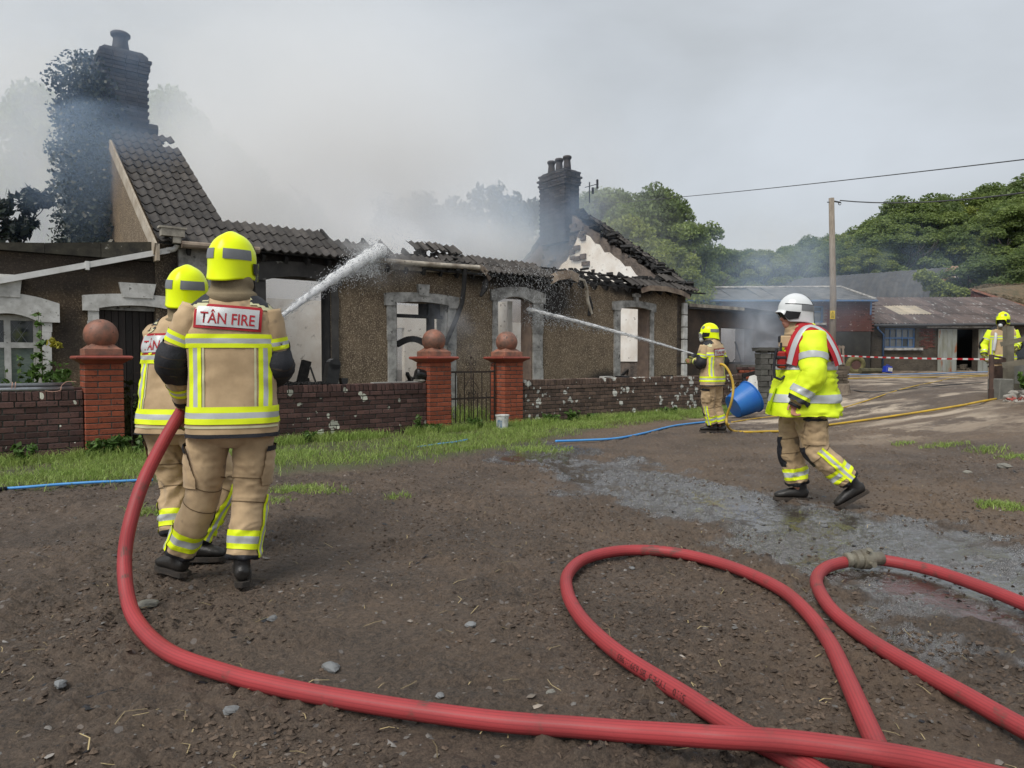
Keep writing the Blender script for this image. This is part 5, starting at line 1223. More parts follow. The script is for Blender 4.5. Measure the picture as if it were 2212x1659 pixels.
def ttop(px): return np.interp(px, [1440, 1480, 1520, 1560, 1620, 1700, 1760, 1820, 1880, 1930, 1960, 2000, 2080, 2140, 2212, 2400], [500, 530, 572, 575, 552, 535, 512, 500, 482, 445, 418, 425, 435, 410, 395, 390])
tints = ['mid green', 'dark green', 'yellow-green', 'deep leafy green']
ORD = 'first second third fourth fifth sixth seventh eighth ninth tenth eleventh twelfth thirteenth fourteenth fifteenth sixteenth'.split()
i = 0
for row, (Y_, n_, dx) in enumerate(((74, 15, 0), (66, 16, 28), (60, 16, 12))):
    for k in range(n_):
        px = 1478+dx+k*(840/n_)+random.uniform(-14, 14); x = (px-1106)/FPX*Y_; y = Y_+random.uniform(-2, 2)
        z0 = float(gtop(np.array(x), np.array(y))); top = W(px, ttop(px)+row*26+random.uniform(-10, 18), y).z
        tree(x, y, max(5, (top-z0)*1.02), i, None, G1, w=random.uniform(.95, 1.25)*(1.15 if top-z0 < 9 else 1.0))['label'] = '%s tree, %s from the left in the %s row of the wooded bank' % (['mid green', 'dark green', 'yellow-green', 'deep green'][i % 4], ORD[k], ('skyline', 'middle', 'front')[row])
        i += 1
G2 = 'tall trees behind the right-hand chimney'
for px, Y_, tp, k, w_, lb in ((1300, 44, 430, 0, 1.0, 'tall smoke-hazed sycamore immediately right of the three-pot chimney'), (1375, 46, 436, 1, .9, 'tall rounded tree, second right of the three-pot chimney'), (1440, 45, 470, 3, .9, 'tall tree at the right end of the clump behind the roofless gable'), (1345, 38, 475, 2, 1.0, 'lower pale green tree above the sloping gable rubble'), (1425, 37, 545, 2, 1.1, 'low bushy tree peeping over the right-hand eaves'), (1480, 40, 520, 0, 1.0, 'bushy tree at the edge of the clump above the corner quoins'), (1250, 46, 450, 1, .9, 'smoke-veiled tree half hidden by the three-pot chimney')):
    x = (px-1106)/FPX*Y_; tree(x, Y_, W(px, tp, Y_).z, k, lb, G2, w=w_)
G3 = 'low trees and bushes at the foot of the bank'
for px, Y_, tp, k in ((1530, 52, 590, 0), (1575, 62, 585, 2), (1620, 64, 560, 1), (1500, 50, 575, 2), (2140, 50, 560, 0), (2150, 47, 545, 1), (2225, 47, 530, 3), (2300, 47, 500, 0)):
    x = (px-1106)/FPX*Y_; z0 = float(gtop(np.array(x), np.array(Y_*1.0))); h = W(px, tp, Y_).z-z0
    tree(x, Y_, max(4, h), k, {0: 'mid green', 1: 'dark green', 2: 'yellow-green', 3: 'deep green'}[k]+(' bush, %s, half in smoke behind the burnt annexe' % {1530: 'nearest the quoins', 1575: 'above the annexe window', 1620: 'left of the arched barn', 1500: 'lowest at the eaves corner'}[px] if px < 1700 else ' bushy tree right of the arched barn, '+('nearest the rusty end' if px < 2145 else 'above the stone roof' if px < 2200 else 'at the frame edge' if px < 2260 else 'beyond the frame edge')), G3, 'bush', 'bush', w=1.5)
# thin trees and smoke-swallowed crowns behind the house
CRS = []
TRS = []
for i in range(3):
    rng = np.random.default_rng(80+i); mb = MB(); out = []
    for k in range(5): branch(mb, Vector((.3*k-.6, .1*k, 0)), Vector((rng.normal()*.25, rng.normal()*.2, 1)).normalized(), 2.6, .10, 4, rng, .30, out)
    o_ = np.array(out); V_, F_ = leaves(out, [.32]*len(out), 4200, .20, rng, .2); oo = npmesh('sparse_crown', V_, F_, LFD); CRS.append(oo.data); bpy.data.objects.remove(oo); TRS.append(mb.mesh('stems', BARKD)); CRS[-1]['h'] = float(o_[:, 2].max())
G4 = 'thin smoke-hazed trees behind the collapsed roof'
for px, Y_, tp, k, w_, lb in ((900, 33, 440, 0, 1.0, 'thin-branched hazy tree left of the gap in the smoke, first behind the fallen roof'), (965, 35, 432, 1, 1.1, 'thin-branched hazy tree with dense lower crown above the tile remnants'), (1060, 33, 428, 2, 1.0, 'thin many-stemmed hazy tree two trees left of the three-pot chimney'), (1125, 34, 418, 0, 1.0, 'thin many-stemmed hazy tree touching the three-pot chimney')):
    x = (px-1106)/FPX*Y_; H_ = W(px, tp, Y_).z; s = H_/CRS[k]['h']; t = empty('thin_tree', (x, Y_, 0), lb, 'tree', G4); S = Matrix.Translation((x, Y_, 0)) @ Matrix.Rotation(k*1.1+px, 4, 'Z') @ Matrix.Diagonal((s*w_, s*w_, s, 1)); inst('crown', CRS[k], S, t); inst('stems', TRS[k], S, t)
rng = np.random.default_rng(5)
for px, Y_, tp, lb in ((720, 30, 385, 'leafless dead tree fading into smoke above the collapsed roof'), (765, 29, 470, 'small leafless sapling in smoke right of the dead tree')):
    x = (px-1106)/FPX*Y_; mb = MB(); branch(mb, Vector((x, Y_, 0)), Vector((0, 0, 1)), W(px, tp, Y_).z*.36, .13, 4, rng, .38); t = empty('dead_tree', (x, Y_, 0), lb, 'tree'); mb.build('trunk', BARKD, t)
G5 = 'large trees almost swallowed by smoke behind the left chimney'
for px, Y_, tp, k, lb in ((395, 30, 205, 0, 'tallest smoke-swallowed tree, right of the left-hand chimney'), (470, 31, 330, 1, 'smoke-swallowed tree second right of the left-hand chimney'), (545, 31, 390, 3, 'smoke-swallowed tree above the tiled eaves, third right of the left-hand chimney'), (630, 32, 425, 1, 'low smoke-swallowed tree left of the dead tree'), (110, 33, 190, 0, 'ghostly tree in thick smoke left of the ivy'), (20, 34, 300, 1, 'ghostly tree in thick smoke at the left edge'), (1010, 42, 540, 1, 'dark bushy tree low behind the thin-branched trees')):
    x = (px-1106)/FPX*Y_; tree(x, Y_, W(px, tp, Y_).z, k, lb, G5, w=.72)

# ivy over the left gable and stack
rng = np.random.default_rng(21); cs = []; rs = []
def ivc(u, d, z, r): p = FT @ Vector((u, d, z)); cs.append(tuple(p)); rs.append(np.array([r, r, r*1.1]))
for k in range(70):
    z = .4+6.6*(k/70); d = 4.8+1.0*math.sin(k*2.1)*(.4+.6*(1-z/8)); ivc(-.62-.2*math.sin(k*1.3), d, z, .50+.2*rng.random())
for k in range(12): ivc(-.45, RD+1.0+rng.random()*.7, 6.0+k*.17, .28)
for k in range(10): p = W(185+rng.uniform(-20, 15), 250+k*22, 16.3); cs.append(tuple(p)); rs.append(np.array([.24, .3, .2]))
V_, F_ = leaves(cs, rs, 30000, .072, rng, .35, lenk=1.2, up=.1)
iv = empty('ivy', FT @ Vector((-.8, 6, 0)), 'huge scorched dark ivy smothering the left gable and its chimney', 'ivy')
npmesh('foliage', V_, F_, LFI, parent=iv)
mb = MB(); out = []
for k in range(15):
    px, py = [(210, 340), (200, 310), (190, 270), (185, 240), (215, 250), (170, 380), (165, 420), (180, 350), (205, 220), (175, 300), (160, 460), (195, 200), (230, 180), (238, 150), (165, 260)][k]
    p0 = W(px+38, py+46, 16.2); d = (W(px, py, 16.2)-p0); branch(mb, p0, d.normalized(), d.length*.55, .028, 3, rng, .42, out)
mb.build('stems', BARKD, iv)
V_, F_ = leaves(out, [.13]*len(out), 2600, .085, rng, .1, lenk=1.3); npmesh('outer_sprays', V_, F_, LFI, parent=iv)
mb = MB(); out = []
lt = empty('scorched_tree', W(25, 520, 15.5), 'scorched dark branches with drooping leaves poking up behind the low wing at the left edge', 'tree')
for px, py, qx, qy in ((10, 560, 40, 470), (30, 545, 78, 452), (5, 560, 10, 480), (45, 540, 60, 500), (0, 540, 30, 520)):
    p0 = W(px, py, 15.5); d = W(qx, qy, 15.4)-p0; branch(mb, p0, d.normalized(), d.length*.5, .03, 3, rng, .3, out)
mb.build('branches', BARKD, lt); V_, F_ = leaves(out+[tuple(W(random.uniform(0, 55), random.uniform(480, 530), 15.5)) for _ in range(25)], [.16]*(len(out)+25), 1500, .10, rng, .1, lenk=2.2); npmesh('foliage', V_, F_, LFI, parent=lt)
# ivy on the arched barn
rng = np.random.default_rng(33); cs = [tuple(W(x, y, 44.5)) for x, y in ((1992, 600), (2003, 603), (2012, 610), (2022, 618), (2035, 626), (2050, 632), (2066, 636), (2080, 640), (2095, 644), (2015, 622), (2030, 636))]
V_, F_ = leaves(cs, [.55]*len(cs), 6000, .13, rng, .4); npmesh('barn_creeper', V_, F_, LF3); tag(bpy.data.objects['barn_creeper'], 'yellow-green creeper spilling over the rusty end of the arched barn', 'creeper')

# grass verge: blades by the ten thousand
GRS = leafmat('verge_grass', (.20, .31, .06), (.35, .43, .13), scale=4, rough=.5, tr=.4)
GRD = leafmat('old_grass_and_straw', (.20, .17, .07), (.12, .13, .05), scale=4, rough=.7, tr=.3)
def blades(P, h, w, rng, lean=.5, nm='grass', mt=None, parent=None):
    n = len(P); a = rng.random(n)*2*PI; la = rng.random(n)*2*PI; ln = (rng.random(n)**.8)*lean
    h = h*(.5+rng.random(n)); sd = np.stack([np.cos(a), np.sin(a), np.zeros(n)], 1)*(w*(.6+.8*rng.random(n)))[:, None]
    up = np.stack([np.cos(la)*ln, np.sin(la)*ln, np.ones(n)], 1); mid = P+up*h[:, None]*[.5, .5, .62]; tip = P+up*h[:, None]*[1.5, 1.5, .92]
    V = np.stack([P-sd, P+sd, mid+sd*.75, mid-sd*.75, tip], 1).reshape(-1, 3); I = np.arange(n)*5
    F = np.concatenate([np.stack([I, I+1, I+2], 1), np.stack([I, I+2, I+3], 1), np.stack([I+3, I+2, I+4], 1)]); return npmesh(nm, V, F, mt, parent=parent)
rng = np.random.default_rng(2)
def scatter_verge(n, cut=-.4, seed=5):
    x = rng.uniform(-9.5, 6.2, n); w_ = WC+.781*x; y = verge_y(x)-.28+rng.random(n)*(w_-verge_y(x)+.25); 
    p = sstep(-.25, .35, (y-verge_y(x))+.35*fbm(x*1.7, y*1.7, o=4, s=seed)) * np.clip(.55+.9*fbm(x*.9, y*.9, o=3, s=seed+4), .15, 1); k = rng.random(n) < p; x, y = x[k], y[k]
    return np.stack([x, y, gtop(x, y)], 1)
tag(blades(scatter_verge(130000), .058, .0035, rng, .9, 'verge_grass', GRS), kind='stuff')
tag(blades(scatter_verge(15000, seed=8), .05, .004, rng, 1.6, 'straw_litter', GRD), kind='stuff')
# taller rough grass against the wall and between pillars
def along_wall(n, u0, u1, d0, d1):
    u = rng.uniform(u0, u1, n); d = rng.uniform(d0, d1, n); k = vnoise(u*2.2, d*1.1, s=6) > -.25; u, d = u[k], d[k]; x = UX*u+NX*d; y = WC+UY*u+NY*d; return np.stack([x, y, gtop(x, y)], 1)
tag(blades(along_wall(16000, LEND, uE, -.5, -.02), .12, .004, rng, .8, 'rough_grass', GRS), kind='stuff')
tag(blades(along_wall(9000, LEND-1, uE, .35, 2.0), .30, .006, rng, .7, 'garden_grass', GRS), kind='stuff')
sp = []
for cx, cy, r, n_ in [(*G(640, 1060)[:2], .28, 500), (*G(690, 1065)[:2], .3, 300), (*G(1165, 970)[:2], .5, 700), (*G(860, 1075)[:2], .15, 90), (*G(310, 1110)[:2], .14, 160), (*G(2040, 965)[:2], .35, 400), (*G(2130, 975)[:2], .3, 300), (*G(2165, 1098)[:2], .22, 500), (*G(1540, 893)[:2], .5, 600), (*G(2195, 990)[:2], .25, 300), (*G(590, 1085)[:2], .2, 120), (*G(1955, 960)[:2], .2, 150)]:
    a = rng.random(n_)*2*PI; q = r*rng.random(n_)**.7; x = cx+q*np.cos(a); y = cy+q*np.sin(a)*.7; sp.append(np.stack([x, y, gtop(x, y)], 1))
tag(blades(np.concatenate(sp), .045, .0035, rng, 1.0, 'grass_tufts', GRS), kind='stuff')

# weeds and young plants along the wall
WL = leafmat('dock_and_nettle_leaves', (.055, .115, .022), (.09, .16, .03), scale=6)
WLR = leafmat('reddish_seed_heads', (.11, .055, .03), (.10, .10, .03), scale=9)
WLY = leafmat('yellowing_leaf', (.42, .36, .04), (.3, .3, .05), scale=9)
def weed(x, y, z0, h, nst, leaf, lb, cat='weed', mt=None, bushy=.12, per=9, tipm=None, group=None, seed=1):
    rg = np.random.default_rng(seed); e_ = empty('weed', (x, y, z0), lb, cat, group); mb = MB(); cs = []; tips = []
    for k in range(nst):
        a = rg.random()*6.28; p0 = np.array([x+rg.normal()*bushy*.4, y+rg.normal()*bushy*.3, z0]); p1 = p0+np.array([math.cos(a)*bushy*rg.random(), math.sin(a)*bushy*rg.random(), h*rg.uniform(.7, 1.05)]); mid = (p0+p1)/2+rg.normal(size=3)*.02
        mb.tube([tuple(p0), tuple(mid), tuple(p1)], [.006, .005, .002], 5, caps=False)
        for q in range(per): t = (q+.5)/per; c = (p0*(1-t)+p1*t); cs.append(c); tips.append(t)
    mb.build('stem', mt or WL, e_); V_, F_ = leaves(cs, [leaf*.9]*len(cs), len(cs)*7, leaf, rg, .3, lenk=1.7); npmesh('leaves', V_, F_, mt or WL, parent=e_)
    if tipm is not None:
        c2 = [c for c, t in zip(cs, tips) if t > .55]; V_, F_ = leaves(c2, [.03]*len(c2), len(c2)*10, .03, rg, .2); npmesh('seed_heads', V_, F_, tipm, parent=e_)
    return e_
def wp(px, d): v = GT @ Vector((gu(px), d, 0)); return v.x, v.y
x, y = wp(62, .75); weed(x, y, .0, 1.55, 1, .04, 'tall reddish seed spike in front of the leaded window', tipm=WLR, seed=3, per=16)
x, y = wp(100, .8); weed(x, y, .0, 1.85, 2, .06, 'tallest green nettle stem in front of the white window jamb', tipm=WLR, seed=4, per=14)
x, y = wp(85, .9); weed(x, y, .0, 1.35, 4, .06, 'leafy climber clump on the window frame behind the scaffold poles', seed=5, per=11)
x, y = wp(125, 1.0); weed(x, y, .0, 1.25, 7, .07, 'bushy green weeds between the white window and the nearest pillar', seed=6, bushy=.3, per=10)
x, y = wp(150, .6); weed(x, y, .0, 1.15, 6, .06, 'low ivy clump touching the nearest brick pillar', seed=7, bushy=.25)
x, y = wp(10, .8); weed(x, y, .0, 1.2, 5, .05, 'feathery weeds at the left end behind the scaffold poles', seed=8, bushy=.3)
x, y = wp(290, .5); weed(x, y, .0, 1.0, 9, .06, 'dense overgrown weeds behind the tall iron gate panel', mt=leafmat('dull_weed_leaves', (.05, .065, .025), (.10, .09, .03), scale=6), seed=9, bushy=.3)
x, y = wp(325, .7); weed(x, y, .0, .8, 9, .06, 'green undergrowth behind the gate beside the rear firefighter', seed=10, bushy=.35)
mb = MB(); p = FT @ Vector((fu(120), -.25, 1.3)); V_, F_ = leaves([tuple(W(x, y, 9.9)) for x, y in ((120, 745), (112, 738), (128, 748))], [.06]*3, 60, .05, rng, .2); tag(npmesh('yellow_leaves', V_, F_, WLY), 'bright yellow leaves beside the white window jamb', 'leaves')
G6 = 'broad-leaved weeds at the foot of the garden wall'
for k, (px, lb, h, n_) in enumerate(((45, 'small weed at the foot of the short wall', .22, 3), (195, 'broad-leaved weed at the front of the nearest pillar', .26, 6), (218, 'second broad-leaved weed against the nearest pillar', .24, 5), (268, 'dock plant at the right foot of the nearest pillar', .3, 5), (640, 'small weed in the grass below the wall right of the tall firefighter', .15, 4), (890, 'young upright weed left of the middle pillar', .32, 4), (920, 'low leafy weed at the foot of the middle pillar', .16, 8), (1010, 'leafy weed at the bottom of the small iron gate', .2, 7), (1170, 'weed tuft at the foot of the right gate pillar', .2, 7), (1220, 'leafy green clump below the white lichen patch', .26, 10), (1262, 'low weeds by the black pot near the lichened wall', .15, 6), (1420, 'faint weed tuft near the right end of the wall', .16, 6))):
    x, y = wp(px, -.28 if px < 850 else -.22); weed(x, y, float(gtop(np.array(x), np.array(y))), h, n_, .055 if px < 300 else .045, lb, group=G6, seed=30+k, bushy=.16, per=4)
for k in range(10):
    t = k/9; x = 9.3+.9*t; y = 12.7-2.3*t; weed(x+random.uniform(.1, .5), y+.2, float(gz(x, y))+.15, random.uniform(.35, .75), 8, .07, 'leafy plant on the pale rockery at the right edge, %s from the gate post' % ORD[k], 'plant', seed=60+k, bushy=.3, group='rockery plants', per=6)
RF = mat('coral_flower', (.42, .10, .08), (.3, .10, .08), rough=.6, bump=0)
V_, F_ = leaves([tuple(W(x, 863+random.uniform(-2, 3), 12.2)) for x in range(2181, 2210, 4)], [.05]*8, 40, .04, rng, .1); tag(npmesh('red_flowers', V_, F_, RF), 'coral red flowers on the rockery at the right edge', 'flowers')

# stones, clods, straw and charred scraps on the mud
def bits(n, xr_, yr_, s0, s1, mt, nm, seed, flat=.5, pw=2.5, sides=6):
    rg = np.random.default_rng(seed); y = yr_[0]+(yr_[1]-yr_[0])*rg.random(n)**1.4; x = rg.uniform(-1, 1, n)*np.minimum(.80*y+.2, xr_); k = (y < verge_y(x)-.05); k3 = (fbm(x*1.4, y*1.4, o=3, s=seed+70)+.35*rg.normal(size=len(x)) > -.1); k = k & k3; k2 = np.ones(len(k), bool) if nm == 'charred_flakes' else (wetmask(x, y) < .45+.9*rg.random(len(x))**6); k = k & k2; x, y = x[k], y[k]; n = len(x)
    s = s0+(s1-s0)*rg.random(n)**pw; zz = gtop(x, y)
    base = np.array([[0, 0, 1], [1, 0, .1], [.3, .95, 0], [-.8, .6, .15], [-.8, -.6, 0], [.3, -.95, .1], [0, 0, -1]])
    Fb = np.array([[0, i, i % 5+1] for i in range(1, 6)]+[[6, i % 5+1, i] for i in range(1, 6)])
    a = rg.random(n)*2*PI; J = base[None]*(1+.45*rg.normal(size=(n, 7, 3))*.6)
    J = J*np.stack([s, s*rg.uniform(.5, 1, n), s*flat*rg.uniform(.5, 1, n)], 1)[:, None, :]
    c, sn = np.cos(a)[:, None], np.sin(a)[:, None]; tl = rg.normal(size=n)[:, None]*.25
    Xr = J[..., 0]*c-J[..., 1]*sn; Yr = J[..., 0]*sn+J[..., 1]*c; Zr = J[..., 2]+Xr*tl
    V_ = np.stack([Xr+x[:, None], Yr+y[:, None], Zr+(zz+s*flat*.15)[:, None]], -1).reshape(-1, 3); F_ = (Fb[None]+(np.arange(n)*7)[:, None, None]).reshape(-1, 3)
    return tag(npmesh(nm, V_, F_, mt), kind='stuff')
PEB = mat('yard_pebbles', (.17, .165, .16), (.10, .085, .07), rough=.7, scale=2.5, bump=.4, objv=.35, islands=True, speck=((.26, .22, .18), 3, .58))
CLD = mat('mud_clods', (.050, .036, .027), (.125, .09, .065), rough=.9, scale=3, bump=.8, bs=80, objv=.3, islands=True)
CHS = mat('charred_scraps', (.012, .012, .014), (.03, .03, .034), rough=.35, scale=9, bump=.3)
STRW = mat('straw', (.34, .27, .14), (.22, .17, .09), rough=.8, bump=0, objv=.3, islands=True)
bits(6500, 9, (1.9, 10), .003, .020, PEB, 'gravel', 1, .45, 3.6)
bits(60000, 8, (1.9, 9.0), .003, .017, CLD, 'mud_crumbs', 2, .7, 1.6)
bits(700, 8, (1.9, 9), .006, .035, CHS, 'charred_flakes', 3, .25, 3)
rg = np.random.default_rng(9); n = 420; y = 1.9+7*rg.random(n)**1.3; x = rg.uniform(-1, 1, n)*(.78*y); k = y < verge_y(x); x, y = x[k], y[k]; n = len(x); a = rg.random(n)*PI; l_ = .01+.05*rg.random(n)**2; w_ = .0012+.0012*rg.random(n); z = gtop(x, y)+.008
d = np.stack([np.cos(a)*l_, np.sin(a)*l_, rg.normal(size=n)*.004], 1); s = np.stack([-np.sin(a)*w_, np.cos(a)*w_, np.zeros(n)], 1); P_ = np.stack([x, y, z], 1); bend = np.stack([-np.sin(a), np.cos(a), np.zeros(n)], 1)*(l_*rg.normal(size=n)*.3)[:, None]+np.array([0, 0, .006])
V_ = np.stack([P_-d-s, P_-d+s, P_+bend+s, P_+bend-s, P_+d+s, P_+d-s], 1).reshape(-1, 3); I = np.arange(n)*6
tag(npmesh('straw_bits', V_, np.concatenate([np.stack([I, I+1, I+2, I+3], 1), np.stack([I+3, I+2, I+4, I+5], 1)]), STRW), kind='stuff')
G7 = 'larger stones lying on the mud'
GST = mat('blue_grey_stone', (.21, .22, .225), (.14, .14, .14), rough=.6, scale=9, bump=.5, bs=40, objv=.15)
for k, (px, py, r, lb) in enumerate(((1017, 1352, .035, 'pale flat blue-grey stone alone in the middle of the mud'), (715, 1437, .045, 'grey flat stone left below the red hose bend'), (430, 1200, .03, 'small grey stone beside the firefighters boots'), (500, 1550, .03, 'grey stone under the red hose near the bottom left'), (320, 1312, .05, 'brown muddy stone beside the red hose bend'), (590, 1340, .028, 'dark rounded stone inside the bend of the red hose'), (1190, 1492, .022, 'ochre stone above the red hose in the middle'), (950, 1500, .02, 'small grey stone just above the long red hose'), (130, 1490, .03, 'broken grey stone at the lower left'), (1365, 1230, .02, 'pale pebble below the top of the big hose loop'), (2090, 1020, .05, 'pale stone in the mud at the right edge'), (2170, 1012, .08, 'large pale flat stone at the right edge below the grass tufts'), (1780, 1135, .03, 'dark stone on the wet patch by the coupling'))):
    p = G(px, py); rock((p.x, p.y, float(gtop(np.array(p.x), np.array(p.y)))+r*.2), r, k*2.1+1, 'stone', GST if k not in (4, 6, 10, 11) else ROCK, None, .45); tag(bpy.context.scene.objects[-1] if False else COL.objects[-1], lb, 'stone', G7)
# ------------------------------------------------------------------ firefighters
TAN = mat('tan_fire_cloth', (.52, .375, .22), (.37, .26, .145), rough=.85, scale=5, bump=.35, bs=300, bdist=.003, objv=.03, sheen=.15, speck=((.17, .13, .085), 4.5, .64))
SEAM = mat('seam_stitching', (.17, .115, .06), None, rough=.9, bump=0, objv=0)
BLKC = mat('black_padding', (.012, .013, .018), (.02, .021, .026), rough=.6, scale=8, bump=.4, bs=120, objv=0)
FLY = mat('fluorescent_yellow_tape', (.80, .92, .012), (.72, .86, .012), rough=.6, scale=12, bump=.1, bs=200, objv=0)
SIL = mat('silver_reflective_tape', (.52, .54, .54), (.44, .46, .46), rough=.35, scale=9, bump=.1, bs=200, objv=0, metal=.15)
CRM = mat('cream_piping', (.58, .56, .34), None, rough=.7, bump=0, objv=0)
HV = mat('hi_vis_yellow_cloth', (.74, .90, .02), (.66, .82, .02), rough=.65, scale=4, bump=.25, bs=90, objv=0)
REDC = mat('red_yoke_cloth', (.42, .012, .018), (.34, .01, .015), rough=.7, scale=5, bump=.2, objv=0)
HLY = mat('yellow_helmet_shell', (.84, .98, .004), (.78, .94, .004), rough=.28, scale=5, bump=.02, objv=0, coat=.0, spec=.3, speck=((.16, .17, .03), 26, .70))
HLW = mat('white_helmet_shell', (.66, .68, .69), (.58, .60, .60), rough=.25, scale=5, bump=.02, objv=0, coat=.3)
HLB = mat('black_helmet_trim', (.012, .012, .014), None, rough=.3, bump=0, objv=0)
HGR = mat('grey_helmet_tape', (.20, .21, .22), None, rough=.4, bump=0, objv=0)
BOOT = mat('black_boot_leather', (.014, .013, .013), (.03, .027, .024), rough=.42, scale=9, bump=.3, bs=60, objv=0)
SOLE = mat('muddy_boot_sole', (.022, .02, .018), (.06, .045, .035), rough=.8, scale=12, bump=.4, objv=0)
SKIN = mat('skin', (.42, .20, .14), (.36, .16, .11), rough=.55, scale=10, bump=.1, objv=0)
GLOV = mat('yellow_green_glove', (.30, .30, .06), (.12, .11, .05), rough=.7, scale=14, bump=.3, objv=0)
GREYM = mat('grey_mask_plastic', (.55, .56, .56), (.45, .46, .46), rough=.35, bump=0, objv=0)
PRED = mat('red_print', (.40, .012, .022), None, rough=.7, bump=0, objv=0)
VIS = mat('clear_visor', (.7, .72, .72), None, rough=.08, bump=0, objv=0, alpha=.28)
HOOD = mat('khaki_flash_hood', (.24, .19, .115), (.18, .14, .085), rough=.9, scale=6, bump=.3, bs=200, objv=0)
class Frame:
    def __init__(s, x, y, psi, z=0.0):
        s.o = Vector((x, y, z)); s.f = Vector((math.sin(psi), math.cos(psi), 0)); s.r = Vector((math.cos(psi), -math.sin(psi), 0)); s.u = Vector((0, 0, 1))
    def p(s, r, f, z): return s.o+s.r*r+s.f*f+s.u*z
def loft(secs, lat, nseg=56, per=7, taper_ends=True):
    """secs: (centre, a, b, p) closed cross-sections (superellipse) along a curved axis; lat: lateral direction"""
    arr = spline([(*s[0], s[1], s[2], s[3]) for s in secs], per); k = len(arr); vs = []; fs = []
    C = [Vector(a[:3]) for a in arr]; lat = Vector(lat)
    for i, a in enumerate(arr):
        t = (C[min(i+1, k-1)]-C[max(i-1, 0)]).normalized(); l = (lat-t*lat.dot(t)).normalized(); f = t.cross(l)
        A, B, p = a[3], a[4], a[5]
        for q in range(nseg):
            w = 2*PI*q/nseg; c, s = math.cos(w), math.sin(w)
            vs.append(C[i]+l*(A*math.copysign(abs(c)**(2/p), c))+f*(B*math.copysign(abs(s)**(2/p), s)))
    for i in range(k-1):
        for q in range(nseg): q2 = (q+1) % nseg; fs.append((i*nseg+q, i*nseg+q2, (i+1)*nseg+q2, (i+1)*nseg+q))
    fs.append(tuple(range(nseg-1, -1, -1))); fs.append(tuple((k-1)*nseg+q for q in range(nseg)))
    m = MB(); m.add(vs, fs); return m
def wrinkle(me, amp, sx=7, sz=11, seed=0, dirv=None, mask=None):
    co = getco(me); no = getno(me)
    wx = .35*vnoise(co[:, 0]*3, co[:, 1]*3, co[:, 2]*3, s=seed+9)
    q = vnoise(co[:, 0]*sx+wx*7, co[:, 1]*sx+wx*6, co[:, 2]*sz+co[:, 0]*5+co[:, 1]*3+wx*11, s=seed)
    rid = (1-np.abs(q)*2.4); rid = np.clip(rid, -.6, 1); q2 = vnoise(co[:, 0]*sx*2.3, co[:, 1]*sx*2.3, co[:, 2]*sz*2.5+wx*6, s=seed+3)
    d = amp*2.3*(.7*np.sign(rid)*np.abs(rid)**1.4+.4*(1-np.abs(q2)*2)-.25)
    if mask is not None: d = d*mask(co)
    mk = np.clip(.55+1.2*vnoise(co[:, 0]*2.6, co[:, 1]*2.6, co[:, 2]*2.2, s=seed+31), .1, 1.25); d = d*mk+amp*.5*fbm(co[:, 0]*14, co[:, 1]*14, co[:, 2]*14, o=2, s=seed+44)
    setco(me, co+no*d[:, None])
def band(me, name, co, no, w, mats, parent, off=.004, filt=None, split=(.34, .66), cuts=()):
    bm = bmesh.new(); bm.from_mesh(me); co = Vector(co); no = Vector(no).normalized()
    g = lambda: bm.verts[:]+bm.edges[:]+bm.faces[:]
    bmesh.ops.bisect_plane(bm, geom=g(), plane_co=co, plane_no=no, clear_inner=True)
    bmesh.ops.bisect_plane(bm, geom=g(), plane_co=co+no*w, plane_no=no, clear_outer=True)
    for cc_, cn_ in cuts: bmesh.ops.bisect_plane(bm, geom=g(), plane_co=cc_, plane_no=cn_, clear_inner=True)
    if filt:
        bad = [f for f in bm.faces if not filt(f.calc_center_median(), f.normal)]; bmesh.ops.delete(bm, geom=bad, context='FACES')
    if len(mats) > 1:
        for s in split: bmesh.ops.bisect_plane(bm, geom=g(), plane_co=co+no*w*s, plane_no=no)
        for f in bm.faces:
            t = (f.calc_center_median()-co).dot(no)/w; f.material_index = 1 if split[0] < t < split[1] else 0
    # drop cap polygons
    bmesh.ops.delete(bm, geom=[f for f in bm.faces if len(f.verts) > 8 or f.calc_area() > .03], context='FACES')
    bm.normal_update()
    if not bm.faces: bm.free(); return None
    for v, n_ in [(v, v.normal.copy()) for v in bm.verts]: v.co += n_*off
    m2 = bpy.data.meshes.new(name); bm.to_mesh(m2); bm.free()
    for m_ in mats: m2.materials.append(m_)
    m2.polygons.foreach_set('use_smooth', [True]*len(m2.polygons)); return link(name, m2, parent)
TT_ = [FLY, SIL]
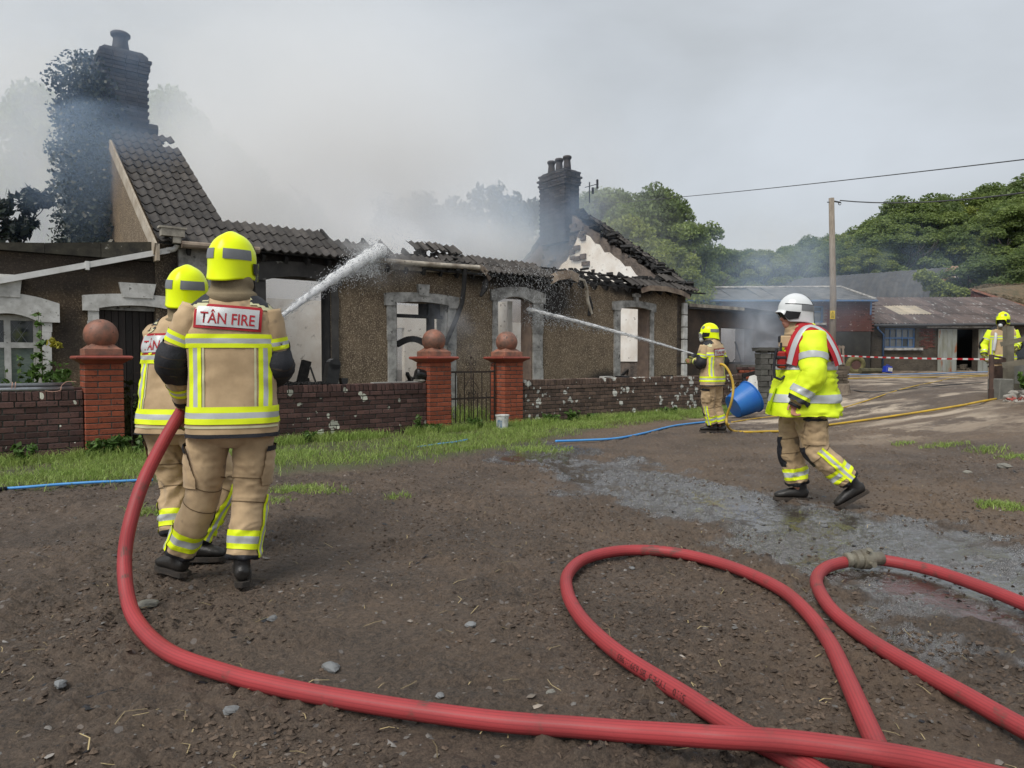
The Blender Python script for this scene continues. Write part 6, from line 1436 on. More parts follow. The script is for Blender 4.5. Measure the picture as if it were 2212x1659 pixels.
def hand_tubes(mb, w, d, pn, side, curl=.6, s=1.0, fat=0.0):
    """palm, four fingers and a thumb grown from wrist w along d; pn palm normal, side thumb direction"""
    d = Vector(d).normalized(); side = Vector(side); side = (side-d*side.dot(d)).normalized(); pn = d.cross(side)*(1 if Vector(pn).dot(d.cross(side)) > 0 else -1)
    w = Vector(w); k = w+d*.085*s
    mb.tube([w-d*.02, w+d*.02, w+d*.055*s, k, k+d*.012], [(.028+fat, .022+fat), (.036+fat, .02+fat), (.042+fat, .017+fat), (.042+fat, .015+fat), (.03+fat, .01+fat)], 14, ref=side)
    for j, (o, ln) in enumerate(((.032, .072), (.011, .080), (-.011, .075), (-.031, .060))):
        p = k+side*o*s-d*.01; dd = d.copy(); pts = [p]; 
        for q, fr in enumerate((.42, .33, .25)):
            an = curl*(.55+.5*q); dd2 = (dd*math.cos(an)+pn*math.sin(an)).normalized(); p = p+dd2*ln*fr*1.25*s; pts.append(p); dd = dd2
        mb.tube([tuple(v) for v in pts], [.0105+fat, .0098+fat, .009+fat, .0075+fat], 8)
    p = w+d*.02+side*.03; t1 = (side*.75+d*.65+pn*.25).normalized(); q1 = p+t1*.038*s; q2 = q1+(t1*.5+d*.6+pn*.5).normalized()*.032*s; q3 = q2+(d*.6+pn*.75).normalized()*.024*s
    mb.tube([tuple(p), tuple(q1), tuple(q2), tuple(q3)], [.014+fat, .0125+fat, .011+fat, .009+fat], 8)
def hshell(az, t, off=0.0, sc=1.0):
    ca, sa = math.cos(az), math.sin(az); az_ = abs(math.degrees(math.atan2(sa, ca)))
    ss = lambda a, b: float(sstep(a, b, az_))
    rim = .022+.082*ss(32, 62)+.018*ss(115, 170); back = ss(100, 160); front = 1-ss(30, 60)
    if t < .6:
        ph = t/.6*PI/2; rho = math.sin(ph)**.92; z = .152*math.cos(ph); nz_ = math.cos(ph); nr = math.sin(ph)
    else:
        u = (t-.6)/.4; rho = 1+.10*back*u*u+.16*front*u-.05*(1-back)*(1-front)*u; z = -rim*u; nz_ = 0; nr = 1
    ax = (.150 if ca > 0 else .162)+off; y = (.122+off)*rho*sa; x = ax*rho*ca
    z = z+off*nz_+.010*math.exp(-(y/.022)**2)*max(0, 1-t*1.25)+.004*(t > .45)*(t < .56)
    return Vector((x, y, z))*sc
def helmet(c, yaw, pitch, roll, shellm, parent_person, sc=1.0, yellow=True, hp=None, disc=True, visor=False, stripe=None):
    """yaw measured from +Y towards +X; worn, so it is a part of the person"""
    M = Matrix.Translation(c) @ Matrix.Rotation(PI/2-yaw, 4, 'Z') @ Matrix.Rotation(-pitch, 4, 'Y') @ Matrix.Rotation(roll, 4, 'X')
    na, ntt = 56, 26; vs = []; fs = []; mi = []
    for k, off in enumerate((0, -.009)):
        for i in range(ntt+1):
            for q in range(na): vs.append(hshell(2*PI*q/na, max(i/ntt, .002), off, sc))
    lay = (ntt+1)*na
    for k in (0, 1):
        for i in range(ntt):
            for q in range(na):
                a = k*lay+i*na+q; b = k*lay+i*na+(q+1) % na; fs.append((a, b, b+na, a+na) if k == 0 else (a+na, b+na, b, a)); mi.append(k)
    for q in range(na): a = ntt*na+q; b = ntt*na+(q+1) % na; fs.append((a, b, b+lay, a+lay)); mi.append(0)
    fs.append(tuple(range(na))); mi.append(0)
    m = MB(M); m.add(vs, fs); m.m = mi; ho = link('helmet', m.mesh('helmet', [shellm, HLB], True), parent_person)
    def patch(a0, a1, t0, t1, off, mt, name, na_=12, nt_=4, fn=None):
        m = MB(M); vs = []; fs = []
        for j in range(nt_+1):
            for i in range(na_+1):
                u, v = i/na_, j/nt_
                az, t = (fn(u, v) if fn else (R(a0+(a1-a0)*u), t0+(t1-t0)*v)); vs.append(hshell(az, t, off, sc))
        for j in range(nt_):
            for i in range(na_): a = j*(na_+1)+i; fs.append((a, a+1, a+na_+2, a+na_+1))
        n0 = len(vs)
        # skirt so that the piece has thickness
        m.add(vs, fs); return link(name, m.mesh(name, mt, True), ho)
    for sgn in (1, -1):
        patch(sgn*98, sgn*168, .47, .60, .0035, stripe or HGR, 'reflective_tape')
        patch(0, 0, 0, 0, .009, HLB, 'side_housing', 8, 6, lambda u, v, g=sgn: (R(g*(50+46*u-6*v)), .64+.02*u+v*(.34-.12*u)))
        if disc:
            m = MB(M); vs = [hshell(R(sgn*42), .40, .005, sc)]; fs = []
            for i in range(16): vs.append(hshell(R(sgn*42)+.26*math.cos(i*PI/8), .40+.085*math.sin(i*PI/8), .005, sc))
            for i in range(16): fs.append((0, 1+i, 1+(i+1) % 16))
            m.add(vs, fs); link('round_badge', m.mesh('round_badge', HGR if yellow else HLB, True), ho)
    if not yellow:
        patch(0, 0, 0, 0, .004, HLB, 'black_crest', 16, 4, lambda u, v: (PI*.99*(1 if v > .5 else -1) if False else (R(180)+(v-.5)*.36*(.3+u)), .1+.88*u))
        for sgn in (1, -1): patch(sgn*40, sgn*160, .46, .475, .004, HLB, 'trim_line', 14, 1)
    # dark liner closes the helmet over the head
    m = MB(M); m.ball((0, 0, -.0), (.135*sc, .108*sc, .12*sc), 20, 12); link('liner', m.mesh('liner', HLB, True), ho)
    if visor: 
        m = MB(M); vs = []; fs = []
        for j in range(5):
            for i in range(13): az = R(-52+104*i/12); z = -.005-.105*j/4; rr = .165-.01*j/4; vs.append((rr*math.cos(az)+.012, (.13)*math.sin(az), z))
        for j in range(4):
            for i in range(12): a = j*13+i; fs.append((a, a+1, a+14, a+13))
        m.add(vs, fs); link('visor', m.mesh('visor', VIS, True), ho)
    return ho, M
def boot(ankle, toe, parent, gr, lift=0.0, heelup=0.0):
    a = Vector(ankle); t = Vector(toe); t.z = 0; t.normalize(); sd = Vector((t.y, -t.x, 0)); 
    T = Matrix((( t.x, sd.x, 0, a.x), (t.y, sd.y, 0, a.y), (0, 0, 1, gr), (0, 0, 0, 1)))
    if heelup: T = T @ Matrix.Translation((.10, 0, 0)) @ Matrix.Rotation(heelup, 4, 'Y') @ Matrix.Translation((-.17, 0, 0))
    m = MB(T); m.tube([(-.085, 0, .065), (-.06, 0, .07), (0, 0, .072), (.07, 0, .068), (.13, 0, .058), (.18, 0, .048), (.205, 0, .04)], [(.03, .03), (.042, .05), (.045, .052), (.048, .045), (.052, .036), (.045, .028), (.025, .018)], 16, ref=(0, 1, 0))
    m.tube([(-.025, 0, .05), (-.02, 0, .10), (-.015, 0, .15), (-.01, 0, .20)], [(.045, .06), (.044, .055), (.046, .056), (.045, .055)], 16, ref=(0, 1, 0))
    me = remesh(m, 'boot', .009, 3); me.materials.append(BOOT); bo = link('boot', me, parent)
    m = MB(T); out = [(-.098, .0), (-.085, .036), (-.03, .044), (.04, .044), (.12, .054), (.18, .048), (.215, .022), (.22, 0), (.215, -.022), (.18, -.048), (.12, -.054), (.04, -.044), (-.03, -.044), (-.085, -.036)]
    m.prism([(x, y, .0) for x, y in out], (0, 0, 0), (0, 0, .028)); m.build('sole', SOLE, bo); return bo
def text_mesh(txt, size=1.0):
    c = bpy.data.curves.new('t', 'FONT'); c.body = txt; c.size = size; c.align_x = 'CENTER'; c.align_y = 'CENTER'; c.offset = .012*size
    c.resolution_u = 3; o = bpy.data.objects.new('t', c); COL.objects.link(o); me = evalmods(o); bpy.data.objects.remove(o); return me
def back_patch(fr, jm, parent, zc, r0, width, height, tilt=0.0, txt='T\u00c2N FIRE', front=False):
    bvh = BVHTree.FromPolygons([v.co for v in jm.vertices], [p.vertices[:] for p in jm.polygons])
    def proj(x, y, off):
        r_ = r0+x*math.cos(tilt)-y*math.sin(tilt); z_ = zc+x*math.sin(tilt)+y*math.cos(tilt); o = fr.p(r_, -1.2, z_); h = bvh.ray_cast(o, fr.f)
        q = h[0] if h[0] is not None else fr.p(r_, -.14, z_); return q-fr.f*off
    def grid(w, h, off, mt, name, nx_=14, ny_=6, hole=None):
        m = MB(); vs = [proj(-w/2+w*i/nx_, -h/2+h*j/ny_, off) for j in range(ny_+1) for i in range(nx_+1)]
        fs = [(j*(nx_+1)+i, j*(nx_+1)+i+1, (j+1)*(nx_+1)+i+1, (j+1)*(nx_+1)+i) for j in range(ny_) for i in range(nx_)]; m.add(vs, fs); return link(name, m.mesh(name, mt, True), parent)
    grid(width, height, .007, PRED, 'patch_border'); pa = grid(width-.03, height-.03, .0105, SIL, 'name_patch')
    tm = text_mesh(txt); co = getco(tm); w_ = co[:, 0].max()-co[:, 0].min(); s = (width-.07)/w_; cx = (co[:, 0].max()+co[:, 0].min())/2
    ys_ = np.array([c[1] for c in co]); s2 = min(s*1.25, (height-.045)/(ys_.max()-ys_.min())); cy = (ys_.max()+ys_.min())/2
    for v, c in zip(tm.vertices, co): v.co = proj((c[0]-cx)*s, (c[1]-cy)*s2, .013)
    tm.materials.clear(); tm.materials.append(PRED); link('patch_lettering', tm, parent)
def person(fr, lb, J, H, cloth=TAN, near=True, group='firefighters', jacket=None, hv=False, bands='back', helm=None, patch=None, hands=None, legs_rad=None, seed=0, amp=.007):
    """J: joints in the person's frame (right, forward, up); H: helmet placement"""
    g = {k: fr.p(*v) for k, v in J.items() if not k.startswith('toe') and k != 'bands'}; per = empty('person', fr.o, lb, 'person', group)
    per_ = 8 if near else 5; ns = 64 if near else 36
    # body: one continuous skin surface
    m = MB(); lat = fr.r
    m.tube([tuple(g['pelvis']-fr.u*.10), tuple(g['pelvis']), tuple(g['belly']), tuple(g['chest']), tuple((g['sl']+g['sr'])/2), tuple(g['neck'])], [(.13, .09), (.15, .11), (.145, .10), (.16, .11), (.13, .08), (.06, .06)], 20, ref=lat)
    m.tube([tuple(g['neck']-fr.u*.05), tuple(g['head']-fr.u*.06)], .058, 12); hd = g['head']; hy = H['yaw']; hf = Vector((math.sin(hy), math.cos(hy), 0)); hr = Vector((hf.y, -hf.x, 0))
    m.ball(hd, (.078, .098, .115), 18, 12, M=Matrix((hr, hf, (0, 0, 1))).transposed()); m.ball(hd+hf*.045-fr.u*.075, (.05, .05, .045), 12, 8)
    m.tube([tuple(hd+hf*.088+fr.u*.01), tuple(hd+hf*.116-fr.u*.028), tuple(hd+hf*.095-fr.u*.04)], [.009, .016, .012], 8)
    m.tube([tuple(hd+hf*.092-fr.u*.062-hr*.018), tuple(hd+hf*.1-fr.u*.062), tuple(hd+hf*.092-fr.u*.062+hr*.018)], .008, 6)
    for sg_ in (1, -1): m.ball(hd+hr*.078*sg_-fr.u*.012, (.012, .02, .032), 8, 6); m.ball(hd+hf*.083+hr*.03*sg_+fr.u*.015, (.014, .01, .009), 8, 6)
    for s_ in 'lr':
        m.tube([tuple(g['s'+s_]), tuple((g['s'+s_]+g['e'+s_])/2), tuple(g['e'+s_]), tuple((g['e'+s_]+g['w'+s_])/2), tuple(g['w'+s_])], [.06, .052, .042, .04, .028], 12)
        m.tube([tuple(g['h'+s_]), tuple((g['h'+s_]+g['k'+s_])/2), tuple(g['k'+s_]), tuple((g['k'+s_]*.6+g['a'+s_]*.4)), tuple(g['a'+s_]), tuple(g['a'+s_]-fr.u*.04)], [.095, .082, .060, .062, .042, .03], 12)
        td = (fr.r*J['toe'+s_][0]+fr.f*J['toe'+s_][1]).normalized(); tz = fr.u*(-.22 if len(J['toe'+s_]) > 2 else 0); m.tube([tuple(g['a'+s_]-fr.u*.045-td*.02), tuple(g['a'+s_]-fr.u*.05+td*.05+tz*.25), tuple(g['a'+s_]-fr.u*.052+td*.12+tz*.5)], [(.026, .02), (.03, .018), (.024, .012)], 10)
        hc = hands[s_]; hand_tubes(m, g['w'+s_], hc[0], hc[1], hc[2], hc[3])
    me = remesh(m, 'body', .0075 if near else .011, 2); me.materials.append(SKIN); link('body', me, per)
    # trousers
    R_ = legs_rad or (.118, .112, .100, .100, .092)
    m = MB(); pz = g['pelvis']; m.tube([tuple(pz+fr.u*.12), tuple(pz+fr.u*.02), tuple(pz-fr.u*.08), tuple(pz-fr.u*.14)], [(.18, .135), (.205, .15), (.19, .145), (.10, .10)], 24, ref=lat)
    for s_ in 'lr':
        h_, k_, a_ = g['h'+s_], g['k'+s_], g['a'+s_]; cuff = a_+(k_-a_).normalized()*.045
        pts = spline([tuple(h_+fr.u*.04), tuple(h_.lerp(k_, .5)), tuple(k_), tuple(k_.lerp(cuff, .5)), tuple(cuff)], 5); rr = spline([(r,) for r in R_], 5)
        m.tube([tuple(p) for p in pts], [(float(r[0]), float(r[0])*1.05) for r in rr], 22, ref=lat)
    tm = remesh(m, 'trousers', .0085 if near else .012, 3)
    zk = (g['kl'].z+g['kr'].z)/2
    wrinkle(tm, amp*1.25, 6, 10, seed+5); tm.materials.append(cloth); tro = link('trousers', tm, per)
    def legfilt(s_, o_): 
        a1, b1 = g['k'+s_], g['a'+s_]; a2, b2 = g['k'+o_], g['a'+o_]
        def f(c, n_):
            d1 = (c-(a1+(b1-a1)*max(0, min(1, (c-a1).dot(b1-a1)/(b1-a1).length_squared)))).length; d2 = (c-(a2+(b2-a2)*max(0, min(1, (c-a2).dot(b2-a2)/(b2-a2).length_squared)))).length; return d1 < d2
        return f
    for s_, o_ in (('l', 'r'), ('r', 'l')):
        k_, a_ = g['k'+s_], g['a'+s_]; dr = (k_-a_).normalized(); L_ = (k_-a_).length; ff = legfilt(s_, o_)
        band(tm, 'reflective_band', a_+dr*L_*.26, dr, .105, TT_, tro, .005, ff, (.30, .68))
        sd = fr.r*(-1 if s_ == 'l' else 1); sgn = sd
        cf = fr.r.cross(dr).normalized(); cf = cf if cf.dot(fr.f) > 0 else -cf
        band(tm, 'side_stripe', a_+cf*.012, -cf, .062, TT_, tro, .009, ff, (.30, .68), cuts=((a_, sd), (k_+dr*.02, -dr), (a_+dr*.06, dr)))
        band(tm, 'knee_pad', k_-dr*.15, dr, .27, [BLKC], tro, .006, ff, cuts=((k_-fr.r*.062, fr.r), (k_+fr.r*.062, -fr.r), (k_+fr.f*.02, fr.f)))
        for dz_ in (.10, -.03): band(tm, 'seam', k_+dr*dz_, dr, .006, [SEAM], tro, .0035, ff)
        band(tm, 'black_cuff', a_+dr*.035, dr, .035, [BLKC], tro, .004, ff)
        boot(a_, fr.r*J['toe'+s_][0]+fr.f*J['toe'+s_][1], per, J.get('g'+s_, (0, 0, 0))[2] if 'g'+s_ in J else a_.z-.09, heelup=J['toe'+s_][2] if len(J['toe'+s_]) > 2 else 0)
    # thigh pockets with black-edged flaps
    for s_ in 'lr':
        sd = fr.r*(-1 if s_ == 'l' else 1); c = g['h'+s_].lerp(g['k'+s_], .42)
        band(tm, 'thigh_pocket', c-fr.u*.15, fr.u, .22, [cloth], tro, .014, None, cuts=((c+sd*.045, sd), (c-fr.f*.085, fr.f), (c+fr.f*.085, -fr.f)))
        band(tm, 'pocket_flap', c+fr.u*.05, fr.u, .030, [BLKC], tro, .019, None, cuts=((c+sd*.045, sd), (c-fr.f*.09, fr.f), (c+fr.f*.09, -fr.f)))
    # jacket: torso shell, sleeves, collar
    jm_ = HV if hv else cloth
    secs = [(fr.p(*s[0]), s[1], s[2], s[3]) for s in jacket]
    jm = loft([(tuple(s[0]), s[1], s[2], s[3]) for s in secs], lat, ns, per_).mesh('jacket', jm_, True)
    wrinkle(jm, amp, 5.5, 8, seed, mask=lambda co: np.where(co[:, 2] > secs[-3][0].z-.02, .3, 1.0)); jo = link('jacket', jm, per)
    zh = secs[0][0].z
    for s_ in 'lr':
        s0, e0, w0 = g['s'+s_], g['e'+s_], g['w'+s_]; big = 1.28 if hv else 1.0
        pts = spline([tuple(s0-(e0-s0)*.10+fr.u*.015), tuple(s0.lerp(e0, .3)), tuple(s0.lerp(e0, .7)), tuple(e0+(e0-(s0+w0)/2).normalized()*.012), tuple(e0.lerp(w0, .35)), tuple(e0.lerp(w0, .7)), tuple(w0)], 6 if near else 4)
        rr = spline([(r*big,) for r in (.078, .092, .084, .083, .076, .066, .056 if not hv else .068)], 6 if near else 4)
        m = MB(); m.tube([tuple(p) for p in pts], [(float(r[0]), float(r[0])*.98) for r in rr], 40 if near else 24, ref=fr.f if abs((e0-s0).normalized().dot(fr.f)) < .8 else fr.u)
        sm = m.mesh('sleeve', jm_, True); wrinkle(sm, amp*1.15, 9, 13, seed+20); so_ = link('sleeve', sm, per)
        d1, d2 = (e0-s0).normalized(), (w0-e0).normalized()
        mt_ = [SIL] if hv else TT_
        band(sm, 'reflective_band', s0+d1*((e0-s0).length*(.42 if not hv else .45)), d1, .065 if not hv else .055, mt_, so_, .004, lambda c, n_: (c-e0).dot(d1) < 0 and ((c-s0).length < (c-w0).length))
        band(sm, 'reflective_band', e0+d2*((w0-e0).length*.52), d2, .06, mt_, so_, .004, lambda c, n_: (c-w0).length < (c-s0).length)
        if not hv:
            ed = (e0-(s0+w0)/2).normalized(); bd = (w0-s0).normalized()
            band(sm, 'elbow_pad', e0-bd*.115, bd, .23, [BLKC], so_, .010, lambda c, n_, e0=e0, ed=ed: (c-e0).length < .155 and n_.dot(ed) > -.25)
        if not hv:
            for t_ in (-.05, 0, .05): band(sm, 'quilt_line', e0-bd*(-t_)-bd*.003, bd, .006, [SOLE], so_, .0115, lambda c, n_, e0=e0, ed=ed: (c-e0).length < .14 and n_.dot(ed) > -.2)
        band(sm, 'cuff', w0-d2*.035, d2, .05, [BLKC], so_, .003, lambda c, n_: (c-w0).length < .12)
        if hv:
            m = MB(); m.tube([tuple(w0-d2*.05), tuple(w0+d2*.045)], .052, 20); m.build('inner_cuff', cloth, so_, smooth=True); m = MB(); m.tube([tuple(w0+d2*.025), tuple(w0+d2*.05)], .054, 20); m.build('cuff_trim', BLKC, so_, smooth=True)
        hc = hands[s_]
        if hc[4]:
            m = MB(); hand_tubes(m, w0, hc[0], hc[1], hc[2], hc[3], 1.08, .004); m.tube([tuple(w0-d2*.04), tuple(w0+Vector(hc[0]).normalized()*.025)], [.04, .036], 12)
            gm = remesh(m, 'glove', .0055 if near else .008, 1); gm.materials.append(GLOV); link('glove', gm, per)
    if not hv:
        band(jm, 'hem_band', (0, 0, zh+J['bands'][0]), (0, 0, 1), .095 if near else .09, TT_, jo, .005, None, (.33, .66))
        band(jm, 'chest_band', (0, 0, zh+J['bands'][1]), (0, 0, 1), .075, TT_, jo, .005, None, (.32, .68))
        band(jm, 'cream_line', (0, 0, zh+J['bands'][0]-.022), (0, 0, 1), .012, [CRM], jo, .004, lambda c, n_: n_.dot(fr.f) < -.2)
        band(jm, 'black_hem', (0, 0, zh+.002), (0, 0, 1), .022, [BLKC], jo, .004)
        lo, hi = zh+J['bands'][0]+.09, zh+J['bands'][1]+.002; c0 = fr.o
        for sg_ in (1, -1):
            for ff_ in ((lambda n_: n_.dot(fr.f) < -.1), (lambda n_: n_.dot(fr.f) > .1)):
                band(jm, 'vertical_band', c0+fr.r*(sg_*.178+(-.03)), fr.r, .066, TT_, jo, .0045, lambda c, n_, ff_=ff_: lo < c.z < hi and ff_(n_), (.35, .7))
            band(jm, 'cream_line', c0+fr.r*(sg_*.132-.006), fr.r, .012, [CRM], jo, .004, lambda c, n_: lo < c.z < hi and n_.dot(fr.f) < -.1)
        for sg_ in (1, -1):   # black shoulder yokes edged with cream piping
            band(jm, 'shoulder_pad', c0+fr.r*(sg_*.165-.06), fr.r, .12, [BLKC], jo, .006, lambda c, n_: n_.z > .58 and c.z > secs[-3][0].z-.06)
            band(jm, 'cream_line', c0+fr.r*(sg_*.165-.06), fr.r, .12, [CRM], jo, .0055, lambda c, n_: .46 < n_.z < .60 and n_.dot(fr.f) < 0 and c.z > secs[-3][0].z-.10)
    # flash hood / collar folds round the neck
    nk = g['neck']; hh = g['head']
    m = loft([(tuple(nk-fr.u*.10), .11, .10, 2), (tuple(nk-fr.u*.055), .137, .125, 2), (tuple(nk-fr.u*.02), .134, .124, 2), (tuple(nk+fr.u*.01), .108, .105, 2), (tuple(nk.lerp(hh, .35)), .112, .112, 2), (tuple(nk.lerp(hh, .7)), .096, .104, 2), (tuple(hh-fr.u*.03), .088, .105, 2), (tuple(hh+fr.u*.05), .075, .09, 2)], fr.r, 40, 6)
    cm = m.mesh('collar', HOOD if not hv else cloth, True)
    if hv:
        m = loft([(tuple(nk-fr.u*.07), .115, .115, 2), (tuple(nk-fr.u*.0), .105, .11, 2), (tuple(nk+fr.u*.045), .088, .095, 2)], fr.r, 40, 6); cm = m.mesh('collar', cloth, True)
    wrinkle(cm, .008, 9, 26, seed+40); link('collar', cm, per)
    if patch: back_patch(fr, jm, jo, *patch)
    ho, HM = helmet(fr.p(*J['helmet']), H['yaw'], H.get('pitch', 0), H.get('roll', 0), H.get('mat', HLY), per, H.get('sc', 1.0), H.get('mat', HLY) is HLY, disc=H.get('mat', HLY) is HLY, visor=H.get('visor', False), stripe=H.get('stripe'))
    return dict(per=per, jm=jm, jo=jo, tro=tro, g=g, fr=fr, HM=HM, ho=ho)

def jk(zh, zn, sc=1.0, lean=0.0, dep=1.0, cx=0.0):
    """standard turnout jacket sections from hem to neck"""
    H_ = zn-zh; L = []
    for t, a, b, p in ((0, .262, .165, 2.5), (.12, .258, .163, 2.5), (.35, .245, .152, 2.5), (.55, .248, .150, 2.5), (.72, .256, .152, 2.5), (.84, .240, .138, 2.4), (.92, .180, .112, 2.2), (.97, .115, .095, 2.0), (1.0, .085, .085, 2.0)):
        L.append(((cx*(1-t), lean*t, zh+H_*t), a*sc, b*sc*dep, p))
    return L
down = Vector((0, 0, -1))
# A: the tall firefighter with his back to us, feeding the red hose with the left hand
fA = Frame(-1.572, 3.98, R(-15))
JA = dict(pelvis=(0, .02, .93), belly=(0, .02, 1.12), chest=(0, .01, 1.38), neck=(0, .02, 1.66), head=(.01, .05, 1.79), sl=(-.192, .0, 1.53), sr=(.19, .01, 1.51), el=(-.305, .03, 1.265), er=(.235, .03, 1.235), wl=(-.285, .21, 1.03), wr=(.10, .33, 1.10),
          hl=(-.12, .02, .88), hr=(.115, .02, .88), kl=(-.185, .10, .475), kr=(.08, .05, .485), al=(-.335, .20, .115), ar=(.04, -.03, .105), toel=(-.6, .75), toer=(-.12, 1), helmet=(.005, .045, 1.835), bands=(.078, .495))
A_ = person(fA, 'tall firefighter in tan kit seen from behind, holding the thick red hose at left', JA, dict(yaw=R(6), pitch=R(3), roll=R(3), visor=True), jacket=jk(.845, 1.675, .94, .02), patch=(1.505, -.005, .35, .135, -.07),
           legs_rad=(.114, .106, .094, .094, .086), hands=dict(l=(fA.f*.3-fA.r*.1+down*.9, -fA.f, fA.r, .9, True), r=(fA.f*.6-fA.r*.7+down*.2, down, fA.u, .9, True)), seed=1)
# B: partly hidden companion, left and behind
fB = Frame(-2.16, 4.52, R(12))
JB = dict(pelvis=(0, .02, .88), belly=(0, .03, 1.06), chest=(-.01, .07, 1.30), neck=(.0, .12, 1.56), head=(.0, .16, 1.68), sl=(-.20, .10, 1.44), sr=(.20, .10, 1.44), el=(-.20, .30, 1.20), er=(.27, .16, 1.18), wl=(.05, .48, 1.10), wr=(.2, .42, 1.08),
          hl=(-.11, .02, .84), hr=(.11, .02, .84), kl=(-.06, .10, .46), kr=(.28, .10, .46), al=(.0, .0, .105), ar=(.17, -.08, .105), toel=(-.2, 1), toer=(.95, .25), helmet=(.0, .15, 1.735), bands=(.08, .46))
B_ = person(fB, 'firefighter in yellow helmet standing half hidden behind the tall one', JB, dict(yaw=R(0), pitch=R(5), roll=R(4)), jacket=jk(.79, 1.575, .95, .11), patch=(1.375, -.03, .355, .135, .02),
           hands=dict(l=(fB.f*.6+fB.r*.5, down, fB.u, .9, True), r=(fB.f*.9+down*.2, -fB.r, fB.u, .9, True)), seed=2)
# C: the officer in the white helmet walking left
fC = Frame(2.60, 6.25, R(-80))
zt = .82
JC = dict(pelvis=(0, .03, .90), belly=(0, .03, 1.08), chest=(0, .05, 1.33), neck=(0, .07, 1.56), head=(0, .11, 1.655), sl=(-.20, .0, 1.44), sr=(.20, .04, 1.44), el=(-.31, .02, 1.15), er=(.29, .02, 1.16), wl=(-.30, .14, .92), wr=(.24, .08, .93),
          hl=(-.11, .0, .86), hr=(.11, .04, .86), kl=(-.11, -.07, .47), kr=(.12, .10, .47), al=(-.12, -.37, .20), ar=(.12, .03, .105), toel=(-.02, 1, .55), toer=(-.03, 1), gl=(0, 0, .0), gr=(0, 0, .0), helmet=(0, .105, 1.70), bands=(.1, .5))
jC = [((0, .03, .79), .335, .30, 2.5), ((0, .03, .85), .325, .295, 2.5), ((0, .02, 1.0), .285, .265, 2.5), ((0, .01, 1.17), .262, .235, 2.4), ((0, .0, 1.30), .255, .205, 2.4), ((0, .01, 1.42), .235, .165, 2.4), ((0, .03, 1.50), .175, .125, 2.2), ((0, .06, 1.55), .115, .10, 2), ((0, .07, 1.59), .09, .09, 2)]
C_ = person(fC, 'officer in white helmet and yellow hi-vis coat with red straps walking left', JC, dict(yaw=R(-84), pitch=R(4), mat=HLW, stripe=HGR, sc=.97), jacket=jC, hv=True, patch=None,
           hands=dict(l=(fC.f*.15+down, -fC.f, fC.f, 1.15, False), r=(fC.f*.2+down, fC.r, fC.f, .9, False)), seed=3, amp=.013, legs_rad=(.125, .118, .104, .098, .088))
jm, jo, fr = C_['jm'], C_['jo'], fC
band(jm, 'hem_band', (0, 0, .905), (0, 0, 1), .068, [SIL], jo, .005); band(jm, 'chest_band', (0, 0, 1.185), (0, 0, 1), .068, [SIL], jo, .005)
band(jm, 'red_yoke', (0, 0, 1.36), (0, 0, 1), .16, [REDC], jo, .004)
for sg_ in (1, -1):
    band(jm, 'red_brace', fr.o+fr.r*(sg_*.15-.065), fr.r, .13, [REDC], jo, .0045, lambda c, n_: c.z > 1.25)
    band(jm, 'silver_brace', fr.o+fr.r*(sg_*.15-.025), fr.r, .05, [SIL], jo, .009, lambda c, n_: c.z > 1.25 and n_.z < .98)
# harness over the near shoulder: red band edged with silver, arching from chest to back
sh = fC.p(-.215, .0, 1.44)
def strap(rad, w, mt, off, nm):
    m = MB(); P_ = [fC.p(-.19, .165, 1.23), fC.p(-.21, .135, 1.38), fC.p(-.20, .075, 1.50), fC.p(-.18, .0, 1.525), fC.p(-.20, -.085, 1.47), fC.p(-.22, -.15, 1.34), fC.p(-.215, -.19, 1.23)]
    bv = BVHTree.FromPolygons([v.co for v in jm.vertices], [p.vertices[:] for p in jm.polygons]); vs = []; fs = []
    pts = spline([tuple(p) for p in P_], 6); c = fC.p(-.05, 0, 1.2)
    for i, p in enumerate(pts):
        p = Vector(p); q = Vector(pts[min(i+1, len(pts)-1)])-Vector(pts[max(i-1, 0)]); q.normalize(); n_ = (p-c).normalized(); s_ = q.cross(n_).normalized(); p = p+n_*(.018+off)
        vs += [p-s_*w-n_*.012, p, p+s_*w-n_*.012]
    k = len(pts)
    for i in range(k-1): a = i*3; fs += [(a, a+1, a+4, a+3), (a+1, a+2, a+5, a+4)]
    m.add(vs, fs); return link(nm, m.mesh(nm, mt, True), jo)
strap(0, .075, REDC, .02, 'red_strap'); strap(0, .028, SIL, .030, 'silver_strap')
# radio, red torch and hose clip on the chest
def cbox(r, f, z, d, mt, nm, par_, bev=.008, rx=0):
    m = MB(Matrix.Translation(fC.p(r, f, z)) @ Matrix((fC.r, fC.f, fC.u)).transposed().to_4x4() @ Matrix.Rotation(rx, 4, 'X')); m.box((0, 0, 0), d); return m.build(nm, mt, par_, bevel=bev)
cbox(-.12, .21, 1.43, (.1, .09, .10), TAN, 'radio_pouch', jo); cbox(-.12, .235, 1.45, (.09, .05, .06), BLKC, 'radio_flap', jo)
rb = cbox(-.17, .245, 1.27, (.075, .07, .15), mat('red_plastic', (.34, .02, .015), None, rough=.35, bump=0), 'torch_body', jo, .015); cbox(-.17, .25, 1.29, (.085, .08, .03), BLKC, 'torch_strap', rb); cbox(-.17, .25, 1.225, (.084, .078, .018), BLKC, 'torch_strap', rb)
m = MB(); m.tube([fC.p(-.17, .25, 1.34), fC.p(-.17, .25, 1.42)], .009, 8); m.tube([tuple(fC.p(-.17, .285+.02*math.sin(t*.5), 1.37-.05*t)) for t in range(6)]+[tuple(fC.p(-.17, .25, 1.10)), tuple(fC.p(-.17, .215, 1.13))], .012, 8); m.build('hose_clip', BLKC, jo)
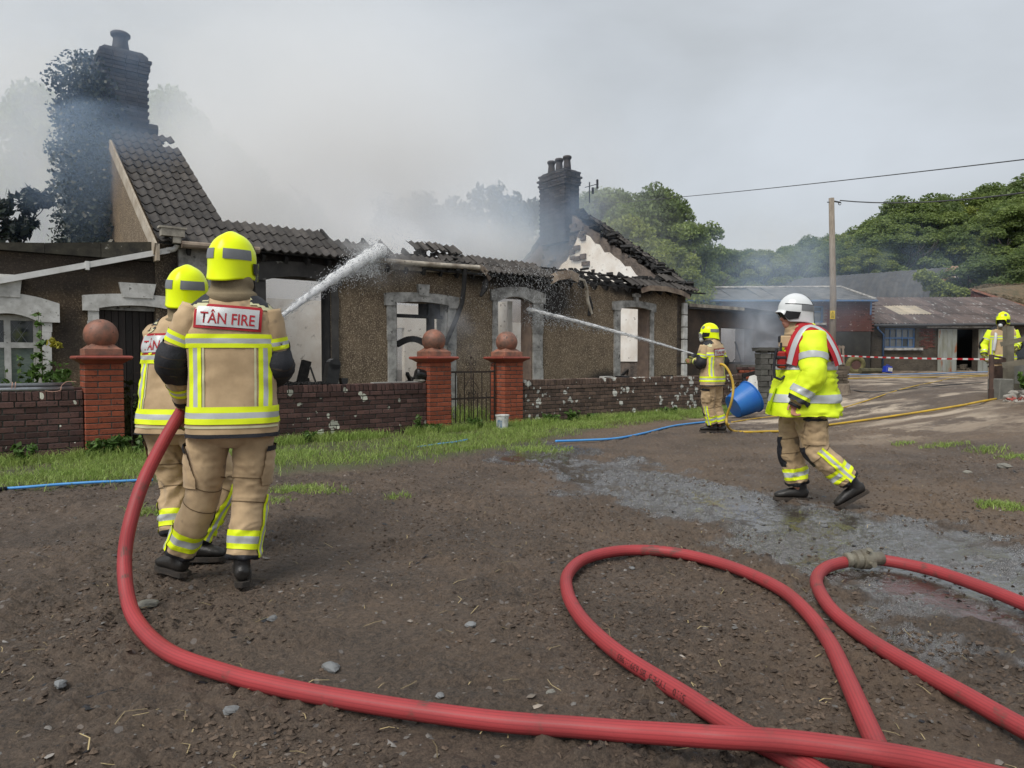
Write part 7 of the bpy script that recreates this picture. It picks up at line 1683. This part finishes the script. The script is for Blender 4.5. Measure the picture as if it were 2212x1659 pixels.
# flap of the open coat in front
m = MB(); P0, P1, P2, P3_ = fC.p(-.16, .28, 1.05), fC.p(-.22, .385, .83), fC.p(-.12, .33, .79), fC.p(-.05, .27, 1.0); m.add([P0, P1, P2, P3_], [(0, 1, 2, 3)]); m.build('coat_flap', HV, jo)
# D: firefighter with the yellow hose and jet, in front of the right-hand wall
fD = Frame(3.44, 12.15, R(-38))
JD = dict(pelvis=(0, .02, .89), belly=(0, .02, 1.07), chest=(0, .02, 1.33), neck=(0, .03, 1.57), head=(-.02, .05, 1.69), sl=(-.20, .03, 1.46), sr=(.20, .03, 1.45), el=(-.26, .05, 1.20), er=(.28, -.02, 1.22), wl=(-.10, .30, 1.24), wr=(.18, .24, 1.20),
          hl=(-.10, .0, .85), hr=(.10, .0, .85), kl=(-.04, .05, .47), kr=(.12, .02, .47), al=(.05, .03, .105), ar=(.18, -.06, .105), toel=(-.5, .9), toer=(-.35, 1), helmet=(-.02, .06, 1.735), bands=(.08, .50))
D_ = person(fD, 'firefighter in tan kit aiming the narrow water jet beside the blue tub', JD, dict(yaw=R(-72), pitch=R(2), visor=True), jacket=jk(.81, 1.62, .96, .01), near=False, patch=(1.39, .02, .32, .13, .06),
           hands=dict(l=(fD.f, down, fD.u, .9, True), r=(fD.f*.9-fD.r*.3, down, fD.u, .9, True)), seed=4)
# E: firefighter behind the fence at the right
fE = Frame((2163-1106)/FPX*14.7, 14.7, R(205), .36)
JE = dict(pelvis=(0, .02, .90), belly=(0, .02, 1.08), chest=(0, .01, 1.33), neck=(0, .02, 1.58), head=(0, .04, 1.69), sl=(-.20, .0, 1.46), sr=(.20, .0, 1.46), el=(-.27, .0, 1.19), er=(.31, .0, 1.21), wl=(-.20, .22, 1.16), wr=(.33, .12, 1.00),
          hl=(-.10, 0, .86), hr=(.10, 0, .86), kl=(-.11, .03, .47), kr=(.11, .03, .47), al=(-.12, 0, .105), ar=(.12, 0, .105), toel=(-.2, 1), toer=(.2, 1), helmet=(0, .05, 1.735), bands=(.09, .50))
E_ = person(fE, 'firefighter with a face mask and yellow sleeves standing behind the fence at far right', JE, dict(yaw=R(232), pitch=R(3)), jacket=jk(.82, 1.62, .98, .0), near=False,
           hands=dict(l=(fE.f*.5+down*.5, down, fE.u, .8, True), r=(down+fE.f*.2, -fE.r, fE.f, .8, True)), seed=6)
for s_ in ('sleeve',):
    for o in list(E_['per'].children):
        if o.name.startswith('sleeve'): o.data.materials[0] = HV
for Pn, hv_, f_ in ((D_, -72, fD), (E_, 232, fE)):
    hd = Pn['g']['head']; hy = R(hv_); hf = Vector((math.sin(hy), math.cos(hy), 0)); hr = Vector((hf.y, -hf.x, 0)); MM = Matrix.Translation(hd) @ Matrix((hr, hf, (0, 0, 1))).transposed().to_4x4()
    m = MB(MM); m.ball((0, .055, -.035), (.082, .075, .085), 16, 10); mk = m.build('face_mask', HLB, Pn['per'], smooth=True)
    m = MB(MM); m.lathe([(.035, 0), (.038, .03), (.03, .045)], (0, 0, 0), 14); 
    for i_, v in enumerate(m.v): p = MM.inverted() @ Vector(v); m.v[i_] = tuple(MM @ Vector((p.x, .10+p.z*1.5, -.085-p.y)))
    m.build('breathing_valve', GREYM, mk, smooth=True)
# breathing set on E
m = MB(Matrix.Translation(fE.p(0, -.22, 1.25)) @ Matrix((fE.r, fE.f, fE.u)).transposed().to_4x4()); m.tube([(0, 0, -.28), (0, 0, -.25), (0, 0, .22), (0, 0, .27)], [.05, .085, .085, .03], 18); m.build('air_cylinder', GREYM, E_['per'], smooth=True)
BST = mat('blue_strap', (.03, .08, .30), None, rough=.6, bump=0)
for sg_ in (1, -1):
    m = MB(); P_ = spline([tuple(fE.p(sg_*.13, -.14, 1.48)), tuple(fE.p(sg_*.13, 0, 1.545)), tuple(fE.p(sg_*.13, .13, 1.44)), tuple(fE.p(sg_*.15, .175, 1.25)), tuple(fE.p(sg_*.17, .17, 1.08))], 5); m.tube(P_, [(.028, .012)]*len(P_), 8, ref=fE.r); m.build('harness_strap', BST if sg_ < 0 else GREYM, E_['per'], smooth=True)
# ------------------------------------------------------------------ hoses
HRED = mat('red_rubber_hose', (.36, .050, .055), (.28, .045, .048), rough=.5, scale=3.5, bump=.15, bs=120, objv=0, speck=((.14, .06, .05), 7, .60), spec=.22)
HYEL = mat('yellow_hose_rubber', (.56, .36, .035), (.38, .25, .04), rough=.5, scale=4, bump=.2, objv=0)
HBLU = mat('blue_water_pipe', (.05, .25, .62), (.10, .32, .62), rough=.5, scale=4, bump=.05, objv=0)
BRS = mat('worn_alloy_coupling', (.30, .28, .22), (.16, .14, .11), rough=.5, metal=.55, scale=9, bump=.4, bs=50, objv=0)
HGRV = mat('hose_groove_shade', (.27, .032, .036), (.22, .03, .034), rough=.5, scale=3.5, bump=0, objv=0)  # darker red stripes paint in the shade of the grooves between ribs
def ribbed(path, r, name, mt, ribs=52, depth=.0011, parent=None):
    rr = []; m = MB(); P = [Vector(p) for p in path]; k = len(P); vs = []; fs = []; sd = None; frames = []
    for i, p in enumerate(P):
        t = (P[min(i+1, k-1)]-P[max(i-1, 0)]).normalized()
        sd = t.cross(Vector((0, 0, 1))) if sd is None else sd-t*sd.dot(t); sd = (t.cross(Vector((0, 0, 1)))); sd = sd.normalized() if sd.length > .15 else Vector((1, 0, 0)); up = sd.cross(t); frames.append((p, sd, up))
        for q in range(ribs):
            w = 2*PI*q/ribs; r_ = r-(depth if q % 2 else 0); vs.append(p+sd*(r_*math.cos(w))+up*(r_*math.sin(w)))
    for i in range(k-1):
        for q in range(ribs): q2 = (q+1) % ribs; fs.append((i*ribs+q, i*ribs+q2, (i+1)*ribs+q2, (i+1)*ribs+q))
    m.add(vs, fs); m.m = [1 if (q_ % ribs) % 3 == 2 else 0 for q_ in range(len(fs))]; o = link(name, m.mesh(name, [mt, HGRV] if mt is HRED else [mt, mt], True), parent)
    return o, frames
def print_on(o, frames, r, s0, txt, h, th0, mt, flip=False):
    """flat print wrapped on the hose: starts at arc length s0, centred at angle th0"""
    S = [0.0]
    for a, b in zip(frames[:-1], frames[1:]): S.append(S[-1]+(b[0]-a[0]).length)
    tm = text_mesh(txt, h); co = getco(tm); x0 = co[:, 0].min()
    for v, c in zip(tm.vertices, co):
        s = s0+(c[0]-x0); y = c[1]
        if flip: y = -y; s = s0-(c[0]-x0)
        i = min(max(int(np.searchsorted(S, s))-1, 0), len(S)-2); t = (s-S[i])/(S[i+1]-S[i]); t = max(0, min(1, t))
        p = frames[i][0].lerp(frames[i+1][0], t); sd = frames[i][1].lerp(frames[i+1][1], t).normalized(); up = frames[i][2].lerp(frames[i+1][2], t).normalized()
        w = th0+y/r; v.co = p+sd*((r+.0012)*math.cos(w))+up*((r+.0012)*math.sin(w))
    tm.materials.clear(); tm.materials.append(mt); return link('hose_print', tm, o)
HR = .0345
main = [tuple(W(440, 815, 4.75)), tuple(W(408, 862, 4.25)), tuple(W(386, 898, 4.10)), tuple(W(350, 960, 3.95)), tuple(W(311, 1038, 3.78)), tuple(W(283, 1122, 3.64)), tuple(W(269, 1208, 3.55)), tuple(W(277, 1297, 3.40))]
for px, py, up_ in ((306, 1357, .037), (372, 1413, .035), (500, 1458, .034), (600, 1483, .034), (700, 1503, .034), (850, 1528, .034), (1000, 1549, .034), (1106, 1561, .034), (1231, 1570, .036), (1356, 1580, .05), (1480, 1588, .085), (1560, 1593, .10), (1680, 1600, .10), (1790, 1612, .10), (1900, 1628, .10), (2000, 1646, .075), (2150, 1680, .04), (2400, 1740, .04)): main.append(tuple(G(px, py, up_+.010)))
rh = empty('red_fire_hose', main[8], 'long red ribbed fire hose running from the tall firefighter hand across the foreground', 'fire hose', 'thick red fire hoses')
ho, frm = ribbed(spline(main, 9), HR, 'hose_line', HRED, parent=rh)
S = 0.0; s_at = {}
for i, (a, b) in enumerate(zip(frm[:-1], frm[1:])):
    S += (b[0]-a[0]).length
    if i == 9*9-3: s_at['p'] = S
HPR = mat('worn_black_hose_print', (.05, .014, .014), (.11, .02, .02), rough=.6, scale=60, bump=0)
print_on(ho, frm, HR, s_at['p']-.12, 'BS 6391:1983 TYPE 3    5110', .034, R(178), HPR, False)
loopA = [tuple(G(px, py, HR+.008)) for px, py in ((1900, 1760), (1731, 1650), (1600, 1580), (1481, 1503), (1356, 1425), (1290, 1372), (1248, 1325), (1226, 1280), (1227, 1240), (1262, 1208), (1330, 1191), (1406, 1189), (1481, 1198), (1581, 1225), (1681, 1270), (1741, 1320), (1791, 1387), (1831, 1470), (1871, 1560), (1903, 1632), (1950, 1760))]
lh = empty('red_fire_hose', loopA[10], 'red ribbed hose lying in one big closed loop in the middle foreground', 'fire hose', 'thick red fire hoses')
ho2, frm2 = ribbed(spline(loopA, 9), HR, 'hose_line', HRED, parent=lh)
S = 0
for i, (a, b) in enumerate(zip(frm2[:-1], frm2[1:])):
    S += (b[0]-a[0]).length
    if i == 9*3-2: s2 = S
print_on(ho2, frm2, HR, s2, '5110    TYPE 3  BS 6391:1983', .034, R(160), HPR)
loopB = [tuple(G(px, py, HR+.008)) for px, py in ((2450, 1700), (2212, 1574), (2081, 1500), (1981, 1445), (1881, 1385), (1806, 1327), (1773, 1283), (1764, 1250), (1785, 1226), (1826, 1214), (1862, 1211), (1906, 1210), (2006, 1230), (2106, 1263), (2212, 1305), (2400, 1390))]
bh = empty('red_fire_hose', loopB[8], 'two red hoses joined by an alloy coupling in a hairpin bend at lower right', 'fire hose', 'thick red fire hoses')
ribbed(spline(loopB, 9), HR, 'hose_line', HRED, parent=bh)
c0, c1 = G(1826, 1214, HR+.01), G(1906, 1210, HR+.01); dcp = (c1-c0).normalized(); L_ = (c1-c0).length
m = MB(); prof = [(0, .034), (.02, .043), (.12, .045), (.15, .038), (.22, .038), (.24, .052), (.36, .055), (.40, .05), (.42, .060), (.60, .062), (.63, .05), (.72, .048), (.74, .040), (.98, .040), (1.0, .034)]
m.tube([tuple(c0+dcp*L_*t+Vector((0, 0, .012))) for t, _ in prof], [r for _, r in prof], 28); cp = m.build('coupling', BRS, bh)
sdp = dcp.cross(Vector((0, 0, 1))).normalized(); mid = c0+dcp*L_*.5
for sg_ in (1, -1):
    d_ = (Vector((0, 0, 1))*sg_*.85+sdp*.5*sg_).normalized() if sg_ > 0 else (sdp*.9+Vector((0, 0, .05))).normalized()
    m = MB(); m.tube([tuple(mid+d_*.045), tuple(mid+d_*.085), tuple(mid+d_*.098)], [.012, .010, .018], 12); m.build('lug', BRS, cp)
m = MB(); d_ = (-sdp*.9+Vector((0, 0, .25))).normalized(); m.tube([tuple(mid+d_*.045), tuple(mid+d_*.085), tuple(mid+d_*.098)], [.012, .010, .018], 12); m.build('lug', BRS, cp)
def line(pts, r, mt, lb, nm, n=10, grp=None, cat='hose', parts=6):
    m = MB(); P_ = spline(pts, n); m.tube([tuple(p) for p in P_], r, 10); return tag(m.build(nm, mt, smooth=True), lb, cat, grp)
GY = 'yellow hoses across the yard'
gg = lambda px, py, up_=.018: tuple(G(px, py, up_))
fDh = D_['g']
line([tuple(fD.p(-.10, .42, 1.24)), tuple(fD.p(-.02, .3, 1.20)), tuple(fD.p(.1, .1, 1.14)), tuple(W(1560, 787, 12.0)), tuple(W(1576, 805, 11.9)), tuple(W(1584, 835, 11.85)), tuple(W(1580, 868, 11.8)), tuple(W(1570, 900, 11.9)), tuple(W(1571, 918, 11.9)), gg(1582, 930), gg(1610, 933), gg(1660, 932), gg(1710, 930), gg(1790, 918), gg(1900, 903), gg(2000, 888), gg(2080, 875), gg(2138, 864), gg(2300, 838)], .021, HYEL, 'yellow hose looping down behind the small firefighter and running right to the gate post', 'yellow_hose', grp=GY)
line([gg(1580, 912, .01), gg(1640, 903, .01), gg(1700, 897, .01), gg(1800, 885, .01), gg(1870, 866, .01), gg(1930, 846, .012), gg(1975, 834, .012), gg(2025, 824, .012), gg(2060, 817, .012), gg(2138, 812, .012)], .013, HYEL, 'thin yellow hose curving diagonally up the farmyard', 'yellow_hose', grp=GY)
line([gg(1690, 822, .02), gg(1822, 818, .02), gg(1900, 816, .02), gg(2000, 815, .02), gg(2080, 812, .02), gg(2140, 810, .02), gg(2300, 806, .02)], .02, HYEL, 'straight yellow hose across the far side of the farmyard', 'yellow_hose', grp=GY)
line([gg(1834, 842, .012), gg(1870, 846, .012), gg(1905, 846, .012), gg(1960, 841, .012), gg(2040, 832, .012), gg(2130, 826, .012)], .014, TAR, 'thin black cable trailing from the tree stump across the farmyard', 'black_cable', cat='cable')
GB = 'blue pipes lying in the grass and yard'
line([gg(1533, 911, .016), gg(1500, 914, .016), gg(1450, 921, .016), gg(1390, 936, .016), gg(1330, 947, .02), gg(1260, 951, .03), gg(1200, 953, .04)], .018, HBLU, 'bright blue pipe lying at the edge of the grass left of the small firefighter', 'blue_pipe', grp=GB)
line([gg(1010, 950, .05), gg(985, 955, .05), gg(950, 959, .04), gg(900, 967, .02)], .016, HBLU, 'short length of blue pipe showing in the grass below the small iron gate', 'blue_pipe', grp=GB)
line([gg(0, 1056, .03), gg(60, 1052, .04), gg(120, 1047, .045), gg(200, 1042, .05), gg(250, 1040, .045), gg(330, 1036, .03)], .014, HBLU, 'blue pipe lying in the grass at the left edge', 'blue_pipe', grp=GB)
m = MB(); a, b = Vector(gg(-30, 1060, .035)), Vector(gg(14, 1055, .035)); m.tube([tuple(a), tuple(b)], .02, 12); tag(m.build('pipe_joiner', BLKC, smooth=True), 'black joiner on the end of the blue pipe at the left edge', 'pipe joiner')
line([gg(1535, 911, .018), gg(1560, 913, .018), gg(1575, 917, .018)], .019, HYEL, 'short yellow end joined to the blue pipe at the small firefighter boots', 'yellow_hose', grp=GY)
line([tuple(W(1792, 808, 30)), tuple(W(1900, 809, 30)), tuple(W(2000, 807, 30)), tuple(W(2138, 803, 30))], .012, HBLU, 'thin pale blue pipe along the foot of the farm sheds', 'blue_pipe', grp=GB)
# nozzles
m = MB(); p0, p1 = fD.p(-.10, .40, 1.245), W(1500, 765, 12.62); m.tube([tuple(p0), tuple(p0.lerp(p1, .5)), tuple(p1)], [.028, .035, .022], 14); tag(m.build('hose_nozzle', BLKC), 'black nozzle held by the firefighter beside the blue tub', 'nozzle')
m = MB(); p0, p1 = W(430, 830, 4.95), W(560, 718, 5.25); m.tube([tuple(p0), tuple(p0.lerp(p1, .5)), tuple(p1)], [.034, .05, .03], 14); tag(m.build('hose_nozzle', BLKC), 'black nozzle held between the two front firefighters', 'nozzle')

# ------------------------------------------------------------------ water jets: streaks and drops
WAT = bpy.data.materials.new('water_spray'); WAT.use_nodes = True; b = WAT.node_tree.nodes['Principled BSDF']; b.inputs['Base Color'].default_value = (.86, .89, .92, 1); b.inputs['Roughness'].default_value = .3; b.inputs['Alpha'].default_value = .4; b.inputs['Subsurface Weight'].default_value = .0; b.inputs['Transmission Weight'].default_value = .0
WATD = WAT.copy(); WATD.name = 'water_drops'; WATD.node_tree.nodes['Principled BSDF'].inputs['Alpha'].default_value = .75
def jet(a, b, r0, r1, n, ln, lb, arc, seed, pw=1.6, ndrop=2000, fall=1.0):
    rg = np.random.default_rng(seed); a, b = np.array(a), np.array(b); D_ = b-a; L_ = np.linalg.norm(D_); u = D_/L_; s = np.cross(u, [0, 0, 1]); s /= np.linalg.norm(s); v = np.cross(s, u)
    e_ = empty('water_jet', tuple(a), lb, 'water jet')
    def needles(n, rad_fn, ln_, th, t, name, mt, g=0):
        rr = rad_fn(t)*np.abs(rg.normal(size=n))*.55; ph = rg.random(n)*2*PI
        c = a+D_*t[:, None]+s*(rr*np.cos(ph))[:, None]+v*(rr*np.sin(ph))[:, None]; c[:, 2] += arc*4*t*(1-t)-g*rg.random(n)**2*t*t
        dv = u+np.stack([np.zeros(n), np.zeros(n), arc*4*(1-2*t)/L_], 1)+rg.normal(size=(n, 3))*.05; dv /= np.linalg.norm(dv, axis=1)[:, None]
        l_ = ln_*(.4+rg.random(n)); w_ = th(t)*(.5+rg.random(n))
        V_ = np.stack([c-dv*l_[:, None], c+s*w_[:, None], c+v*w_[:, None], c-s*w_[:, None], c-v*w_[:, None], c+dv*l_[:, None]], 1).reshape(-1, 3)
        I = np.arange(n)*6; F_ = np.concatenate([np.stack([I+(0 if q < 4 else 5), I+1+(q % 4), I+1+((q+1) % 4)], 1) for q in range(8)]); npmesh(name, V_, F_, mt, parent=e_, smooth=True)
    t = rg.random(n)**.85; needles(n, lambda t: r0+(r1-r0)*t**pw, ln, lambda t: .0025+.006*(r1/.22)*t, t, 'stream', WAT)
    t = rg.random(ndrop)**.55; needles(ndrop, lambda t: 1.6*(r0+(r1-r0)*t**1.2), .02, lambda t: .003+.004*t, t, 'drops', WATD, g=fall)
    # the body of the jet: a cone of dense white spray
    k = 26; P_ = []; Rr = []
    for i in range(k+1):
        t = i/k; P_.append(tuple(a+D_*t+np.array([0, 0, arc*4*t*(1-t)]))); Rr.append((r0+(r1-r0)*t**pw)*(.62+.10*math.sin(i*2.3)+.06*math.sin(i*5.1)))
    m = MB(); m.tube(P_, Rr, 14); mt = bpy.data.materials.new('spray_body'); mt.use_nodes = True; tt = mt.node_tree; q = tt.nodes; q.clear(); ll = tt.links
    o_ = q.new('ShaderNodeOutputMaterial'); pv = q.new('ShaderNodeVolumePrincipled'); pv.inputs['Color'].default_value = (1, 1, 1, 1); pv.inputs['Anisotropy'].default_value = 0; pv.inputs['Absorption Color'].default_value = (1, 1, 1, 1)
    gg_ = q.new('ShaderNodeNewGeometry'); ds = q.new('ShaderNodeVectorMath'); ds.operation = 'DISTANCE'; ds.inputs[1].default_value = tuple(a); ll.new(gg_.outputs['Position'], ds.inputs[0])
    mr = q.new('ShaderNodeMapRange'); mr.inputs[1].default_value = 0; mr.inputs[2].default_value = L_; mr.inputs[3].default_value = 5/r0; mr.inputs[4].default_value = 3.0/r1; mr.interpolation_type = 'SMOOTHERSTEP'
    pw_ = q.new('ShaderNodeMath'); pw_.operation = 'DIVIDE'; pw_.inputs[1].default_value = L_; ll.new(ds.outputs['Value'], pw_.inputs[0]); p2 = q.new('ShaderNodeMath'); p2.operation = 'POWER'; p2.inputs[1].default_value = .35; ll.new(pw_.outputs[0], p2.inputs[0]); mr.inputs[2].default_value = 1; ll.new(p2.outputs[0], mr.inputs[0])
    nz = q.new('ShaderNodeTexNoise'); nz.inputs['Scale'].default_value = 7; nz.inputs['Detail'].default_value = 3; ll.new(gg_.outputs['Position'], nz.inputs['Vector']); m3 = q.new('ShaderNodeMapRange'); m3.inputs[1].default_value = .38; m3.inputs[2].default_value = .6; m3.inputs[3].default_value = .25; m3.inputs[4].default_value = 1.5; ll.new(nz.outputs['Fac'], m3.inputs[0])
    mu = q.new('ShaderNodeMath'); mu.operation = 'MULTIPLY'; ll.new(mr.outputs[0], mu.inputs[0]); ll.new(m3.outputs[0], mu.inputs[1]); ll.new(mu.outputs[0], pv.inputs['Density']); ll.new(pv.outputs[0], o_.inputs['Volume'])
    m.build('spray_body', mt, e_); return e_
jet(W(575, 708, 5.3), W(822, 541, 13.9), .02, .21, 3000, .10, 'broad white jet of water arching from the front pair up to the eaves tiles', .05, 1, 1.0, 5200, .5)
jet(W(1500, 765, 12.65), W(1140, 668, 16.2), .018, .07, 1200, .08, 'narrow jet of water crossing in front of the lichened wall to the window', .03, 2, .9, 1500, .35)
m = None
# curtain of drips falling from the eaves between the doorway and the third window
rg = np.random.default_rng(12); n = 4200; u_ = rg.normal(fu(1130), .75, n); z_ = rg.uniform(1.9, 3.3, n)+.0; d_ = rg.uniform(-.9, .1, n); k = rg.random(n) < np.clip((z_-1.6)/1.5, 0, 1); u_, z_, d_ = u_[k], z_[k], d_[k]; n = len(u_)
c = np.stack([C0.x+UX*u_+NX*d_, C0.y+UY*u_+NY*d_, z_], 1); l_ = (.004+.014*rg.random(n)); w_ = .0012+.0013*rg.random(n)
dv = np.stack([rg.normal(size=n)*.5, np.zeros(n), -np.ones(n)], 1); s_ = np.array([1, 0, 0.3])
V_ = np.stack([c-dv*l_[:, None], c+s_*w_[:, None], c+dv*l_[:, None], c-s_*w_[:, None]], 1).reshape(-1, 3)
tag(npmesh('spray_drops', V_, np.arange(4*n).reshape(n, 4), WATD), kind='stuff')
# ------------------------------------------------------------------ smoke: closed bodies of scattering air over the burnt rooms
def smoke(name, c, r, dens, col=(.80, .87, 1.0), scale=.25, thr=.42, seed=0, aniso=.2, soft=.9, rot=0, stretch=(1, 1, 1), hetero=True, absb=0.0):
    m = MB(); m.ball((0, 0, 0), 1, 24, 14); me = m.mesh(name, (), True); o = bpy.data.objects.new(name, me); COL.objects.link(o)
    o.location = c; o.scale = r; o.rotation_euler = (0, 0, rot); o['kind'] = 'stuff'
    mt = bpy.data.materials.new(name); mt.use_nodes = True; t = mt.node_tree; n = t.nodes; l = t.links; n.clear()
    out = n.new('ShaderNodeOutputMaterial'); pv = n.new('ShaderNodeVolumePrincipled'); pv.inputs['Color'].default_value = (*col, 1); pv.inputs['Anisotropy'].default_value = aniso
    pv.inputs['Absorption Color'].default_value = (1, 1, 1, 1) if not absb else (1-absb, 1-absb, 1-absb, 1)
    tc = n.new('ShaderNodeTexCoord'); ln = n.new('ShaderNodeVectorMath'); ln.operation = 'LENGTH'; l.new(tc.outputs['Object'], ln.inputs[0])
    fo = n.new('ShaderNodeMapRange'); fo.interpolation_type = 'SMOOTHSTEP'; fo.inputs[1].default_value = 1-soft; fo.inputs[2].default_value = .99; fo.inputs[3].default_value = 1; fo.inputs[4].default_value = 0; l.new(ln.outputs['Value'], fo.inputs[0])
    g = n.new('ShaderNodeNewGeometry'); mp = n.new('ShaderNodeMapping'); mp.inputs['Location'].default_value = (seed*3.7, seed*1.9, seed); mp.inputs['Scale'].default_value = stretch; l.new(g.outputs['Position'], mp.inputs[0])
    nz = n.new('ShaderNodeTexNoise'); nz.inputs['Scale'].default_value = scale; nz.inputs['Detail'].default_value = 3; nz.inputs['Roughness'].default_value = .55; nz.inputs['Distortion'].default_value = .6; l.new(mp.outputs[0], nz.inputs['Vector'])
    mr = n.new('ShaderNodeMapRange'); mr.interpolation_type = 'SMOOTHSTEP'; mr.inputs[1].default_value = thr; mr.inputs[2].default_value = thr+.25; mr.inputs[3].default_value = .12; mr.inputs[4].default_value = 1; l.new(nz.outputs['Fac'], mr.inputs[0])
    a = n.new('ShaderNodeMath'); a.operation = 'MULTIPLY'; l.new(fo.outputs[0], a.inputs[0]); l.new(mr.outputs[0], a.inputs[1])
    b = n.new('ShaderNodeMath'); b.operation = 'MULTIPLY'; l.new(a.outputs[0], b.inputs[0]); b.inputs[1].default_value = dens; l.new(b.outputs[0], pv.inputs['Density']); l.new(pv.outputs[0], out.inputs['Volume'])
    me.materials.append(mt); return o
smoke('smoke_bank', (-8.5, 23.5, 4.5), (18, 6.5, 12.5), .62, col=(.88, .94, 1), scale=.16, thr=.36, seed=2, rot=R(20))
smoke('smoke_over_roof', (-3.2, 18.2, 3.6), (5.5, 2.6, 3.0), .9, scale=.5, thr=.40, seed=3, rot=TA)
smoke('smoke_at_chimney', (-8.2, 14.2, 6.4), (2.9, 2.0, 3.9), .55, col=(.50, .69, 1), scale=.5, thr=.42, seed=4)
smoke('smoke_by_gable', (.2, 21.0, 4.8), (4.4, 2.4, 3.4), .55, col=(.55, .73, 1), scale=.45, thr=.42, seed=5, rot=TA)
smoke('smoke_over_annexe', (8.3, 22.5, 3.2), (4.6, 2.2, 3.2), .5, col=(.6, .77, 1), scale=.5, thr=.42, seed=6, rot=TA)
smoke('smoke_at_annexe_window', (7.2, 20.6, 1.75), (1.7, .8, 1.5), 1.4, scale=1.3, thr=.44, seed=7, rot=TA)
smoke('smoke_at_doorway', (-1.3, 14.2, 1.7), (1.2, .6, 1.1), .55, scale=1.4, thr=.44, seed=8, rot=TA)
smoke('smoke_in_big_window', (-3.0, 15.3, 1.5), (2.0, 1.0, 1.4), .35, scale=.8, thr=.40, seed=9, rot=TA)
smoke('smoke_in_farmyard', (13.5, 31, 5.0), (11, 3, 4.2), .09, col=(.6, .78, 1), scale=.3, thr=.40, seed=10)
smoke('spray_mist', W(800, 556, 13.6), (1.3, .7, .75), 1.5, scale=1.6, thr=.40, seed=11, col=(.95, .97, 1))
